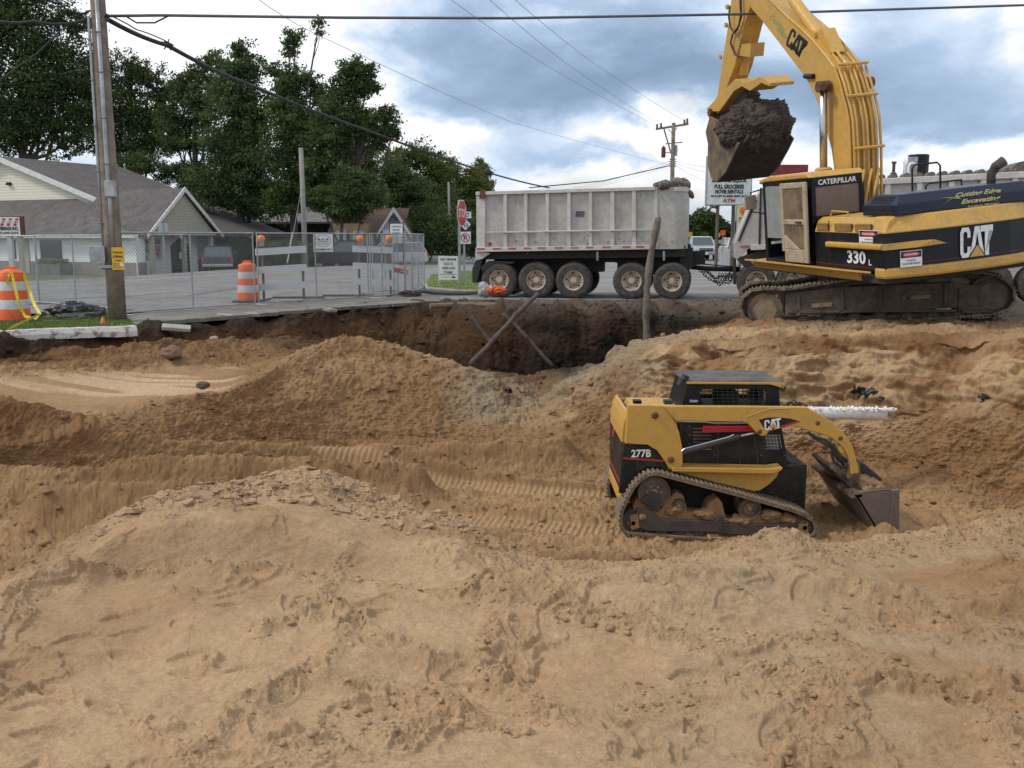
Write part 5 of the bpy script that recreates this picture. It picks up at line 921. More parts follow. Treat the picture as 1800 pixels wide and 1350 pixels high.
# cab
cab = eb(); cx0, cx1, cy0, cy1, cz0, cz1 = -.66, 1.3, .42, 1.5, 1.42, 3.06
def pillar(x, y, s=.10, z0=None, z1=None, dx=0): cab.prism([(x - s / 2 + 0, y - s / 2, z0 or cz0), (x + s / 2, y - s / 2, z0 or cz0), (x + s / 2, y + s / 2, z0 or cz0), (x - s / 2, y + s / 2, z0 or cz0)], (dx, 0, (z1 or cz1) - (z0 or cz0)))
for x in (cx0 + .05, cx1 - .05, .42):
    for y in (cy0 + .05, cy1 - .05):
        if x == .42 and y > 1: pillar(x - .95 + .0, y)
        pillar(x, y)
cab.bx(cx0, cx1, cy0, cy1, cz1 - .10, cz1); cab.bx(cx0, cx1, cy0, cy0 + .06, cz0, 2.1); cab.bx(cx0, cx0 + .06, cy0, cy1, cz0, 2.28); cab.bx(cx0, cx1, cy0, cy1, cz0 - .02, cz0 + .06); cab.bx(cx1 - .08, cx1, cy0, cy1, cz0, 1.75)
cb = cab.build('cab', BLK, ex, bevel=.015)
q = eb(); q.prism([(cx0 - .02, cy0 - .04, cz1 - .0), (cx0 + .1, cy0 - .04, cz1 + .10), (cx1 - .4, cy0 - .04, cz1 + .10), (cx1 + .06, cy0 - .04, cz1 + .03), (cx1 + .08, cy0 - .04, cz1 - .06), (cx1 - .2, cy0 - .04, cz1 - .02)], (0, cy1 - cy0 + .08, 0)); q.build('cab_roof', YEL, cb, bevel=.03)
q = eb(); q.bx(cx0 - .005, cx0 - .02, cy0 + .02, cy1 - .02, 2.88, 3.06); q.bx(cx0 - .005, cx0 - .03, cy0, cy0 + .08, 2.28, 2.88); q.bx(cx0 - .005, cx0 - .03, cy1 - .08, cy1, 2.28, 2.88); q.bx(cx0 - .005, cx0 - .03, cy0, cy1, 2.22, 2.34); q.build('rear_frame', BLK, cb)
q = eb(); q.bx(cx0 - .004, cx0 + .002, cy0 + .06, cy1 - .06, 2.32, 2.88); q.build('rear_window', mat('brown_tinted_glass', (.17, .125, .105), .25, spec=.6), cb)
text('CATERPILLAR', ME @ Vector((cx0 - .022, (cy0 + cy1) / 2, 2.965)), rgt, upv, .80, .10, WHT, cb, bold=.03)
q = eb(); q.bx(.0, .5, cy0 + .25, cy1 - .35, 1.5, 2.05); q.bx(-.1, .08, cy0 + .25, cy1 - .35, 1.9, 2.62); q.build('seat', mat('seat_cloth', (.09, .06, .05), .8), cb, bevel=.05)
q = eb(); q.tube([(.62, 1.2, 1.5), (.8, 1.25, 2.0)], .02, 6); q.build('control_lever', BLK, cb)
q = eb(); q.bx(cx1 - .02, cx1 + .0, cy0 + .08, cy1 - .08, 1.8, 2.95); q.build('front_window', mat('clear_cab_glass', (.25, .27, .28), .1, alpha=.3), cb)
q = eb(); q.bx(.36, 1.2, 1.475, 1.485, 1.9, 2.95); q.build('side_window', mat('pale_side_glass', (.27, .275, .27), .15, spec=.6), cb)
# the open door folded back along the side, tan inside face outwards
dl = eb(); dm = mat('dusty_tan_door', (.40, .33, .235), .7, col2=(.26, .20, .13), amt=.8, scale=5, bump=.1)
x0, x1, z0, z1, yy = -.72, .28, 1.47, 3.0, 1.60
dl.bx(x0, x0 + .13, yy, yy + .05, z0, z1); dl.bx(x1 - .11, x1, yy, yy + .05, z0 + .2, z1); dl.bx(x0 + .13, x1 - .11, yy, yy + .05, z1 - .11, z1); dl.bx(x0 + .13, x1 - .11, yy, yy + .05, 2.20, 2.30); dl.bx(x0 + .13, x1 - .11, yy, yy + .05, z0, 1.72)
dl.prism([(x1 - .11, yy, 1.72), (x1 - .11, yy, 2.0), (x0 + .3, yy, 1.72)], (0, .05, 0)); dr = dl.build('door', dm, cb, bevel=.015)
q = eb(); q.bx(x0 + .12, x1 - .1, yy + .015, yy + .03, 1.7, 2.95); q.build('door_glass', mat('dusty_glass', (.10, .075, .06), .2, col2=(.3, .2, .1), amt=.6, scale=3), dr)
q = eb(); q.tube([(x0 + .18, yy + .07, 2.25), (x0 + .38, yy + .07, 2.25)], .018, 6); q.build('door_handle', CHAS, dr)
q = eb(); q.tube([(.35, 1.45, 2.0), (.0, 1.6, 1.6)], .015, 6); q.build('gas_strut', GALV, dr)
q = eb(); q.tube([(1.35, 1.48, 2.9), (1.6, 1.62, 2.85), (1.6, 1.62, 2.45), (1.35, 1.48, 2.4)], .018, 6); q.build('mirror_arm', BLK, cb)
q = eb(); q.bx(1.55, 1.60, 1.52, 1.78, 2.5, 2.80); q.build('mirror', mat('mirror_back', (.32, .26, .2), .5), cb, bevel=.02)
q = eb(); q.bx(1.34, 1.46, 1.25, 1.42, 2.95, 3.10); q.build('work_lamp', BLK, cb, bevel=.02)
# boom, traced on its left plate and given its real thickness
BW = .62
def plate(pts, ly, th, name, m, par, bev=.012): q = MB(); q.prism([ep(x, y, ly) for x, y in pts], -l_ * th); return q.build(name, m, par, bevel=bev)
inner = [(1295, -42), (1321, 16), (1339, 37), (1362, 66), (1387, 99), (1413, 133), (1427, 157), (1437, 181), (1445, 203), (1451, 224), (1456, 243), (1461, 262), (1464, 285), (1467, 310), (1469, 390)]
outr = [(1497, 390), (1496, 330), (1495, 267), (1492, 213), (1488, 190), (1482, 168), (1476, 145), (1467, 119), (1450, 96), (1429, 71), (1408, 50), (1387, 32), (1362, 8), (1345, -10), (1325, -34), (1305, -60)]
boom = plate(inner + outr, .32, BW, 'boom', YEL, ex, .02)
q = MB()
for k in range(len(outr) - 1): a, b = ep(*outr[k], .335), ep(*outr[k + 1], .335); q.tube([a, b], .022, 6)
q.build('boom_flange', YEL, boom)
# hydraulic lines over the back of the boom
pth = [(1497, 385), (1496, 330), (1495, 267), (1492, 213), (1488, 190), (1482, 168), (1476, 145), (1467, 119), (1450, 96), (1429, 71)]
cenI = np.mean([ep(x, y, 0) for x, y in inner], 0)
for j, (ly, hgt, n0) in enumerate(((.27, .04, 0), (.205, .06, 0), (.07, .05, 0), (.0, .08, 0), (-.13, .04, 0), (-.20, .06, 0), (-.3, .05, 0))):
    P = []
    for (x, y) in pth[: 8 + (j % 3)]:
        a = ep(x, y, .32) + np.array(l_) * (ly - .32); P.append(a + np.array(f_) * -hgt * 1.4)
    q = MB(); q.tube(P, .021 if j % 2 else .028, 8); q.build('hydraulic_pipe', YEL, boom, smooth=True)
P = [ep(x, y, -.3) for x, y in ((1541, 400), (1539, 300), (1535, 240), (1527, 190), (1519, 150), (1512, 110), (1480, 75))]; q = MB(); q.tube(P, .02, 8); q.build('hydraulic_pipe', YEL, boom, smooth=True)
for py in (262, 115, 170):
    q = MB(); x = {262: 1496, 115: 1468, 170: 1484}[py]; a = ep(x, py, .33) - np.array(f_) * .09; q.tube([a, a - np.array(l_) * .66], .03, 6); q.build('pipe_clamp', YEL, boom)
for j in range(4):
    a = ep(1500, 300, .30) - np.array(l_) * .16 * j - np.array(f_) * .12; b = ep(1497, 352, .34) - np.array(l_) * (.16 * j - .2) - np.array(f_) * .28; c = ep(1497, 392, .34) - np.array(l_) * (.16 * j - .25) - np.array(f_) * .3; q = MB(); q.tube([a, b, c], .03, 8); q.build('hydraulic_hose', YEL, boom, smooth=True)
# boom cylinders each side
for ly in (.48, -.48):
    a = ep(1448, 330, ly if ly > 0 else .48) ; a = ep(1448, 360, .48); b = ep(1447, 152, .48); sh = np.array(l_) * (ly - .48)
    ax = (b - a); L = np.linalg.norm(ax); ax /= L; q = MB(); s0 = (330 - 295) / 208 + .22
    q.tube([a + sh, a + ax * L * .28 + sh], .115, 16); q.lathe(a + ax * L * .26 + sh, ax, [(0, .15), (.05, .17), (.12, .17), (.15, .12)], 16); cyl = q.build('boom_cylinder', YEL, ex)
    q = MB(); q.tube([a + ax * L * .28 + sh, b + sh], .075, 16); q.build('rod', CHROME, cyl, smooth=True)
    q = MB(); q.lathe(b - np.array(l_) * .12 + sh, l_, [(0, .11), (.24, .11)], 16); q.build('rod_eye', RUST, cyl)
q = MB(); q.tube([ep(1447, 152, .6), ep(1447, 152, -.6)], .07, 12); q.build('boom_pin', RUST, boom)
# stick cylinder on top of the boom
a, b = ep(1440, 62, .1), ep(1395, 0, .1); e = ep(1355, -62, .1); q = MB(); q.tube([a, b], .12, 14); q.lathe(a, l_, [(-.15, .1), (.15, .1)], 14); cyl = q.build('stick_cylinder', YEL, ex, smooth=False)
q = MB(); q.tube([b, e], .06, 12); q.build('rod', CHROME, cyl)
q = MB(); q.prism([ep(x, y, .2) for x, y in ((1424, 66), (1450, 100), (1462, 92), (1444, 50))], -l_ * .3); q.build('cylinder_bracket', YEL, boom)
cat_logo(ep(1400, 76, .325) + np.array(l_) * .002, (ep(1410, 84, .325) - ep(1390, 66, .325)), (ep(1408, 58, .325) - ep(1395, 92, .325)), .0 + np.linalg.norm(ep(1414, 86, .32) - ep(1386, 60, .32)) * 1.0, .42, boom, tri=False, col=BLK)
q = MB(); q.add([ep(x, y, .327) for x, y in ((1389, 84), (1405, 97), (1398, 79))], [(0, 1, 2)]); q.build('emblem', BLK, boom)
GRN = mat('faded_green_decal', (.30, .36, .12), .6); dc = ep(1366, 42, .325)
text('Cutting', dc, ep(1376, 52, .325) - ep(1356, 32, .325), ep(1372, 30, .325) - ep(1362, 52, .325), .75, .2, GRN, boom, shear=.3)
text('Edge', ep(1374, 58, .326), ep(1376, 52, .325) - ep(1356, 32, .325), ep(1372, 30, .325) - ep(1362, 52, .325), .5, .16, GRN, boom, shear=.3)
q = MB(); q.tube([ep(1415, 134, .34), ep(1430, 134, .36)], .05, 8); q.build('boom_lamp', BLK, boom)
# stick
stk = [(1298, -60), (1285, 0), (1281, 35), (1271, 99), (1261, 168), (1246, 190), (1243, 200), (1246, 208), (1263, 198), (1280, 146), (1291, 117), (1300, 77), (1307, 48), (1321, 5), (1330, -40)]
st = plate(stk, .24, .48, 'stick', YEL, ex, .015)
c = ep(1309, 90, .1); q = MB(); q.tube([ep(1316, 60, .0), ep(1306, 130, .0)], .11, 12); cy = q.build('bucket_cylinder', YEL, ex); q = MB(); q.prism([ep(x, y, .2) for x, y in ((1297, 78), (1320, 76), (1318, 100), (1296, 98))], -l_ * .35); q.build('cylinder_bracket', YEL, cy)
for k, P in enumerate(([(1302, -20), (1303, 30), (1296, 52), (1288, 60), (1284, 75), (1292, 96), (1300, 100)], [(1300, -10), (1302, 25), (1299, 45), (1290, 58)], [(1283, 10), (1281, 30), (1284, 48), (1292, 58)])):
    q = MB(); q.tube([ep(x, y, .30 + .03 * k) for x, y in P], .022, 8); q.build('hydraulic_hose', RUB, st, smooth=True)
for x, y in ((1280, 12), (1278, 44), (1268, 100)): q = MB(); q.lathe(ep(x, y, .24), l_, [(0, .06), (.05, .06)], 10); q.build('bracket', YEL, st)
# thumb
th = plate([(1241, 192), (1256, 176), (1277, 154), (1292, 139), (1300, 140), (1307, 145), (1320, 142), (1333, 135), (1340, 135), (1353, 146), (1353, 152), (1345, 149), (1338, 146), (1330, 152), (1318, 160), (1304, 152), (1290, 160), (1276, 180), (1264, 196), (1250, 196)], .34, .60, 'thumb', YEL, ex, .012)
q = MB(); q.prism([ep(x, y, .1) for x, y in ((1268, 196), (1290, 162), (1304, 156), (1314, 168), (1300, 196), (1285, 204))], -l_ * .35); q.build('thumb_plate', DARKMUD, th)
q = MB(); q.lathe(ep(1246, 198, .40), -l_, [(0, .10), (.8, .10)], 14); q.build('pin', RUST, st)
q = MB(); q.prism([ep(x, y, .12) for x, y in ((1250, 196), (1268, 192), (1278, 215), (1266, 222), (1252, 216))], -l_ * .35); q.build('bucket_link', DARKMUD, st)
# bucket: side plates, curved shell, teeth
BKT = mat('worn_bucket_steel', (.09, .078, .07), .65, .3, col2=(.24, .16, .085), amt=.9, scale=3, lo=.4, hi=.6, bump=.4, bscale=12)
prof = [(1247, 205), (1240, 232), (1244, 253), (1243, 288), (1250, 314), (1259, 321), (1275, 303), (1290, 272), (1298, 253), (1287, 240), (1270, 224), (1262, 212)]
bl, bw = .72, 1.44
bk = MB(); bk.prism([ep(x, y, bl) for x, y in prof], -l_ * .05); bko = bk.build('bucket', BKT, ex, bevel=.01)
bk = MB(); bk.prism([ep(x, y, bl) - np.array(l_) * (bw - .05) for x, y in prof], -l_ * .05); bk.build('side_plate', BKT, bko, bevel=.01)
sh = [(1243, 240), (1244, 262), (1243, 288), (1250, 314), (1259, 321), (1275, 303), (1290, 272), (1298, 253)]
bk = MB()
S0 = [ep(x, y, bl) - np.array(l_) * .05 for x, y in sh]; n = len(S0); cc = sum(S0) / n; S1 = [p + (cc - p) / np.linalg.norm(cc - p) * .04 for p in S0]
for i in range(n - 1): bk.prism([S0[i], S0[i + 1], S1[i + 1], S1[i]], -l_ * (bw - .1))
bk.build('shell', mat('wet_dark_mud', (.030, .024, .020), .85, col2=(.085, .058, .038), amt=.7, scale=6, bump=.9, bscale=12), bko)
for k in range(5):
    a = S0[-1] - np.array(l_) * (bw - .1) * (k + .5) / 5; d = (S0[-1] - S0[-2]); d /= np.linalg.norm(d); q = MB(); q.prism([a - np.array(l_) * .05 - d * .05, a - d * .05 + np.array(l_) * .05, a + d * .22 + np.array(l_) * .02, a + d * .22 - np.array(l_) * .02], np.array(u_) * .05); q.build('tooth', DARKMUD, bko)
# heap of dark soil carried in the bucket
def lump(name, c, rad, seed, m, sub=5, amp=.3, axes=None):
    bm = __import__('bmesh').new(); __import__('bmesh').ops.create_icosphere(bm, subdivisions=sub, radius=1.0); V = np.array([v.co[:] for v in bm.verts]); F_ = [tuple(v.index for v in f.verts) for f in bm.faces]; bm.free()
    Pn = [V[:, 0] * 1.5 + seed, V[:, 1] * 1.5, V[:, 2] * 1.5]; d = 1 + amp * (fbm(Pn, 1, 3, seed=seed) - .5) * 2 + amp * .5 * (fbm(Pn, 4, 3, .6, seed=seed + 1) - .5) + amp * .30 * (np.abs(fbm(Pn, 9, 2, seed=seed + 2) - .5)) * 2 + amp * .35 * (fbm(Pn, 17, 3, .7, seed=seed + 3) - .5)
    V = V * d[:, None] * np.array(rad)
    if axes is not None: V = V @ np.array(axes)
    mb = MB(); mb.v = [tuple(v) for v in V + np.array(c)]; mb.f = F_; mb.mi = [0] * len(F_); return mb
SOILM = mat('clay_soil_load', (.045, .036, .032), .95, col2=(.11, .078, .055), amt=.8, scale=4, bump=.9, bscale=20)
c = (ep(1274, 250, bl) - np.array(l_) * (bw / 2 - .05)) + np.array(u_) * .22 - np.array(f_) * .16 - np.array(l_) * .06
mb = lump('soil_load', c, (.80, .84, .68), 12, SOILM, 6, .30, [f_, l_, u_])
rr = random.Random(4); V0 = mb.v[:]
for _ in range(420):
    p = rr.choice(V0); k_ = rr.random() ** 4 * .07 + .012; mb.box(p, (k_ * rr.uniform(.7, 1.6), k_, k_ * rr.uniform(.5, 1.2)), rr.random() * 3, rr.random() * 3, rr.random() * 3)
tag(mb.build('soil_load', SOILM), 'heap of dark clay soil held in the raised excavator bucket', 'soil heap')
# ------------------------------------------------------------------ tracked loader in the pit (traced on planes parallel to its side)
def sp(px, py, Y): return at(px, py, Y)
YA, YB = 11.3, 12.9                     # near and far side planes
ld = thing('track_loader', 'yellow and black compact rubber tracked loader with its bucket lowered in the pit', 'loader', (at(1250, 950, 12)[0], 12.1, -1.95))
def sl(pts, Y, th, name, m, par, bev=.008, label=None): q = MB(); q.prism([sp(x, y, Y) for x, y in pts], (0, th, 0)); return q.build(name, m, par, bevel=bev, label=label)
YT = 11.15
outl = [(1089, 928), (1087, 912), (1091, 895), (1100, 874), (1112, 853), (1124, 841), (1138, 832), (1150, 829), (1162, 831), (1200, 841), (1250, 854), (1300, 867), (1335, 877), (1370, 887), (1400, 896), (1418, 903), (1432, 913), (1439, 926), (1438, 938), (1430, 947), (1415, 951), (1380, 954), (1330, 955), (1260, 953), (1190, 949), (1130, 945), (1104, 942), (1094, 937)]
bp = resample([sp(x, y, YT) for x, y in outl], .062)
for side, off in (('near', 0.), ('far', 1.5)):
    n = len(bp); P = [p + [0, off, 0] for p in bp]; cen = sum(P) / n; mb = MB(); yv = np.array([0, 1., 0])
    inn = []
    for i in range(n):
        t = P[(i + 1) % n] - P[i - 1]; t /= np.linalg.norm(t); nn = np.array([t[2], 0, -t[0]]); nn = nn if nn @ (P[i] - cen) > 0 else -nn; inn.append((t, nn))
    for i in range(n):
        j = (i + 1) % n; a, b = P[i] - inn[i][1] * .018, P[j] - inn[j][1] * .018; a2, b2 = a - inn[i][1] * .028, b - inn[j][1] * .028; mb.add([a, b, b2, a2, a + yv * .42, b + yv * .42, b2 + yv * .42, a2 + yv * .42], [(0, 1, 2, 3), (4, 7, 6, 5), (0, 4, 5, 1), (3, 2, 6, 7)])
        c = (P[i] + P[j]) / 2; t, nn = inn[i]
        mb.prism([c - t * .022 - nn * .022, c + t * .022 - nn * .022, c + t * .014 + nn * .004, c - t * .014 + nn * .004], yv * .42)
    tb = mb.build('rubber_track', TRACKRUB, ld, label=side + ' rubber track')
    def whl(px, py, r0, nm, m=DARKMUD, hub=MUDM):
        c = sp(px, py, YT + .05) + [0, off, 0]; q = MB(); q.lathe(c, (0, 1, 0), [(0, r0 * .3), (0, r0 * .55), (.02, r0 * .6), (.025, r0 * .82), (.01, r0 * .88), (.0, r0), (.12, r0), (.14, r0 * .8), (.22, r0 * .8), (.24, r0), (.36, r0)], 28); w = q.build(nm, m, ld)
        q = MB()
        for k in range(6): a = k * 1.047; q.lathe(c + [math.cos(a) * r0 * .42, -.012, math.sin(a) * r0 * .42], (0, 1, 0), [(0, r0 * .07), (.02, r0 * .07)], 6)
        q.lathe(c + [0, -.025, 0], (0, 1, 0), [(0, r0 * .18), (.03, r0 * .25)], 12); q.build('hub', hub, w)
    whl(1113, 919, .155, 'idler'); whl(1414, 927, .165, 'idler'); whl(1150, 866, .20, 'sprocket'); whl(1318, 894, .14, 'suspension_wheel', STEEL); whl(1194, 889, .085, 'suspension_wheel', STEEL)
    for k, px in enumerate((1162, 1194, 1228, 1264, 1300, 1337, 1374)): c = sp(px, 938 + k * .5, YT + .06) + [0, off, 0]; q = MB(); q.lathe(c, (0, 1, 0), [(0, .06), (.03, .085), (.10, .085), (.12, .05), (.2, .05), (.22, .085), (.3, .085)], 18); q.build('roller', DARKMUD, ld)
    q = MB(); q.prism([sp(x, y, YT + .09) + [0, off, 0] for x, y in [(1112, 890), (1120, 876), (1132, 872), (1150, 885), (1162, 895), (1168, 884), (1180, 872), (1190, 866), (1202, 872), (1208, 900), (1238, 903), (1246, 884), (1262, 874), (1270, 884), (1276, 912), (1312, 917), (1330, 906), (1352, 902), (1372, 905), (1400, 914), (1424, 922), (1424, 942), (1300, 944), (1120, 932)]], (0, .25, 0)); sf = q.build('undercarriage_frame', SANDM, ld, bevel=.015)
    q = MB(); q.prism([sp(x, y, YT + .03) + [0, off, 0] for x, y in [(1119, 893), (1140, 897), (1165, 913), (1258, 916), (1264, 908), (1272, 906), (1272, 928), (1266, 936), (1140, 934), (1118, 926)]], (0, .05, 0)); q.build('frame_rail', mat('worn_grey_rail', (.075, .07, .075), .5, .5, col2=(.13, .10, .08), amt=.7, scale=6), ld, bevel=.01)
    q = MB(); q.prism([sp(x, y, YT + .04) + [0, off, 0] for x, y in [(1262, 921), (1404, 921), (1420, 918), (1423, 944), (1404, 948), (1262, 938)]], (0, .05, 0)); q.build('frame_rail', MATS['worn_grey_rail'], ld, bevel=.01)
    q = MB(); q.prism([sp(x, y, YT + .025) + [0, off, 0] for x, y in [(1404, 922), (1420, 920), (1422, 944), (1404, 946)]], (0, .03, 0)); q.build('axle_bracket', SANDM, sf); q = MB(); q.prism([sp(x, y, YT + .025) + [0, off, 0] for x, y in [(1108, 908), (1121, 903), (1124, 928), (1110, 932)]], (0, .03, 0)); q.build('axle_bracket', SANDM, sf)
    q = MB(); q.prism([sp(x, y, YT + .02) + [0, off, 0] for x, y in [(1126, 880), (1148, 862), (1160, 868), (1162, 892), (1156, 901), (1140, 890)]], (0, .06, 0)); q.build('motor_guard', BLKRUB, ld, bevel=.01)
    for (x, y, a, b) in ((1182, 896, .10, .07), (1236, 903, .12, .06), (1300, 914, .14, .06), (1352, 905, .12, .07), (1385, 912, .10, .06), (1125, 905, .06, .09)):
        m2 = lump('x', sp(x, y, YT + .12) + [0, off, 0], (a, .10, b), int(x) % 17, SANDM, 4, .5); m2.build('packed_sand', SANDM, sf, smooth=True)
# central chassis under the body
q = MB(); xc0, xc1 = at(1105, 900, 12.1)[0], at(1395, 900, 12.1)[0]; q.bx(xc0 + .1, xc1, 11.62, 12.6, -1.72, -1.1); q.build('chassis', CHAS, ld, bevel=.02)
# fenders
for Y0, th, s in ((11.42, .16, 'near'), (12.75, .16, 'far')):
    o = [(1100, 800), (1188, 823), (1372, 823), (1366, 838), (1352, 852), (1336, 862), (1326, 864), (1300, 858), (1250, 846), (1200, 833), (1160, 823), (1138, 822), (1120, 830), (1108, 846), (1099, 868)]
    fd = sl(o, Y0, th, 'fender', YEL2, ld)
q = MB(); q.prism([sp(x, y, 11.28) for x, y in [(1182, 822), (1356, 825), (1376, 822), (1374, 827), (1360, 833), (1182, 829)]], (0, .25, 0)); q.build('fender_lip', YEL2, ld, bevel=.006)
# rear towers, rear panel, engine hood
for Y0, nm in ((YA, 'near'), (YB, 'far')):
    tw = sl([(1104, 712), (1171, 713), (1183, 735), (1194, 760), (1200, 790), (1200, 816), (1196, 824), (1188, 827), (1176, 824), (1170, 813), (1155, 792), (1138, 782), (1099, 780)], Y0, .10, 'rear_tower', YEL2, ld)
    for x, y in ((1152, 731), (1180, 809)): q = MB(); q.lathe(sp(x, y, Y0 - .03), (0, 1, 0), [(0, .025), (.01, .04), (.05, .045)], 12); q.build('pivot_pin', RUST, tw)
    bp_ = sl([(1096, 780), (1138, 782), (1155, 792), (1170, 813), (1175, 824), (1160, 822), (1138, 821), (1120, 829), (1107, 846), (1098, 868), (1088, 867)], Y0 + .03, .07, 'rear_side_panel', LBLK, ld)
    if nm == 'near':
        text('277B', sp(1127, 797, Y0 + .027), (1, 0, 0.02), (0, 0, 1), .245, .10, WHT, bp_, bold=.03)
        q = MB(); q.add([sp(x, y, Y0 + .026) for x, y in ((1095, 804), (1167, 808.5), (1168, 812), (1095, 807))], [(0, 1, 2, 3)]); q.build('red_stripe', RED, bp_)
sl([(1103, 713), (1178, 714), (1190, 745), (1196, 780), (1196, 820), (1100, 800)], 11.38, .10, 'tower_liner', YEL2, ld)
hd = sl([(1106, 724), (1102, 727), (1097, 738), (1093, 756), (1092, 778), (1106, 780)], 11.45, 1.35, 'engine_hood', YEL2, ld, .03)
q = MB(); q.prism([sp(x, y, 11.6) for x, y in [(1108, 722), (1102, 725), (1097, 736), (1100, 738), (1108, 732)]], (0, .8, 0)); q.build('hood_vent', LBLK, hd, bevel=.01)
q = MB(); q.prism([sp(x, y, 12.2) for x, y in [(1077, 768), (1079, 755), (1086, 755), (1085, 770)]], (0, .1, 0)); q.build('tail_light', mat('tail_light_red', (.5, .05, .02), .3), hd)
rd = sl([(1092, 778), (1106, 780), (1106, 867), (1091, 867)], 11.45, 1.35, 'rear_door', LBLK, ld, .01)
q = MB(); q.prism([sp(x, y, 11.44) for x, y in [(1090.5, 850), (1096, 850), (1096, 854), (1090.5, 854)]], (0, 1.37, 0)); q.build('red_stripe', RED, rd)
sl([(1090, 866), (1103, 868), (1098, 886), (1093, 892), (1088, 884)], 11.45, 1.35, 'rear_bumper', YEL2, ld, .015)
sl([(1115, 718), (1195, 719), (1195, 728), (1110, 728)], 11.7, .85, 'engine_deck', YEL2, ld, .01)
for x0, x1, m_ in ((1114, 1128, BLK), (1168, 1183, RUB)): q = MB(); q.prism([sp(x, y, 11.62) for x, y in [(x0, 704), (x1, 704), (x1, 711), (x0, 711)]], (0, .12, 0)); q.build('latch', m_, ld, bevel=.005)
# lift arms
arm_o = [(1165, 714), (1300, 714.5), (1419, 716), (1440, 728), (1459, 740), (1473, 752), (1484, 763), (1494, 775), (1500, 786), (1504, 804), (1509, 820), (1510, 832), (1496, 834), (1495, 815), (1491, 802), (1484, 790), (1475, 780), (1463, 771), (1442, 762), (1421, 757), (1400, 749.5), (1372, 753), (1352, 758), (1347, 765), (1339, 767), (1330, 761), (1320, 750), (1311, 742), (1188, 740)]
for Y0, nm in ((YA - .02, 'near'), (YB, 'far')):
    ar = sl(arm_o, Y0, .09, 'lift_arm', YEL2, ld, .01, nm + ' lift arm')
    for x, y in ((1336, 759), (1438, 744), (1478, 771)): q = MB(); q.lathe(sp(x, y, Y0 - .012), (0, 1, 0), [(0, .012), (.006, .028), (.02, .03)], 12); q.build('pin', RUST, ar)
    q = MB(); pts = [(1310, 742), (1312, 733), (1330, 726), (1352, 719), (1384, 718)]; q.tube([sp(x, y, Y0 - .004) for x, y in pts], .006, 5); q.build('weld_edge', YEL2, ar)
    if nm == 'near':
        q = MB(); q.add([sp(x, y, Y0 - .003) for x, y in ((1334, 738), (1350, 734), (1370, 733.5), (1390, 736), (1406, 740.5), (1376, 750), (1346, 757), (1340, 748))], [tuple(range(8))]); de = q.build('black_decal', LBLK, ar)
        q = MB(); q.add([sp(x, y, Y0 - .006) for x, y in ((1372, 749), (1404, 739.5), (1407, 741.5), (1374, 752))], [(0, 1, 2, 3)]); q.build('red_wedge', RED, de)
        cat_logo(sp(1358.5, 745.5, Y0 - .006), (1, 0, .17), (-.10, 0, 1), .205, .125, de, tri=False)
        q = MB(); q.add([sp(x, y, Y0 - .010) for x, y in ((1352, 753), (1368, 750.5), (1359, 744))], [(0, 1, 2)]); q.build('emblem', YEL2, de)
    q = MB(); q.prism([sp(x, y, Y0 + .02) for x, y in [(1493, 815), (1512, 815), (1514, 838), (1504, 846), (1490, 842)]], (0, .12, 0)); q.build('arm_foot', STEEL, ar, bevel=.01)
    q = MB(); q.tube([sp(x, y, Y0 + .06) for x, y in [(1172, 801), (1200, 795)]], .018, 8); q.tube([sp(1196, 796, Y0 + .06), sp(1299, 767, Y0 + .06)], .034, 14); cl = q.build('lift_cylinder', mat('cylinder_dark_grey', (.045, .045, .05), .35), ld); q = MB(); q.tube([sp(1290, 764, Y0 + .015), sp(1282, 768, Y0 + .015), sp(1256, 775, Y0 + .015), sp(1203, 789, Y0 + .015), sp(1198, 793, Y0 + .02)], .009, 6); q.build('feed_pipe', CHROME, cl)
    q = MB(); q.tube([sp(1297, 767.5, Y0 + .06), sp(1338, 758, Y0 + .06)], .018, 12); q.build('rod', CHROME, cl, smooth=True)
q = MB(); q.tube([sp(1404, 757, 11.4), sp(1409, 753, 11.4), sp(1410, 760, 11.4), sp(1404, 764, 11.4), sp(1398, 762, 11.4)], .008, 6); q.build('hook', LBLK, ld)
q = MB(); q.tube([sp(1480, 790, 11.5), sp(1480, 790, 12.9)], .05, 10); q.build('arm_crossbar', YEL2, ld)
for k, P in enumerate(([(1420, 760), (1436, 770), (1450, 773), (1466, 785), (1476, 800), (1490, 812)], [(1424, 764), (1446, 778), (1462, 786), (1470, 800), (1484, 818)], [(1463, 780), (1461, 795), (1466, 812), (1480, 822), (1492, 820)], [(1466, 780), (1466, 796), (1473, 808), (1488, 812)])):
    q = MB(); q.tube([sp(x, y, 11.42 + .05 * k) for x, y in P], .02, 8); q.build('hydraulic_hose', RUB, ld, smooth=True)
q = MB(); q.tube([sp(x, y, 11.5) for x, y in [(1185, 741), (1240, 742), (1255, 744), (1320, 744)]], .010, 6); q.build('hydraulic_line', GALV, ld)
q = MB(); q.prism([sp(x, y, 11.46) for x, y in [(1236, 750), (1322, 750), (1334, 758), (1236, 761)]], (0, .07, 0)); q.build('arm_lock', RED, ld, bevel=.006)
for x, y in ((1395, 707), (1405, 711), (1388, 710)): 
    q = MB(); q.tube([sp(x - 12, 714, 12.6), sp(x, y - 4, 12.6), sp(x + 14, 714, 12.6)], .014, 6); q.build('hydraulic_hose', RUB, ld, smooth=True)
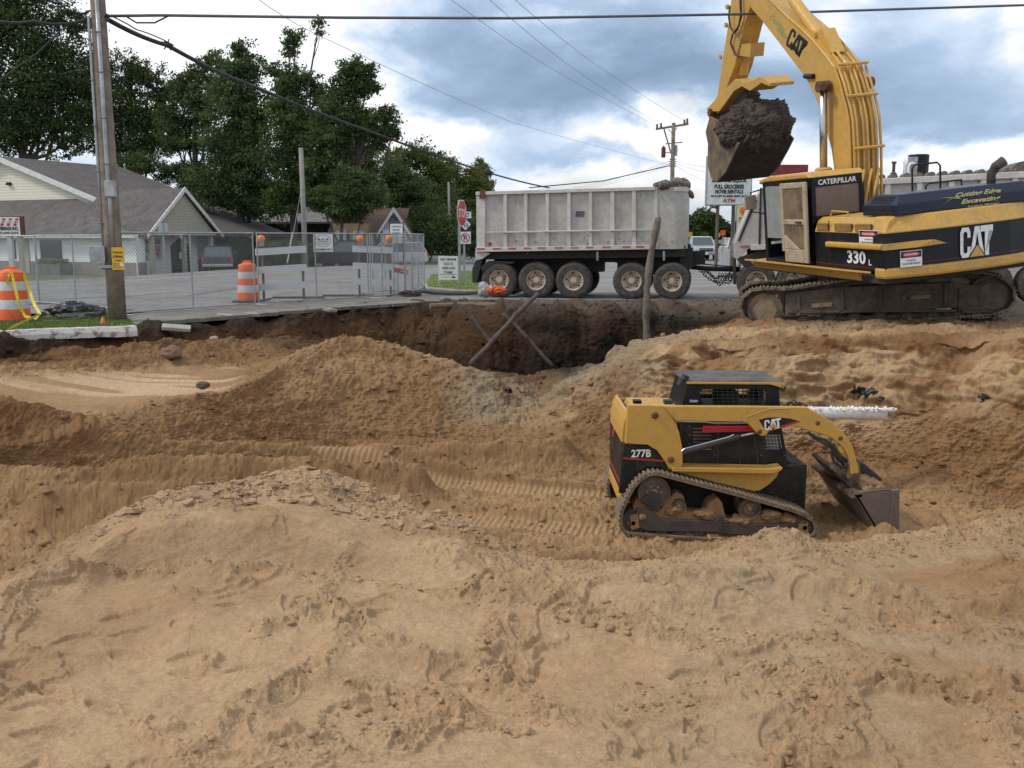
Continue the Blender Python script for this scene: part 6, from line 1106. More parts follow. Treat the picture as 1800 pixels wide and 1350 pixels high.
# cab
C0, C1 = 11.55, 12.42
cbm = BLK
def side_panel(Y, par):
    q = MB()
    def pr(pts): q.prism([sp(x, y, 11.55) + [0, Y - 11.55, 0] for x, y in pts], (0, .035, 0))
    pr([(1197, 718), (1210, 672), (1230, 672), (1229, 690), (1236, 712), (1236, 718)]); pr([(1230, 672), (1366, 672), (1347, 690), (1343, 684), (1236, 684), (1229, 690)])
    pr([(1347, 690), (1366, 672), (1369, 718), (1342, 718), (1347, 706)]); pr([(1236, 712), (1342, 713), (1342, 718), (1236, 718)])
    o = q.build('cab_side', cbm, par)
    g = MB()
    for x in range(1234, 1346, 9): g.tube([sp(x, 684, 11.56) + [0, Y - 11.55, 0], sp(x + 1, 713, 11.56) + [0, Y - 11.55, 0]], .0045, 4)
    for y in range(688, 713, 6): g.tube([sp(1231, y, 11.56) + [0, Y - 11.55, 0], sp(1345, y, 11.56) + [0, Y - 11.55, 0]], .0045, 4)
    g.build('grille', BLKRUB, o); return o
cabq = sl([(1197, 718), (1369, 718), (1386, 820), (1398, 817), (1410, 850), (1413, 893), (1405, 893), (1330, 866), (1362, 840), (1366, 823), (1202, 822)], C0 + .01, C1 - C0 - .02, 'cab_body', LBLK, ld, .01)
for pts in ([(1262, 745), (1262, 818)], [(1326, 768), (1332, 818)], [(1205, 738), (1262, 738), (1345, 742)]):
    q = MB(); q.tube([sp(x, y, C0 + .005) for x, y in pts], .007, 5); q.build('panel_seam', mat('seam_grey', (.06, .055, .05), .6), cabq)
for x, y in ((1212, 750), (1212, 765), (1212, 780), (1256, 752), (1256, 800), (1338, 800), (1376, 760), (1379, 800), (1300, 812)): q = MB(); q.lathe(sp(x, y, C0), (0, -1, 0), [(0, .012), (.012, .010)], 8); q.build('bolt', STEEL, cabq)
q = MB()
for k in range(7): q.prism([sp(x, y + k * 6, C0 + .004) for x, y in ((1218, 752), (1250, 752), (1250, 754.5), (1218, 754.5))], (0, -.012, 0))
q.build('vent_louvres', STEEL, cabq)
p1 = side_panel(C0, ld)
side_panel(C1 - .035, ld)
q = MB()
for dx in (0, .34, .68, 1.02): pass
q.prism([sp(x, y, 11.56) for x, y in [(1197, 718), (1210, 672), (1216, 672), (1204, 718)]], (0, C1 - C0 - .04, 0)); q.build('rear_frame', cbm, ld)
for Y_ in (C0 + .02, C1 - .1): q = MB(); q.prism([sp(x, y, 11.56) + [0, Y_ - 11.56, 0] for x, y in [(1358, 670), (1368, 670), (1372, 718), (1360, 718)]], (0, .07, 0)); q.build('front_pillar', cbm, ld)
rf = sl([(1206, 675), (1205, 671), (1209, 669), (1370, 669.5), (1380, 673), (1378, 682), (1370, 679), (1356, 675)], C0 - .04, C1 - C0 + .08, 'cab_roof', mat('roof_grey', (.05, .05, .055), .6, col2=(.2, .17, .13), amt=.6), ld, .02)
q = MB(); q.prism([sp(x, y, C0 - .05) for x, y in [(1207, 675), (1207, 671), (1372, 672), (1380, 674), (1378, 683), (1368, 680), (1354, 676)]], (0, .03, 0)); q.build('roof_trim', YEL2, rf, bevel=.005)
for x, y in ((1204, 664), (1197, 673), (1374, 681)): q = MB(); q.box(sp(x, y, C0 + .0), (.075, .09, .075), .3, .2, .4); q.build('work_light', BLKRUB, rf, bevel=.01)
q = MB(); q.prism([sp(x, y, C0 + .3) for x, y in [(1262, 714), (1264, 690), (1300, 688), (1302, 714)]], (0, .4, 0)); q.build('seat_back', mat('seat_dark_green', (.02, .05, .03), .8), ld, bevel=.03)
text('TURBO', sp(1219.5, 705, C0 - .003), (1, 0, 0), (0, 0, 1), .105, .032, WHT, p1, shear=.3)
g = MB()
for x in range(1346, 1372, 6): g.tube([sp(x, 764, C0), sp(x + 4, 788, C0)], .004, 4)
for y in range(765, 790, 6): g.tube([sp(1344, y, C0), sp(1370, y, C0)], .004, 4)
gg = g.build('side_grille', GALV, cabq)
g = MB(); g.add([sp(x, y, C0 + .005) for x, y in ((1344, 764), (1366, 764), (1370, 788), (1350, 788))], [(0, 1, 2, 3)]); g.build('foot_window', mat('dusty_green_glass', (.08, .10, .09), .3), cabq)
q = MB(); q.prism([sp(x, y, C0 + .1) for x, y in [(1386, 812), (1398, 812), (1406, 822), (1402, 832), (1392, 836)]], (0, .3, 0)); q.build('cab_step', BLKRUB, ld, bevel=.02)
# bucket
BY0, BY1 = 11.15, 12.75
BS = mat('scratched_bucket', (.17, .155, .15), .42, .5, col2=(.20, .15, .11), amt=.9, scale=4, lo=.4, hi=.62, bump=.25, bscale=14)
def bpt(x, y, d=0): return sp(x, y, BY0) + np.array([0, d, 0])
sd_ = [(1502, 870), (1581, 860), (1579, 940), (1545, 940)]
q = MB(); q.prism([bpt(*p) for p in sd_], (0, .03, 0)); bko = q.build('bucket', BS, ld, bevel=.006)
q = MB(); q.prism([bpt(*p) + [0, BY1 - BY0 - .03, 0] for p in sd_], (0, .03, 0)); q.build('side_plate', BS, bko, bevel=.006)
q = MB(); a, b = bpt(1502, 870), bpt(1545, 940); q.prism([a, b, b + [.03, 0, .0], a + [.035, 0, .0]], (0, BY1 - BY0, 0)); q.build('back_plate', BS, bko)
q = MB(); a, b = bpt(1545, 939.5), bpt(1581, 941); q.prism([a, b, b + [0, 0, .03], a + [0, 0, .03]], (0, BY1 - BY0, 0)); q.build('floor_plate', BS, bko)
q = MB(); a, b = bpt(1568, 862, -.012), bpt(1581, 860, -.012); q.prism([a, b, bpt(1580, 940, -.012), bpt(1563, 940, -.012)], (0, .05, 0)); q.build('edge_bar', BS, bko, bevel=.006)
q = MB(); a, b = bpt(1502, 870), bpt(1566, 862); q.prism([a + [-.01, 0, 0], b, b + [0, 0, .02], a + [-.01, 0, .02]], (0, .10, 0)); q.prism([a + [-.03, 0, -.05], a + [.1, 0, -.03], a + [.1, 0, .02], a + [-.03, 0, 0]], (0, BY1 - BY0, 0)); q.build('top_lip', STEEL, bko, bevel=.005)
q = MB(); q.prism([sp(x, y, 11.45) for x, y in [(1470, 822), (1492, 838), (1520, 850), (1524, 858), (1500, 862), (1482, 846), (1466, 828)]], (0, .9, 0)); q.build('coupler', STEEL, ld, bevel=.01)
q = MB(); q.prism([sp(x, y, 11.6) for x, y in [(1512, 812), (1520, 815), (1552, 842), (1546, 850), (1530, 846), (1512, 830)]], (0, .5, 0)); q.build('tilt_cylinder', BLKRUB, ld, bevel=.02)
mb = lump('sand_load', bpt(1543, 866, .8) + [.0, 0, -.05], (.27, .70, .17), 21, SANDM, 5, .3); tag(mb.build('sand_load', SANDM, smooth=True), 'brown sand heaped in the bucket of the tracked loader', 'sand heap')
mb = lump('sand_pile', sp(1605, 935, 12.0) + [0, 0, -.15], (.50, .75, .40), 31, SANDM, 6, .35); tag(mb.build('sand_pile', SANDM, smooth=True), 'small pile of brown sand pushed up in front of the loader bucket', 'sand pile')
# ------------------------------------------------------------------ dump trailer and truck
def wheel(par, c, ax, r=.52, w=.26, dual=True, m=None):
    q = MB(); c = np.array(c); ax = np.array(ax) / np.linalg.norm(ax)
    q.lathe(c, ax, [(.03, r * .56), (.0, r * .60), (-.0, r * .86), (.03, r * .965), (.06, r), (w - .05, r), (w, r * .93), (w, r * .5)], 40, cap=False)
    for k in range(44):
        a = k * 2 * math.pi / 44; u = Vector(V3(ax)).orthogonal().normalized(); v = Vector(V3(ax)).cross(u); d = u * math.cos(a) + v * math.sin(a); t = -u * math.sin(a) + v * math.cos(a); p = Vector(V3(c)) + d * (r + .003)
        for s in (.05, .15): q.prism([p + Vector(V3(ax)) * s - t * .025, p + Vector(V3(ax)) * (s + .07) - t * .025, p + Vector(V3(ax)) * (s + .07) + t * .02, p + Vector(V3(ax)) * s + t * .02], d * .012)
    wo = MB(); wo.lathe(c, ax, [(.03, r * .565), (.015, r * .55), (.03, r * .50), (.12, r * .47), (.14, r * .22), (.10, r * .20), (.06, r * .17), (.05, r * .10), (.05, .001)], 32, cap=False); o = wo.build('wheel', RIMM, par)
    ty = q.build('tyre', RUB, o)
    h = MB(); u = Vector(V3(ax)).orthogonal().normalized(); v = Vector(V3(ax)).cross(u)
    for k in range(10): a = k * .628; p = Vector(V3(c)) + (u * math.cos(a) + v * math.sin(a)) * r * .30; h.lathe(p + Vector(V3(ax)) * .11, ax, [(0, .022), (.04, .022)], 6)
    h.build('wheel_nut', RUST, o)
    for k in range(5): hh = MB(); a = k * 1.2566 + .3; p = Vector(V3(c)) + (u * math.cos(a) + v * math.sin(a)) * r * .40 + Vector(V3(ax)) * .112; hh.lathe(p, ax, [(0, r * .055), (.002, r * .055)], 10); hh.build('hand_hole', CHAS, o)
    if dual:
        q = MB(); q.lathe(c + ax * (w + .06), ax, [(0, r * .6), (0, r * .9), (.04, r), (w - .04, r), (w, r * .9), (w, r * .6)], 32); q.build('inner_tyre', RUB, o)
th = R(-11); TD_ = np.array([math.cos(th), math.sin(th), 0]); TN_ = np.array([-math.sin(th), math.cos(th), 0]); TO = np.array([xat(838, 28.0), 28.0, 0])
def tl(px, py, off=0.): return onpl(px, py, TO + TN_ * off, TN_)
tr = thing('dump_trailer', 'dusty pale grey five axle dump trailer parked at the far edge of the pit', 'trailer', TO + TD_ * 3.2 + TN_)
WD = 2.35
def tp(pts, off, thk, nm, m, par, bev=.008, label=None): q = MB(); q.prism([tl(x, y, off) for x, y in pts], TN_ * thk); return q.build(nm, m, par, bevel=bev, label=label)
boxT = [(839, 336), (1150, 328), (1203, 326.5)]; 
# body with rounded front corners
a0, a1, a2 = tl(839, 338), tl(1170, 328), tl(1215, 327); b0, b1, b2 = tl(839, 443), tl(1170, 438), tl(1215, 437)
def shell(L0, L1, zb0, zt0, zb1, zt1, Wd, rad, O, par, nm='body', thick=.06):
    pts = []; n = 8
    for k in range(n + 1): a = -math.pi / 2 + k * math.pi / 2 / n; pts.append((L1 - rad + math.cos(a) * rad, rad + math.sin(a) * rad))
    for k in range(n + 1): a = k * math.pi / 2 / n; pts.append((L1 - rad + math.cos(a) * rad, Wd - rad + math.sin(a) * rad))
    P = [(L0, 0)] + pts + [(L0, Wd)]; q = MB(); m_ = len(P)
    def w(p, f): 
        z = (zb0 + (zb1 - zb0) * (p[0] - L0) / (L1 - L0)) if f == 0 else (zt0 + (zt1 - zt0) * (p[0] - L0) / (L1 - L0)); return O + TD_ * p[0] + TN_ * p[1] + np.array([0, 0, z])
    cx, cy = (L0 + L1) / 2, Wd / 2; I = [(p[0] + (thick if p[0] < cx else -thick), p[1] + (thick if p[1] < cy else -thick)) for p in P]
    vs = [w(p, 0) for p in P] + [w(p, 1) for p in P] + [w(p, 1) for p in I] + [w(p, 0) for p in I]; fs = []
    for i in range(m_): j = (i + 1) % m_; fs += [(i, j, m_ + j, m_ + i), (m_ + i, m_ + j, 2 * m_ + j, 2 * m_ + i), (2 * m_ + i, 2 * m_ + j, 3 * m_ + j, 3 * m_ + i), (3 * m_ + i, 3 * m_ + j, j, i)]
    fs.append(tuple(range(m_))[::-1]); q.add(vs, fs); return q.build(nm, TRAILP, par)
def along(px): p = tl(px, 400); return float((p - TO) @ TD_)
L1 = along(1192) + .28; zb0, zt0 = b0[2], a0[2]; zb1, zt1 = tl(1150, 438)[2], tl(1150, 329)[2]
body = shell(0., L1, zb0, zt0, zb1 + (zb1 - zb0) * .12, zt1 + (zt1 - zt0) * .12, WD, .42, TO, tr)
posts = [(839, 853, .05), (885, 891, .09), (921, 927, .09), (959, 965, .09), (997, 1003, .09), (1035, 1041, .09), (1073, 1080, .09), (1111, 1118, .09), (1150, 1156, .03)]
for x0, x1, pr_ in posts: tp([(x0, 442 - (x0 - 839) * .013), (x1, 442 - (x0 - 839) * .013), (x1, 338 - (x0 - 839) * .028), (x0, 338 - (x0 - 839) * .028)], -pr_, pr_ + .01, 'side_post', TRAILER, body)
tp([(836, 337), (1152, 328), (1152, 334), (836, 343)], -.11, .13, 'top_rail', TRAILER, body); tp([(836, 443), (1152, 438), (1152, 430), (836, 435)], -.11, .13, 'bottom_rail', TRAILER, body)
tp([(855, 407), (1150, 402), (1150, 405), (855, 410)], -.15, .06, 'mid_rail', TRAILER, body)
for k in range(7):
    q = MB(); c = O_ = None; q.prism([TO + TD_ * (L1 - .42 + math.sin(k * .22) * .43) + TN_ * (.42 - math.cos(k * .22) * .43) + np.array([0, 0, zt1 - .12]), TO + TD_ * (L1 - .42 + math.sin((k + 1) * .22) * .43) + TN_ * (.42 - math.cos((k + 1) * .22) * .43) + np.array([0, 0, zt1 - .12]), TO + TD_ * (L1 - .42 + math.sin((k + 1) * .22) * .43) + TN_ * (.42 - math.cos((k + 1) * .22) * .43) + np.array([0, 0, zt1 + .0]), TO + TD_ * (L1 - .42 + math.sin(k * .22) * .43) + TN_ * (.42 - math.cos(k * .22) * .43) + np.array([0, 0, zt1 + .0])], TN_ * -.03); q.build('rim_band', TRAILER, body)
for px in (845, 873, 900, 927, 952, 982, 1010, 1037, 1066, 1125, 1101): tp([(px - 7, 439 - (px - 839) * .013), (px + 7, 439 - (px - 839) * .013), (px + 7, 436 - (px - 839) * .013), (px - 7, 436 - (px - 839) * .013)], -.118, .01, 'reflector_strip', mat('red_reflector', (.40, .05, .04), .4, col2=(.3, .25, .22), amt=.8, scale=9), body, 0)
tp([(843, 334), (853, 334), (853, 349), (843, 349)], -.12, .03, 'rust_patch', RUST, body, 0)
s = tp([(1013, 371), (1028, 371), (1026, 381), (1011, 381)], -.012, .015, 'maker_plate', mat('plate_grey', (.10, .10, .10), .5), body, 0)
q = MB(); q.lathe(tl(861, 429, -.12), TN_, [(0, .05), (.02, .06)], 12); q.build('marker_light', RED, body)
q = MB(); q.lathe(tl(1181, 424, .0) , TN_, [(-.02, .03), (.06, .05)], 10); q.build('marker_light', LENS, body)
# tailgate end with its lower hook
tp([(835, 443), (852, 443), (862, 445), (848, 455), (836, 458)], -.02, WD + .04, 'tail_apron', TRAILER, tr)
q = MB()
for zz in (zt1 + .02,):
    pass
for (s0, s1, h) in ((1170, 1186, .16), (1176, 1190, .19), (1182, 1200, .18), (1152, 1170, .12)): 
    q.tube([tl(s0, 326, .1), tl(s1, 322, .6), tl(s1 + 4, 324, 1.6), tl(s0 + 10, 326, 2.2)], [.08, h * .9, h * .9, .08], 12)
q.build('tarp_roll', mat('dirty_tarp', (.10, .085, .075), .85, col2=(.2, .17, .14), amt=.8, scale=6), tr, smooth=True)
for k in range(9): q = MB(); q.lathe(tl(1160 + k * 6, 326 - (2 if 2 < k < 7 else 0), -.05 + .05 * k), TD_, [(-.05, .06), (0, .12), (.05, .13), (.10, .06)], 12); q.build('tarp_fold', MATS['dirty_tarp'], tr, smooth=True)
q = MB(); q.tube([tl(1190, 330, .1), tl(1206, 336, .3), tl(1214, 341, .5), tl(1217, 346, .8)], [.1, .1, .09, .06], 10); q.build('tarp_arm', MATS['dirty_tarp'], tr, smooth=True)
rr = random.Random(21)
for k in range(26):
    px = rr.uniform(858, 1148); py = rr.choice([rr.uniform(338, 350), rr.uniform(404, 425), rr.uniform(425, 436)]); h_ = rr.uniform(3, 14); w_ = rr.uniform(.5, 1.4)
    tp([(px, py), (px + w_, py), (px + w_ * .6, py + h_), (px + w_ * .3, py + h_)], -.004, .004, 'rust_streak', mat('rust_streak', (.26, .18, .12), .8), body, 0)
for k in range(14):
    px = rr.uniform(856, 1148); py = rr.uniform(412, 434); a_ = rr.uniform(1.5, 5)
    tp([(px + math.cos(i) * a_ * rr.uniform(.5, 1), py + math.sin(i) * a_ * .6 * rr.uniform(.5, 1)) for i in range(6)][::-1], -.004, .004, 'mud_splash', mat('mud_splash', (.33, .27, .20), .9), body, 0)
# end openings on the front wall
for z0, z1 in ((2.55, 2.95), (2.1, 2.35)): q = MB(); c = TO + TD_ * (L1 + .004) + TN_ * .75; q.add([c + [0, 0, z0], c + TN_ * .28 + [0, 0, z0], c + TN_ * .28 + [0, 0, z1], c + [0, 0, z1]], [(0, 1, 2, 3)]); q.build('sight_hole', CHAS, body)
# chassis
q = MB()
for off in (.7, 1.45): q.prism([tl(850, 446, .0) + TN_ * off, tl(1240, 442) + TN_ * off, tl(1240, 466) + TN_ * off, tl(1130, 472) + TN_ * off, tl(1075, 462) + TN_ * off, tl(870, 464) + TN_ * off], TN_ * .12)
chs = q.build('chassis', CHAS, tr)
tp([(852, 438), (1205, 432), (1205, 452), (852, 456)], .15, .12, 'sill', CHAS, tr)
tp([(868, 456), (1060, 452), (1060, 478), (868, 480)], .8, .7, 'suspension', CHAS, tr); tp([(1085, 462), (1200, 460), (1200, 482), (1085, 484)], .8, .7, 'suspension', CHAS, tr)
for px in (877, 942, 1008, 1110, 1181):
    c = tl(px, 493); c[2] = .525; wheel(tr, c - TN_ * .02, TN_, .525); wheel(tr, c + TN_ * (WD - .28), -TN_ * -1, .525, dual=False)
    q = MB(); q.tube([c + TN_ * .1, c + TN_ * (WD - .2)], .07, 8); q.build('axle', CHAS, tr)
tp([(836, 458), (848, 455), (845, 466), (838, 497), (830, 497), (830, 472)], .0, .6, 'mud_flap', BLKRUB, tr); tp([(844, 470), (858, 459), (905, 460), (900, 464), (870, 463), (848, 478)], -.02, .5, 'mudguard', CHAS, tr)
for px in (1048, 1165): tp([(px, 442), (px + 4, 442), (px + 4, 458), (px, 458)], -.02, .05, 'bracket', GALV, tr)
tp([(1195, 438), (1218, 436), (1218, 470), (1205, 478), (1195, 460)], .3, 1.6, 'hitch_frame', CHAS, tr); tp([(1198, 430), (1214, 428), (1216, 450), (1200, 452)], .5, .5, 'air_tank', BLKRUB, tr, .05)
q = MB(); q.tube([tl(1205, 468, 1.0), tl(1240, 472, 1.0), tl(1300, 474, 1.0)], .07, 8); q.build('drawbar', CHAS, tr)
q = MB(); q.tube([tl(1210, 462, .9), tl(1255, 466, .9), tl(1300, 470, .9)], .018, 6); q.build('air_line', CHAS, tr)
CH = mat('chain_steel', (.05, .045, .04), .6, .5)
def chain(P, r, par, nm='safety_chain'):
    Q = resample(P, r * 3.0, closed=False); q = MB()
    for i in range(len(Q) - 1):
        a, b = Q[i], Q[i + 1]; t = (b - a) / np.linalg.norm(b - a); s = np.cross(t, [0, 1, 0] if i % 2 else [0, 0, 1]); s /= max(np.linalg.norm(s), 1e-6); m_ = (a + b) / 2; L = r * 2.2; q.tube([m_ + t * L * math.cos(k * .785) + s * r * 1.1 * math.sin(k * .785) for k in range(9)], r * .38, 5, cap=False)
    return q.build(nm, CH, par)
for j, (x0, x1, sag) in enumerate(((1226, 1300, 26), (1232, 1296, 18), (1240, 1300, 30))):
    P = [tl(x0 + (x1 - x0) * k / 12, 470 + sag * math.sin(math.pi * k / 12) + (3 * math.sin(k * 1.7) if j else 0), .8 + .2 * j) for k in range(13)]; chain(P, .030, tr)
for k in range(2):
    q = MB(); P = [tl(1262 + t * 1.6 + 2 * math.cos(t * 2.2), 484 + 5 * math.sin(t * 2.2) + k * 6, .9) for t in range(24)]; q.tube(P, .016, 5); q.build('coiled_air_hose', RUB, tr)
# the truck that pulls it, continuing the same line
tk = thing('dump_truck', 'pale grey dump truck body standing behind the excavator', 'truck', TO + TD_ * 11.5 + TN_)
rear = [(1346, 324), (1339, 330), (1325, 353), (1308, 388), (1291, 428), (1291, 453), (1295, 456), (1313, 437), (1347, 435), (1400, 433), (1400, 322)]
bd = tp([(1346, 325), (1322, 356), (1291, 428), (1291, 453), (1296, 456), (1316, 437), (1820, 412), (1990, 402), (1990, 292), (1820, 300), (1560, 313)], .0, WD, 'body', TRAILP, tk, .01)
tp([(1327, 349), (1331, 352), (1301, 424), (1297, 424)], -.015, .03, 'door_seam', CHAS, bd, 0); tp([(1336, 330), (1339, 330), (1337, 436), (1333, 436)], -.015, .03, 'door_seam', CHAS, bd, 0)
def topy(x): return np.interp(x, [1346, 1560, 1820, 1990], [325, 313, 300, 292])
for x in (1352, 1400, 1450, 1500, 1556, 1612, 1668, 1724, 1780, 1836, 1890): tp([(x, 436 - (x - 1346) * .05), (x + 10, 436 - (x - 1346) * .05), (x + 10, topy(x + 10) + 3), (x, topy(x) + 3)], -.10, .11, 'side_post', TRAILER, bd)
tp([(1346, 325), (1990, 292), (1990, 303), (1346, 334)], -.12, .14, 'top_rail', TRAILER, bd); tp([(1320, 431), (1990, 397), (1990, 405), (1320, 440)], -.11, .13, 'bottom_rail', TRAILER, bd)
for i, x in enumerate(range(1550, 1990, 22)): q = MB(); q.lathe(tl(x, topy(x) - 1, .05), TN_, [(0, .10), (.5, .10)], 10); q.build('tarp_bow', MATS['dirty_tarp'], bd)
q = MB(); q.lathe(tl(1800, 306, .3), TN_, [(0, .34), (1.6, .34)], 20); q.build('tarp_roll', MATS['dirty_tarp'], tk)
tp([(1302, 432), (1318, 431), (1318, 434), (1302, 435)], -.02, .03, 'reflector_strip', MATS['red_reflector'], bd, 0); tp([(1334, 430), (1345, 430), (1345, 433), (1334, 433)], -.02, .03, 'reflector_strip', MATS['red_reflector'], bd, 0)
tp([(1316, 438), (1990, 404), (1990, 430), (1316, 462)], .7, 1.0, 'chassis', CHAS, tk); tp([(1290, 455), (1294, 455), (1294, 500), (1290, 500)], .2, .8, 'mud_flap', BLKRUB, tk); tp([(1296, 456), (1330, 442), (1360, 440), (1360, 460), (1310, 470)], .0, .7, 'mudguard', CHAS, tk)
for px in (1330, 1400, 1745, 1830):
    c = tl(px, 490); c[2] = .53; wheel(tk, c, TN_, .53)
# ------------------------------------------------------------------ chain link fence
LINK = mat('chain_link_wire', (.24, .25, .27), .5, .3)
def fence(label, pa, pb, Ya, Yb, h=1.82, pitch=.085, mids=1, wire_r=.0037, gate=False, pyb=None):
    a = np.array([xat(pa, Ya, .03), Ya, .05]); b = np.array([xat(pb, Yb, .03), Yb, .05]); t = thing('fence_panel', label, 'fence', (a + b) / 2, 'temporary chain link fence panels')
    d = b - a; L = np.linalg.norm(d); d /= L; up = np.array([0, 0, 1.]); q = MB()
    n = int((L + h) / pitch)
    for k in range(1, n):
        s = k * pitch
        p0 = (s, 0) if s <= L else (L, s - L); p1 = (0, s) if s <= h else (s - h, h)
        for fl in (0, 1):
            A_, B_ = [(L - p[0], p[1]) if fl else p for p in (p0, p1)]; q.tube([a + d * A_[0] + up * A_[1], a + d * B_[0] + up * B_[1]], wire_r, 3, cap=False)
    q.build('mesh', LINK, t)
    for z, nm in ((h, 'top_rail'), (.02, 'bottom_rail')): q = MB(); q.tube([a + up * z, b + up * z], .019, 8); q.build(nm, GALV, t)
    for k in range(mids + 2): q = MB(); p = a + d * L * k / (mids + 1); q.tube([p, p + up * (h + .02)], .019, 8); q.build('post', GALV, t)
    for p in (a, b): nn = np.array([-d[1], d[0], 0]); q = MB(); q.tube([p + nn * .4 - d * .0 + [0, 0, -.02], p - nn * .4 + [0, 0, -.02]], .02, 6); q.build('foot', GALV, t)
fence('chain link fence panel furthest left, behind the near orange barrel', -95, 69, 26.4, 25.0, h=1.75)
fence('chain link fence panel just left of the wooden pole', 70, 206, 25.0, 22.6, h=1.76)
fence('long chain link fence panel just right of the wooden pole', 216, 449, 21.3, 24.4)
fence('chain link fence panel carrying the white company sign', 456, 648, 24.6, 27.2)
fence('chain link gate panel in front of the second white barricade', 652, 712, 27.3, 28.8, mids=2)
fence('end fence panel turned away at the right end of the fence', 713, 746, 28.8, 32.6, pitch=.11, mids=2)
fence('narrow fence panel folded behind the gate panel', 656, 700, 29.8, 30.6, mids=1)
mb = MB(); c = at(568, 427, 26.0); s = thing('company_sign', 'square white sign with a green oval skyline emblem and phone number on the fence', 'sign', c - [0, 0, .24]); rt = np.array([1, .38, 0]); rt /= np.linalg.norm(rt)
mb.box(c, (.53, .015, .48), math.atan2(.38, 1)); mb.build('panel', SIGNW, s); GRS = mat('sign_green', (.03, .14, .08), .5); nf = np.array([rt[1], -rt[0], 0])
q = MB(); n = 32
for k in range(n):
    a0_, a1_ = k * 6.2832 / n, (k + 1) * 6.2832 / n; q.add([c + nf * .010 + rt * math.cos(a) * .215 * f + np.array([0, 0, .055 + math.sin(a) * .165 * f]) for a, f in ((a0_, 1), (a1_, 1), (a1_, .93), (a0_, .93))], [(0, 1, 2, 3)])
q.build('oval_border', GRS, s); q = MB()
for x, w_, h_ in ((-.13, .03, .07), (-.10, .03, .05), (-.06, .03, .03), (0, .025, .09), (.05, .03, .03), (.09, .03, .05), (.13, .03, .075), (-.03, .03, .025)): q.add([c + nf * .010 + rt * (x + a) + np.array([0, 0, .07 + b]) for a, b in ((-w_ / 2, 0), (w_ / 2, 0), (w_ / 3, h_ * .8), (0, h_), (-w_ / 3, h_ * .8))], [(0, 1, 2, 3, 4)])
q.build('skyline_emblem', BLKTXT, s); text('New Horizons', c + [0, 0, .035], rt, (0, 0, 1), .30, .05, GRS, s, depth=.012); text('EXCAVATING', c + [0, 0, -.03], rt, (0, 0, 1), .24, .035, GRS, s, depth=.012); text('616-454-1911', c + [0, 0, -.18], rt, (0, 0, 1), .46, .07, BLKTXT, s, depth=.012, bold=.04)
# ------------------------------------------------------------------ barricades
def barricade(label, px0, px1, y0, Y, lights, tilt=0.):
    x0, x1 = xat(px0, Y), xat(px1, Y); t = thing('barricade', label, 'barricade', ((x0 + x1) / 2, Y, 0), 'white board barricades behind the fence')
    for i, z in enumerate((1.40, .90, .42)): q = MB(); q.box(((x0 + x1) / 2, Y - .05, z), (x1 - x0, .025, .19), 0, 0, tilt); q.build('board', WHITEP, t)
    for x in (x0 + .18, x1 - .12):
        q = MB(); q.bx(x - .03, x + .03, Y - .03, Y + .03, .06, 1.62); p = q.build('post', mat('rusty_post', (.12, .07, .055), .8, col2=(.22, .2, .19), amt=.7, scale=8), t); q = MB()
        for k in range(24): q.lathe((x, Y - .034, .1 + k * .06), (0, 1, 0), [(0, .008), (.003, .008)], 6)
        q.build('hole', CHAS, p)
        q = MB(); q.bx(x - .03, x + .03, Y - .7, Y + .7, .0, .06); q.build('foot', MATS['rusty_post'], t)
    for x in lights:
        lx = xat(x, Y); q = MB(); q.lathe((lx, Y - .1, 1.72), (0, -1, 0), [(-.03, .09), (0, .11), (.05, .11), (.09, .07), (.10, .02)], 20); l_o = q.build('warning_light', LENS, t, smooth=True); q = MB(); q.bx(lx - .06, lx + .06, Y - .12, Y - .02, 1.52, 1.63); q.build('lamp_base', GALV, l_o)
barricade('white three board barricade with one amber light behind the company sign', 453, 542, 0, 26.3, (465,), -.06)
barricade('white three board barricade with two amber lights near the fence end', 622, 694, 0, 28.6, (636, 687), .04)
for px, w_, Y, l in ((525, 92, 27.4, 'rusty perforated steel bar lying on the street behind the company sign'), (612, 90, 28.4, 'rusty perforated steel bar lying on the street left of the second barricade')):
    q = MB(); x = xat(px, Y); q.box((x, Y, .035), (w_ / FP * Y, .06, .06)); 
    q.box((x, Y - .032, .035), (w_ / FP * Y * .98, .004, .012)); tag(q.build('steel_bar', MATS['rusty_post']), l, 'bar')
c = at(702, 473, 29.5); s = thing('paper_notice', 'torn red and white paper notice hanging on the gate post', 'notice', c - [0, 0, .2]); q = MB(); q.box(c + [0, 0, .06], (.38, .01, .14), .1, 0, .15); q.build('white_part', SIGNW, s); q = MB(); q.box(c + [.05, -.01, -.06], (.44, .01, .14), .1, 0, .2); q.build('red_part', mat('notice_red', (.5, .05, .08), .6), s)
for k, (a, z) in enumerate(((-.1, -.03), (.08, -.06), (.18, -.09))): q = MB(); q.box(c + [a, -.02, z], (.1, .006, .03), .1, 0, .2); q.build('red_print', WHT, s)
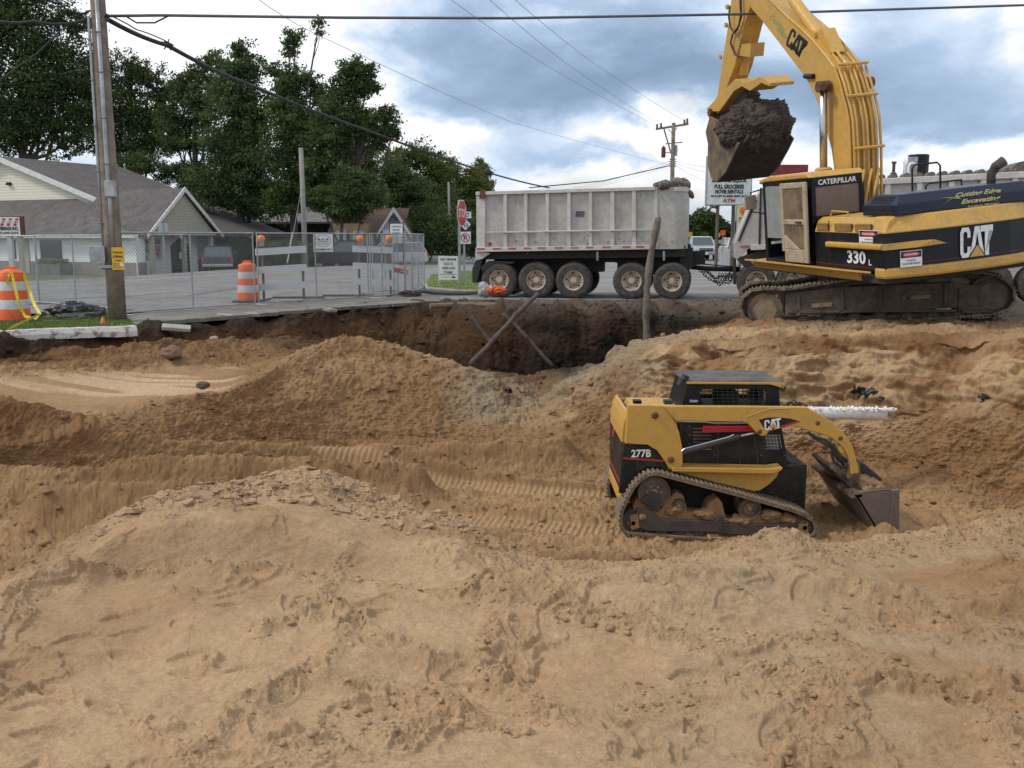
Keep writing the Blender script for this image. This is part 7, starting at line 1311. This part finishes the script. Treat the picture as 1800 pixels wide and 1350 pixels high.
# ------------------------------------------------------------------ orange drums
def drum(label, px, pyb, Y, h=1.05, r=.29, lean=0., z=0.):
    x = xat(px, Y, z); t = thing('traffic_drum', label, 'traffic drum', (x, Y, z), 'orange and white traffic drums')
    q = MB(); q.lathe((x, Y, z), (0, 0, 1), [(0, r * 1.6), (.035, r * 1.62), (.05, r * 1.3), (.06, r * 1.05)], 28); q.build('base', BLKRUB, t)
    prof = [(.05, 1.06), (.25, 1.03), (.27, 1.0), (.44, .98), (.46, .96), (.62, .94), (.64, .92), (.80, .89), (.82, .87), (.98, .84), (1.0, .78), (1.04, .4), (1.05, .2)]
    bands = [(.05, .25, 0), (.27, .44, 1), (.46, .62, 0), (.64, .80, 1), (.82, 1.05, 0)]
    for a, b, c_ in bands:
        pf = [(zz * h, rr_ * r) for zz, rr_ in prof if a - .001 <= zz <= b + .001]; pf = [(pf[0][0] - .01, pf[0][1])] + pf + [(pf[-1][0] + .01, pf[-1][1] * .99)]
        q = MB(); q.lathe((x, Y, z), (0, 0, 1), pf, 36, cap=(b > 1)); q.build('white_band' if c_ else 'orange_band', STRIPEW if c_ else ORANGE, t, smooth=True)
    q = MB(); q.bx(x - .12, x + .12, Y - .015, Y + .015, z + 1.02 * h, z + 1.10 * h); q.build('handle', ORANGE, t, bevel=.01); return x
xd = drum('near orange and white traffic drum wrapped in yellow tape at the left edge', 26, 565, 19.6, 1.04, .30, z=.02)
drum('farther orange and white traffic drum with a dented top behind the fence', 437, 533, 26.0, 1.03, .28)
# caution tape round the near drum
q = MB()
def ribbon(P, w, m, nm, par=None):
    q = MB(); P = [np.array(p, float) for p in P]; vs = []
    for i, p in enumerate(P): t = P[min(i + 1, len(P) - 1)] - P[max(i - 1, 0)]; t /= np.linalg.norm(t); s = np.cross(t, [0, 1, 0]); s /= np.linalg.norm(s); vs += [p - s * w / 2, p + s * w / 2]
    q.add(vs, [(2 * i, 2 * i + 1, 2 * i + 3, 2 * i + 2) for i in range(len(P) - 1)]); return q.build(nm, m, par)
tp_ = thing('caution_tape', 'yellow caution tape draped over the near traffic drum down to its base', 'tape', at(30, 560, 19.2))
ribbon([at(13, 500, 19.28), at(14, 485, 19.25), at(20, 477, 19.3), at(25, 500, 19.26), at(31, 525, 19.24), at(38, 545, 19.22), at(44, 556, 19.2), at(55, 559, 19.1)], .06, TAPE, 'strand', tp_); ribbon([at(20, 477, 19.5), at(40, 480, 19.6), at(50, 505, 19.5), at(58, 530, 19.3), at(70, 552, 19.1), at(60, 561, 19.0)], .065, TAPE, 'strand', tp_); ribbon([at(70, 552, 19.0), at(40, 566, 17.6), at(10, 580, 16.6), at(-30, 600, 15.8)], .05, TAPE, 'strand', tp_)
text('CAUTION', at(35.5, 537, 19.18), at(40, 551, 19.2) - at(32, 525, 19.2), (1, 0, .5), .3, .035, BLKTXT, tp_); text('CAUTION', at(13.5, 492, 19.2), (0, 0, 1), (-1, 0, 0), .17, .04, BLKTXT, tp_)
# black plastic sheet heap
r_ = np.random.default_rng(8); c = at(96, 552, 20.6); mb = lump('plastic_sheet', c + [.25, .2, -.05], (.66, .35, .26), 41, BLKRUB, 5, .55); tag(mb.build('plastic_sheet', mat('black_plastic', (.012, .012, .014), .35, bump=.3, bscale=8), smooth=True), 'crumpled black plastic sheet beside the near traffic drum', 'plastic sheet')
mb = lump('plastic_sheet', at(138, 556, 20.3) + [0, 0, -.02], (.42, .25, .09), 44, BLKRUB, 4, .5); tag(mb.build('plastic_sheet', MATS['black_plastic'], smooth=True), 'low trailing end of black plastic sheet near the small orange cone', 'plastic sheet')
t = thing('marker_cone', 'tiny orange marker cone on the grass left of the wooden pole', 'cone', at(181, 570, 18.9)); c = at(181, 570, 18.9); q = MB(); q.lathe(c, (0, 0, 1), [(0, .06), (.01, .055), (.15, .012), (.155, .006)], 16); q.build('body', ORANGE, t, smooth=True); q = MB(); q.box(c + [0, 0, .005], (.13, .13, .012)); q.build('base', ORANGE, t)
q = MB(); a, b = at(75, 564, 19.4), at(118, 566, 19.3); q.tube([a, b], .03, 4); tag(q.build('plank', WOODP), 'short old plank lying on the grass by the black plastic sheet', 'plank')
# crushed drum by the trailer
c = at(865, 520, 26.6); t = thing('crushed_drum', 'crushed orange and clear plastic drum lying in front of the trailer wheel', 'traffic drum', c)
mb = lump('x', c + [-.22, 0, .16], (.17, .15, .20), 51, ORANGE, 4, .4); mb.build('clear_plastic', mat('cloudy_plastic', (.35, .35, .36), .3), t, smooth=True)
mb = lump('x', c + [.0, 0, .15], (.26, .16, .13), 52, ORANGE, 4, .6); mb.build('orange_shell', ORANGE, t); mb = lump('x', c + [.17, -.05, .14], (.2, .12, .10), 55, ORANGE, 4, .6); mb.build('orange_shell', ORANGE, t); mb = lump('x', c + [.02, -.12, .2], (.09, .05, .12), 53, WHT, 3, .3); mb.build('white_band', STRIPEW, t)
q = MB(); q.tube([c + [.02, -.15, 0], c + [.02, -.15, .34]], .02, 6); q.build('stake', BLKRUB, t)
# drain hose / silt roll on the kerb
q = MB(); q.tube([at(728, 513, 28.8), at(742, 512, 28.8), at(760, 514, 29), at(800, 516, 29), at(846, 514, 29)], .06, 8); tag(q.build('silt_sock', mat('grey_sock', (.12, .115, .11), .9)), 'grey fabric roll lying along the street by the corner kerb', 'fabric roll')
mb = lump('x', at(722, 517, 28.2), (.3, .2, .09), 61, BARK, 4, .5); tag(mb.build('debris_lump', BARK), 'dark torn debris lump at the foot of the fence end', 'debris')
# ------------------------------------------------------------------ signs
def post(px, py0, Y, r=.035, z=0., m=GALV, par=None): x = xat(px, Y, z); zt = at(px, py0, Y)[2]; q = MB(); q.box((x, Y, (z + zt) / 2), (r * 2, r * 1.2, zt - z)); return q.build('post', m, par)
Ys = 33.5; c = at(812, 374.5, Ys); s = thing('stop_sign', 'red octagonal stop sign seen almost edge on beside the trailer', 'stop sign', (xat(808, Ys), Ys, .08)); post(808, 352, Ys + .08, .045, .08, GALV, s)
an = R(72); rt = np.array([math.cos(an), math.sin(an), 0]); nf = np.array([rt[1], -rt[0], 0]); ro = 22.5 / FP * Ys / math.cos(math.pi / 8)
for k_, f_r, m_ in ((0, 1, SIGNW), (.006, .93, mat('stop_red', (.50, .02, .03), .4))): q = MB(); q.prism([c + nf * k_ + rt * math.cos(math.pi / 8 + i * math.pi / 4) * ro * f_r + np.array([0, 0, math.sin(math.pi / 8 + i * math.pi / 4) * ro * f_r]) for i in range(8)], -nf * .006); q.build('face' if k_ else 'border', m_, s)
text('STOP', c, rt, (0, 0, 1), ro * 1.45, ro * .62, WHT, s, depth=.012)
Ys = 36; s = thing('route_sign', 'state route diamond sign with a no parking sign below on one post', 'sign', (xat(818, Ys), Ys, .08)); post(816.5, 408, Ys + .05, .04, .08, GALV, s)
k = Ys / FP * 1.0; c = at(818, 378, Ys); q = MB(); q.box(c, (20 * k, .01, 11 * k)); q.build('direction_plate', SIGNW, s); text('EAST', c + [0, -.01, 0], (1, 0, 0), (0, 0, 1), 14 * k, 7 * k, BLKTXT, s)
c = at(818, 394.5, Ys); q = MB(); q.box(c, (20 * k, .01, 21 * k)); q.build('route_plate', mat('sign_dark_blue', (.01, .02, .05), .5), s); q = MB(); q.add([c + [a * k, -.01, b * k] for a, b in ((-9.5, 0), (0, -10), (9.5, 0), (0, 10))], [(0, 1, 2, 3)]); q.build('diamond', SIGNW, s); text('M', c + [0, -.012, 5 * k], (1, 0, 0), (0, 0, 1), 3 * k, 3 * k, BLKTXT, s); text('43', c + [0, -.012, -1.5 * k], (1, 0, 0), (0, 0, 1), 9 * k, 7 * k, BLKTXT, s)
c = at(818, 418, Ys); q = MB(); q.box(c, (19 * k, .01, 21 * k)); q.build('parking_plate', SIGNW, s); text('P', c + [0, -.008, 0], (1, 0, 0), (0, 0, 1), 6 * k, 9 * k, BLKTXT, s); q = MB()
for i in range(28): a0_, a1_ = i * .2244, (i + 1) * .2244; q.add([c + [math.cos(a) * 8 * k * f, -.012, math.sin(a) * 8 * k * f] for a, f in ((a0_, 1), (a1_, 1), (a1_, .8), (a0_, .8))], [(0, 1, 2, 3)])
q.add([c + [a * k, -.014, b * k] for a, b in ((-6.2, 5), (-5, 6.2), (6.2, -5), (5, -6.2))], [(0, 1, 2, 3)]); q.build('red_ring', MATS['stop_red'], s)
Ys = 34.5; k = Ys / FP; s = thing('sandwich_board', 'white folding board reading ice cream with an arrow, on the grass verge', 'sign', (xat(788, Ys, .1), Ys, .1)); c = at(788, 471, Ys); c[2] = .1 + 27 * k
q = MB(); q.box(c + [0, 0, 0], (33 * k, .02, 41 * k), 0, -.08); q.build('panel', SIGNW, s)
for a in (-17, 17):
    q = MB(); q.box(c + [a * k, .0, -4 * k], (1.6 * k, .04, 49 * k), 0, -.08); q.build('leg', WHITEP, s); q = MB(); q.box(c + [a * k, .35, -5 * k], (1.6 * k, .04, 46 * k), 0, .35); q.build('leg', WHITEP, s)
for i, (tt, w_) in enumerate((('ICE CREAM', 27), ('1213 G', 15), ('WED 6:30', 22), ('T PARK', 16))): text(tt, c + [0, -.03 - .0 * i + (15 - i * 7.5) * k * .08, (15 - i * 7.5) * k], (1, 0, 0), (0, .0, 1), w_ * k, 4.2 * k, BLKTXT, s, bold=.03)
q = MB(); q.box(c + [0, -.03, -11 * k], (32 * k, .004, .6 * k)); q.box(c + [-2 * k, -.035, -16 * k], (18 * k, .004, 1.2 * k)); q.add([c + [a * k, -.04, b * k] for a, b in ((7, -18.5), (14, -16), (7, -13.5))], [(0, 1, 2)]); q.build('arrow', BLKTXT, s)
Ys = 50.; k = Ys / FP; cx_, cy_ = 1281, 318; c = at(cx_, cy_, Ys); s = thing('grocery_sign', 'tall white roadside sign listing groceries and movie rentals on two posts', 'sign', (xat(1275, Ys), Ys, 0))
q = MB(); q.box(c, (79 * k, .35, 84 * k), .05); q.build('cabinet', GALV, s, bevel=.03); q = MB(); q.box(c + [0, -.18, 0], (75 * k, .02, 80 * k), .05); q.build('face', mat('sign_pale_green_white', (.62, .68, .64), .45), s)
for tt, dy, w_, h_, m_ in (('BEER WINE LIQUOR', 0, 60, 8, BLKTXT), ('FULL GROCERIES', -10, 51, 7.5, BLKTXT), ('MOVIE RENTALS', -18.5, 49, 7, BLKTXT), ('WE ACCEPT ALL MAJOR CREDIT CARDS', -26.5, 64, 5, BLKTXT), ('ATM', -33.5, 22, 6, MATS['stop_red'])): text(tt, c + [0, -.205, dy * k], (1, .05, 0), (0, 0, 1), w_ * k, h_ * k, m_, s, bold=.05)
for px in (1258, 1285): q = MB(); x = xat(px, Ys); q.tube([(x, Ys, 0), (x, Ys, c[2] - 42 * k)], .09, 10); q.build('post', mat('brown_post', (.12, .10, .09), .7), s)
c = at(1306, 374, 49); k = 49 / FP; s = thing('sunset_sign', 'small yellow sign with an orange tree emblem under the grocery sign', 'sign', c - [0, 0, 15 * k]); q = MB(); q.box(c, (24 * k, .2, 29 * k)); q.build('cabinet', BRICK, s); q = MB(); q.box(c + [0, -.11, 0], (22 * k, .02, 26 * k)); q.build('face', mat('sign_cream_yellow', (.62, .58, .30), .5), s)
q = MB(); q.add([c + [math.cos(i * .3927) * 7 * k, -.13, (3 + math.sin(i * .3927) * 7) * k] for i in range(16)], [tuple(range(16))]); q.build('orange_crown', mat('orange_emblem', (.75, .16, .02), .5), s); q = MB(); q.add([c + [a * k, -.135, b * k] for a, b in ((-1, 2), (1, 2), (2, -7), (-2, -7))], [(0, 1, 2, 3)]); q.build('trunk_emblem', MATS['stop_red'], s); q = MB(); q.add([c + [a * k, -.135, b * k] for a, b in ((-8, -8), (8, -8), (8, -11), (-8, -11))], [(0, 1, 2, 3)]); q.build('caption_band', GRS, s)
q = MB(); q.tube([(c[0], 49.3, 0), (c[0], 49.3, c[2])], .07, 8); q.build('post', MATS['brown_post'], s)
for px, py, Y, m_, l in ((1213, 412, 74, mat('work_sign_amber', (.60, .33, .06), .5), 'small amber road sign between the trailer and the silver pickup'), (1271, 409, 70, ORANGE, 'bright orange square road work sign right of the silver pickup'), (1262, 413, 78, MATS['work_sign_amber'], 'dull amber road sign left of the orange road work sign')):
    c = at(px, py, Y); s = thing('road_work_sign', l, 'sign', (c[0], Y, 0)); q = MB(); q.box(c, (.36, .03, .36)); q.build('panel', m_, s); q = MB(); q.bx(c[0] - .03, c[0] + .03, Y + .02, Y + .06, 0, c[2]); q.build('post', GALV, s)
for i, px in enumerate((1266.5, 1271, 1275.5, 1280)):
    Y = 56; x = xat(px, Y); q = MB(); h = .95 + .06 * i; q.prism([(x - .07, Y, 0), (x + .07, Y, 0), (x + .07, Y, h - .08), (x, Y, h), (x - .07, Y, h - .08)], (0, .04, 0)); tag(q.build('white_stake', WHITEP, bevel=.004), ['first', 'second', 'third', 'fourth'][i] + ' white picket stake from the left in the row right of the pickup', 'stake', 'white stakes by the hitch')
q = MB(); a = at(1300, 405, 90); q.tube([at(1205, 424, 90), at(1320, 422, 90)], .06, 6); tag(q.build('guard_rail', GALV), 'thin grey guard rail across the far road end', 'guard rail')
# plate sign on post by the store
c = at(287, 403, 50); s = thing('road_sign_back', 'small grey sign plate on a thin post in front of the coverings panel', 'sign', (xat(288, 50), 50, -.2)); q = MB(); q.box(c, (.48, .02, .62)); q.build('panel', mat('sign_back_grey', (.40, .42, .44), .5), s); q = MB(); q.bx(c[0] - .03, c[0] + .03, 49.95, 50, -.3, c[2] + .3); q.build('post', GALV, s)
# ------------------------------------------------------------------ vehicles (local x forward)
def vehicle(name, label, cat, px, Y, rz, col, kind='pickup', z=0., scale=1.):
    x = xat(px, Y, z); t = thing(name, label, cat, (x, Y, z)); M = Matrix.Translation((x, Y, z)) @ Matrix.Rotation(rz, 4, 'Z') @ Matrix.Scale(scale, 4); pm = mat('car_paint_%s' % '_'.join(str(int(c * 100)) for c in col), col, .3, .3, coat=.6, spec=.5)
    W = 1.9
    if kind == 'pickup': sill = [(-2.6, .45), (2.55, .45), (2.7, .62), (2.68, .95), (2.5, 1.08), (1.15, 1.18), (-2.65, 1.15), (-2.68, .6)]; cabp = [(1.15, 1.15), (.55, 1.78), (-.55, 1.82), (-.95, 1.15)]
    else: sill = [(-2.3, .42), (2.2, .42), (2.35, .6), (2.3, .95), (2.1, 1.03), (1.2, 1.10), (-2.25, 1.12), (-2.38, .6)]; cabp = [(1.2, 1.08), (.55, 1.68), (-1.9, 1.72), (-2.25, 1.10)]
    q = MB(M); q.prism([(a, -W / 2, b) for a, b in sill], (0, W, 0)); bd_ = q.build('body', pm, t, bevel=.07)
    q = MB(M); n = len(cabp); q.add([(a, -W / 2 + .05, b) for a, b in cabp] + [(a, W / 2 - .05, b) for a, b in cabp], []); q = MB(M)
    lo = [cabp[0], cabp[3]]; hi = [cabp[1], cabp[2]]; vs = [(lo[0][0], -W / 2 + .06, lo[0][1]), (lo[0][0], W / 2 - .06, lo[0][1]), (lo[1][0], W / 2 - .06, lo[1][1]), (lo[1][0], -W / 2 + .06, lo[1][1]), (hi[0][0], -W / 2 + .2, hi[0][1]), (hi[0][0], W / 2 - .2, hi[0][1]), (hi[1][0], W / 2 - .2, hi[1][1]), (hi[1][0], -W / 2 + .2, hi[1][1])]
    q.add(vs, [(0, 3, 2, 1), (4, 5, 6, 7), (0, 1, 5, 4), (1, 2, 6, 5), (2, 3, 7, 6), (3, 0, 4, 7)]); gl = q.build('windows', mat('car_glass', (.06, .085, .095), .12, spec=.8), t, bevel=.03)
    q = MB(M); z1 = hi[0][1]; q.prism([(hi[0][0] + .02, -W / 2 + .17, z1 - .02), (hi[0][0] + .02, W / 2 - .17, z1 - .02), (hi[1][0] - .02, W / 2 - .17, hi[1][1] - .02), (hi[1][0] - .02, -W / 2 + .17, hi[1][1] - .02)], (0, 0, .07)); q.build('roof', pm, t, bevel=.03)
    for sy in (-1, 1):
        q = MB(M)
        for (a, b) in ((0, 4), (3, 7)): p0, p1 = Vector(vs[a]), Vector(vs[b]); p0.y = abs(p0.y) * sy; p1.y = abs(p1.y) * sy; q.tube([p0, p1], .045, 6)
        q.build('pillar', pm, t)
        q = MB(M); q.box((.95, sy * (W / 2 + .12), 1.22), (.10, .22, .18)); q.build('mirror', BLKRUB, t, bevel=.02)
        for xx in ((1.75, -1.65) if kind == 'pickup' else (1.5, -1.45)):
            q = MB(M); q.lathe((xx, sy * (W / 2 - .24), .38), (0, sy, 0), [(0, .36), (.03, .385), (.20, .385), (.24, .34), (.24, .24)], 24, cap=False); w_o = q.build('wheel', RUB, t); q = MB(M); q.lathe((xx, sy * (W / 2 - .02), .38), (0, sy, 0), [(-.04, .24), (-.03, .06), (.0, .04)], 16); q.build('rim', GALV, w_o)
        q = MB(M); q.box((2.66 if kind == 'pickup' else 2.31, sy * .72, .84), (.08, .36, .17)); q.build('headlight', mat('headlight_glass', (.6, .62, .65), .15), t, bevel=.02)
        q = MB(M); q.box((-2.66 if kind == 'pickup' else -2.33, sy * .86, .9), (.08, .14, .34)); q.build('tail_light', MATS['tail_light_red'], t, bevel=.02)
    xf = 2.70 if kind == 'pickup' else 2.36
    q = MB(M); q.box((xf - .01, 0, .84), (.04, 1.04, .24)); g_o = q.build('grille', CHAS, t); q = MB(M); q.box((xf + .015, 0, .86), (.02, 1.04, .045)); q.box((xf + .018, 0, .86), (.02, .16, .07)); q.build('chrome_bar', CHROME, g_o)
    q = MB(M); q.box((xf + .03, 0, .55), (.14, 1.86, .20)); bp2 = q.build('bumper', GALV, t, bevel=.04); q = MB(M); q.box((xf + .11, 0, .55), (.01, .30, .15)); q.build('licence_plate', WHT, bp2)
    q = MB(M); q.box((-xf + .02, 0, .58), (.12, 1.8, .18)); q.build('bumper', GALV, t, bevel=.04)
    if kind == 'pickup': q = MB(M); q.bx(-2.55, -1.0, -.8, .8, 1.13, 1.165); q.build('bed_liner', CHAS, t)
    return t
vehicle('pickup_truck', 'silver pickup truck facing the camera beyond the trailer hitch', 'pickup', 1231, 76, R(-92), (.42, .45, .50), 'pickup')
vehicle('suv', 'white and red suv seen from behind at the edge of the dump truck', 'suv', 1291, 76, R(86), (.62, .62, .62), 'suv')
vehicle('parked_pickup', 'black pickup parked in front of the tan garage', 'pickup', 612, 62, R(188), (.02, .02, .025), 'pickup', -.35, 1.05)
vehicle('parked_van', 'white vehicle parked in front of the white gabled house', 'van', 688, 64, R(200), (.62, .62, .64), 'suv', -.3, 1.0)
vehicle('parked_car', 'dark car parked right of the store porch', 'car', 392, 60, R(100), (.02, .022, .03), 'suv', -.5)
# ------------------------------------------------------------------ things in the pit
def log(label, pts, r, m=BARK, name='log', knots=6, seed=1):
    rr = random.Random(seed); P = resample(pts, .12, closed=False); P = [p + np.array([rr.uniform(-.008, .008) for _ in range(3)]) for p in P]; R_ = [r * (1 + .12 * math.sin(i * .9)) * (1 - .2 * i / len(P)) for i in range(len(P))]
    t = tag(MB().tube(P, R_, 12).build(name, m, smooth=True), label, 'log'); return t
def pitpt(px, py, Y, dz=0): p = at(px, py, Y); return p + [0, 0, dz]
log('leaning weathered log reaching from the dark trench up to the street edge', [at(826, 642, 21.2), at(860, 606, 21.6), at(905, 556, 22.1), at(946, 516, 22.5)], .066, mat('grey_log', (.11, .085, .065), .9, col2=(.07, .05, .04), amt=.8, scale=6, bump=.6), seed=2)
log('dark thin log crossing behind the leaning log down to the trench bottom', [at(884, 552, 22.9), at(905, 570, 22.6), at(935, 603, 22.0), at(972, 645, 21.5)], .05, seed=3)
log('short dark root sticking out left of the leaning log', [at(829, 556, 23.2), at(846, 580, 22.9), at(864, 604, 22.5)], .055, seed=4)
log('upright grey log standing in the trench in front of the trailer wheels', [at(1138, 622, 20.6), at(1136, 560, 20.6), at(1137, 510, 20.6), at(1144, 450, 20.6), at(1157, 382, 20.6)], .085, mat('pale_mottled_log', (.18, .15, .12), .9, col2=(.09, .075, .06), amt=.9, scale=7, bump=.5), 'standing_log', seed=5)
# broken pipe
t = thing('buried_pipe', 'white plastic pipe with a ragged broken top sticking out of the sand bank', 'pipe', at(1500, 728, 13.0)); a, b = at(1405, 722, 13.05), at(1545, 727, 13.0)
q = MB(); q.tube([at(1330, 724, 12.85), at(1405, 725, 12.85), at(1556, 728, 12.85)], .085, 20); q.build('pipe', mat('pipe_white', (.70, .69, .66), .5, col2=(.45, .36, .26), amt=.7, scale=3), t, smooth=True)
mb = MB(); rr = random.Random(9)
for k in range(190): f = k / 190; p = at(1422 + 152 * f, 719, 12.82); mb.box(p + np.array([0, rr.uniform(-.05, .05), rr.uniform(-.03, .025) * (1 - .4 * f)]), (.03, .03, .018), rr.random() * 3, rr.random() * 3, rr.random() * 3)
mb.build('broken_shell', mat('fresh_white', (.85, .85, .85), .6), t)
for (px, py, Y, r, l, m_, sd__) in ((1085, 632, 19.6, (.22, .2, .27), 'pale brown boulder standing at the right end of the dark trench', MUDM, 71), (298, 622, 17.9, (.20, .18, .14), 'round brown boulder in the loose soil below the pavement', mat('red_brown_soil', (.2, .115, .07), .95, bump=.6), 72), (376, 596, 19.6, (.09, .09, .06), 'small grey stone in the soil below the fence', CONC, 73), (357, 677, 15.2, (.10, .09, .06), 'dark stone on the rim of the sand table', DARKMUD, 74), (1212, 690, 14.6, (.09, .09, .06), 'small brown clod on the bank above the loader roof', MUDM, 75)):
    mb = lump('x', at(px, py, Y), r, sd__, m_, 4, .35); tag(mb.build('boulder', m_, smooth=True), l, 'rock')
for (px, py, Y, w, l, sd__) in ((310, 576, 19.0, .55, 'flat broken concrete slab below the pavement edge near the pole', 1), (395, 555, 21.2, .30, 'small broken concrete block on the pavement edge', 2), (444, 553, 21.6, .28, 'pale concrete chunk on the pavement edge below the far drum', 3), (580, 545, 23.0, .35, 'tilted concrete chunk under the pavement edge behind the company sign', 4)):
    q = MB(); q.box(at(px, py, Y), (w, w * .6, .07), .3 * sd__, .15, .1); tag(q.build('concrete_chunk', CONC, bevel=.01), l, 'concrete chunk')
for (px, py, Y, s_, l, sd__) in ((1520, 692, 13.75, .75, 'tangle of black torn plastic poking out of the sand bank above the pipe', 3), (1728, 700, 12.9, .4, 'small black plastic scrap in the sand bank at the right', 4), (893, 690, 16.8, .5, 'black torn scrap lying on the grey spoil below the trench', 6)):
    mb = MB(); rr = random.Random(sd__); c = at(px, py, Y)
    for k in range(46):
        p = c + np.array([rr.gauss(0, .11), rr.uniform(-.12, .02), rr.gauss(0, .05)]) * s_; e = p + np.array([rr.uniform(-.15, .15), rr.uniform(-.1, .03), rr.uniform(-.05, .10)]) * s_; mb.add([p, e, e + np.array([.03 * s_, 0, .05 * s_]), p + np.array([.04 * s_, .02, .06 * s_])], [(0, 1, 2, 3)])
    tag(mb.build('plastic_scrap', MATS['black_plastic']), l, 'plastic scrap')
q = MB(); q.tube([at(1211, 700, 14.45), at(1214, 690, 14.4), at(1208, 684, 14.4)], .015, 5); q.tube([at(1214, 690, 14.4), at(1222, 696, 14.4), at(1228, 700, 14.45)], .012, 5); tag(q.build('root', BARK), 'small forked root sticking out of the bank above the loader roof', 'root')
q = MB(); q.tube([at(756, 538, 24.9), at(800, 536, 25.2), at(872, 537, 25.0)], .07, 8); tag(q.build('buried_log', mat('buried_wood', (.22, .15, .09), .95, bump=.6)), 'long brown pipe-like log lying along the street edge left of the trailer', 'log')
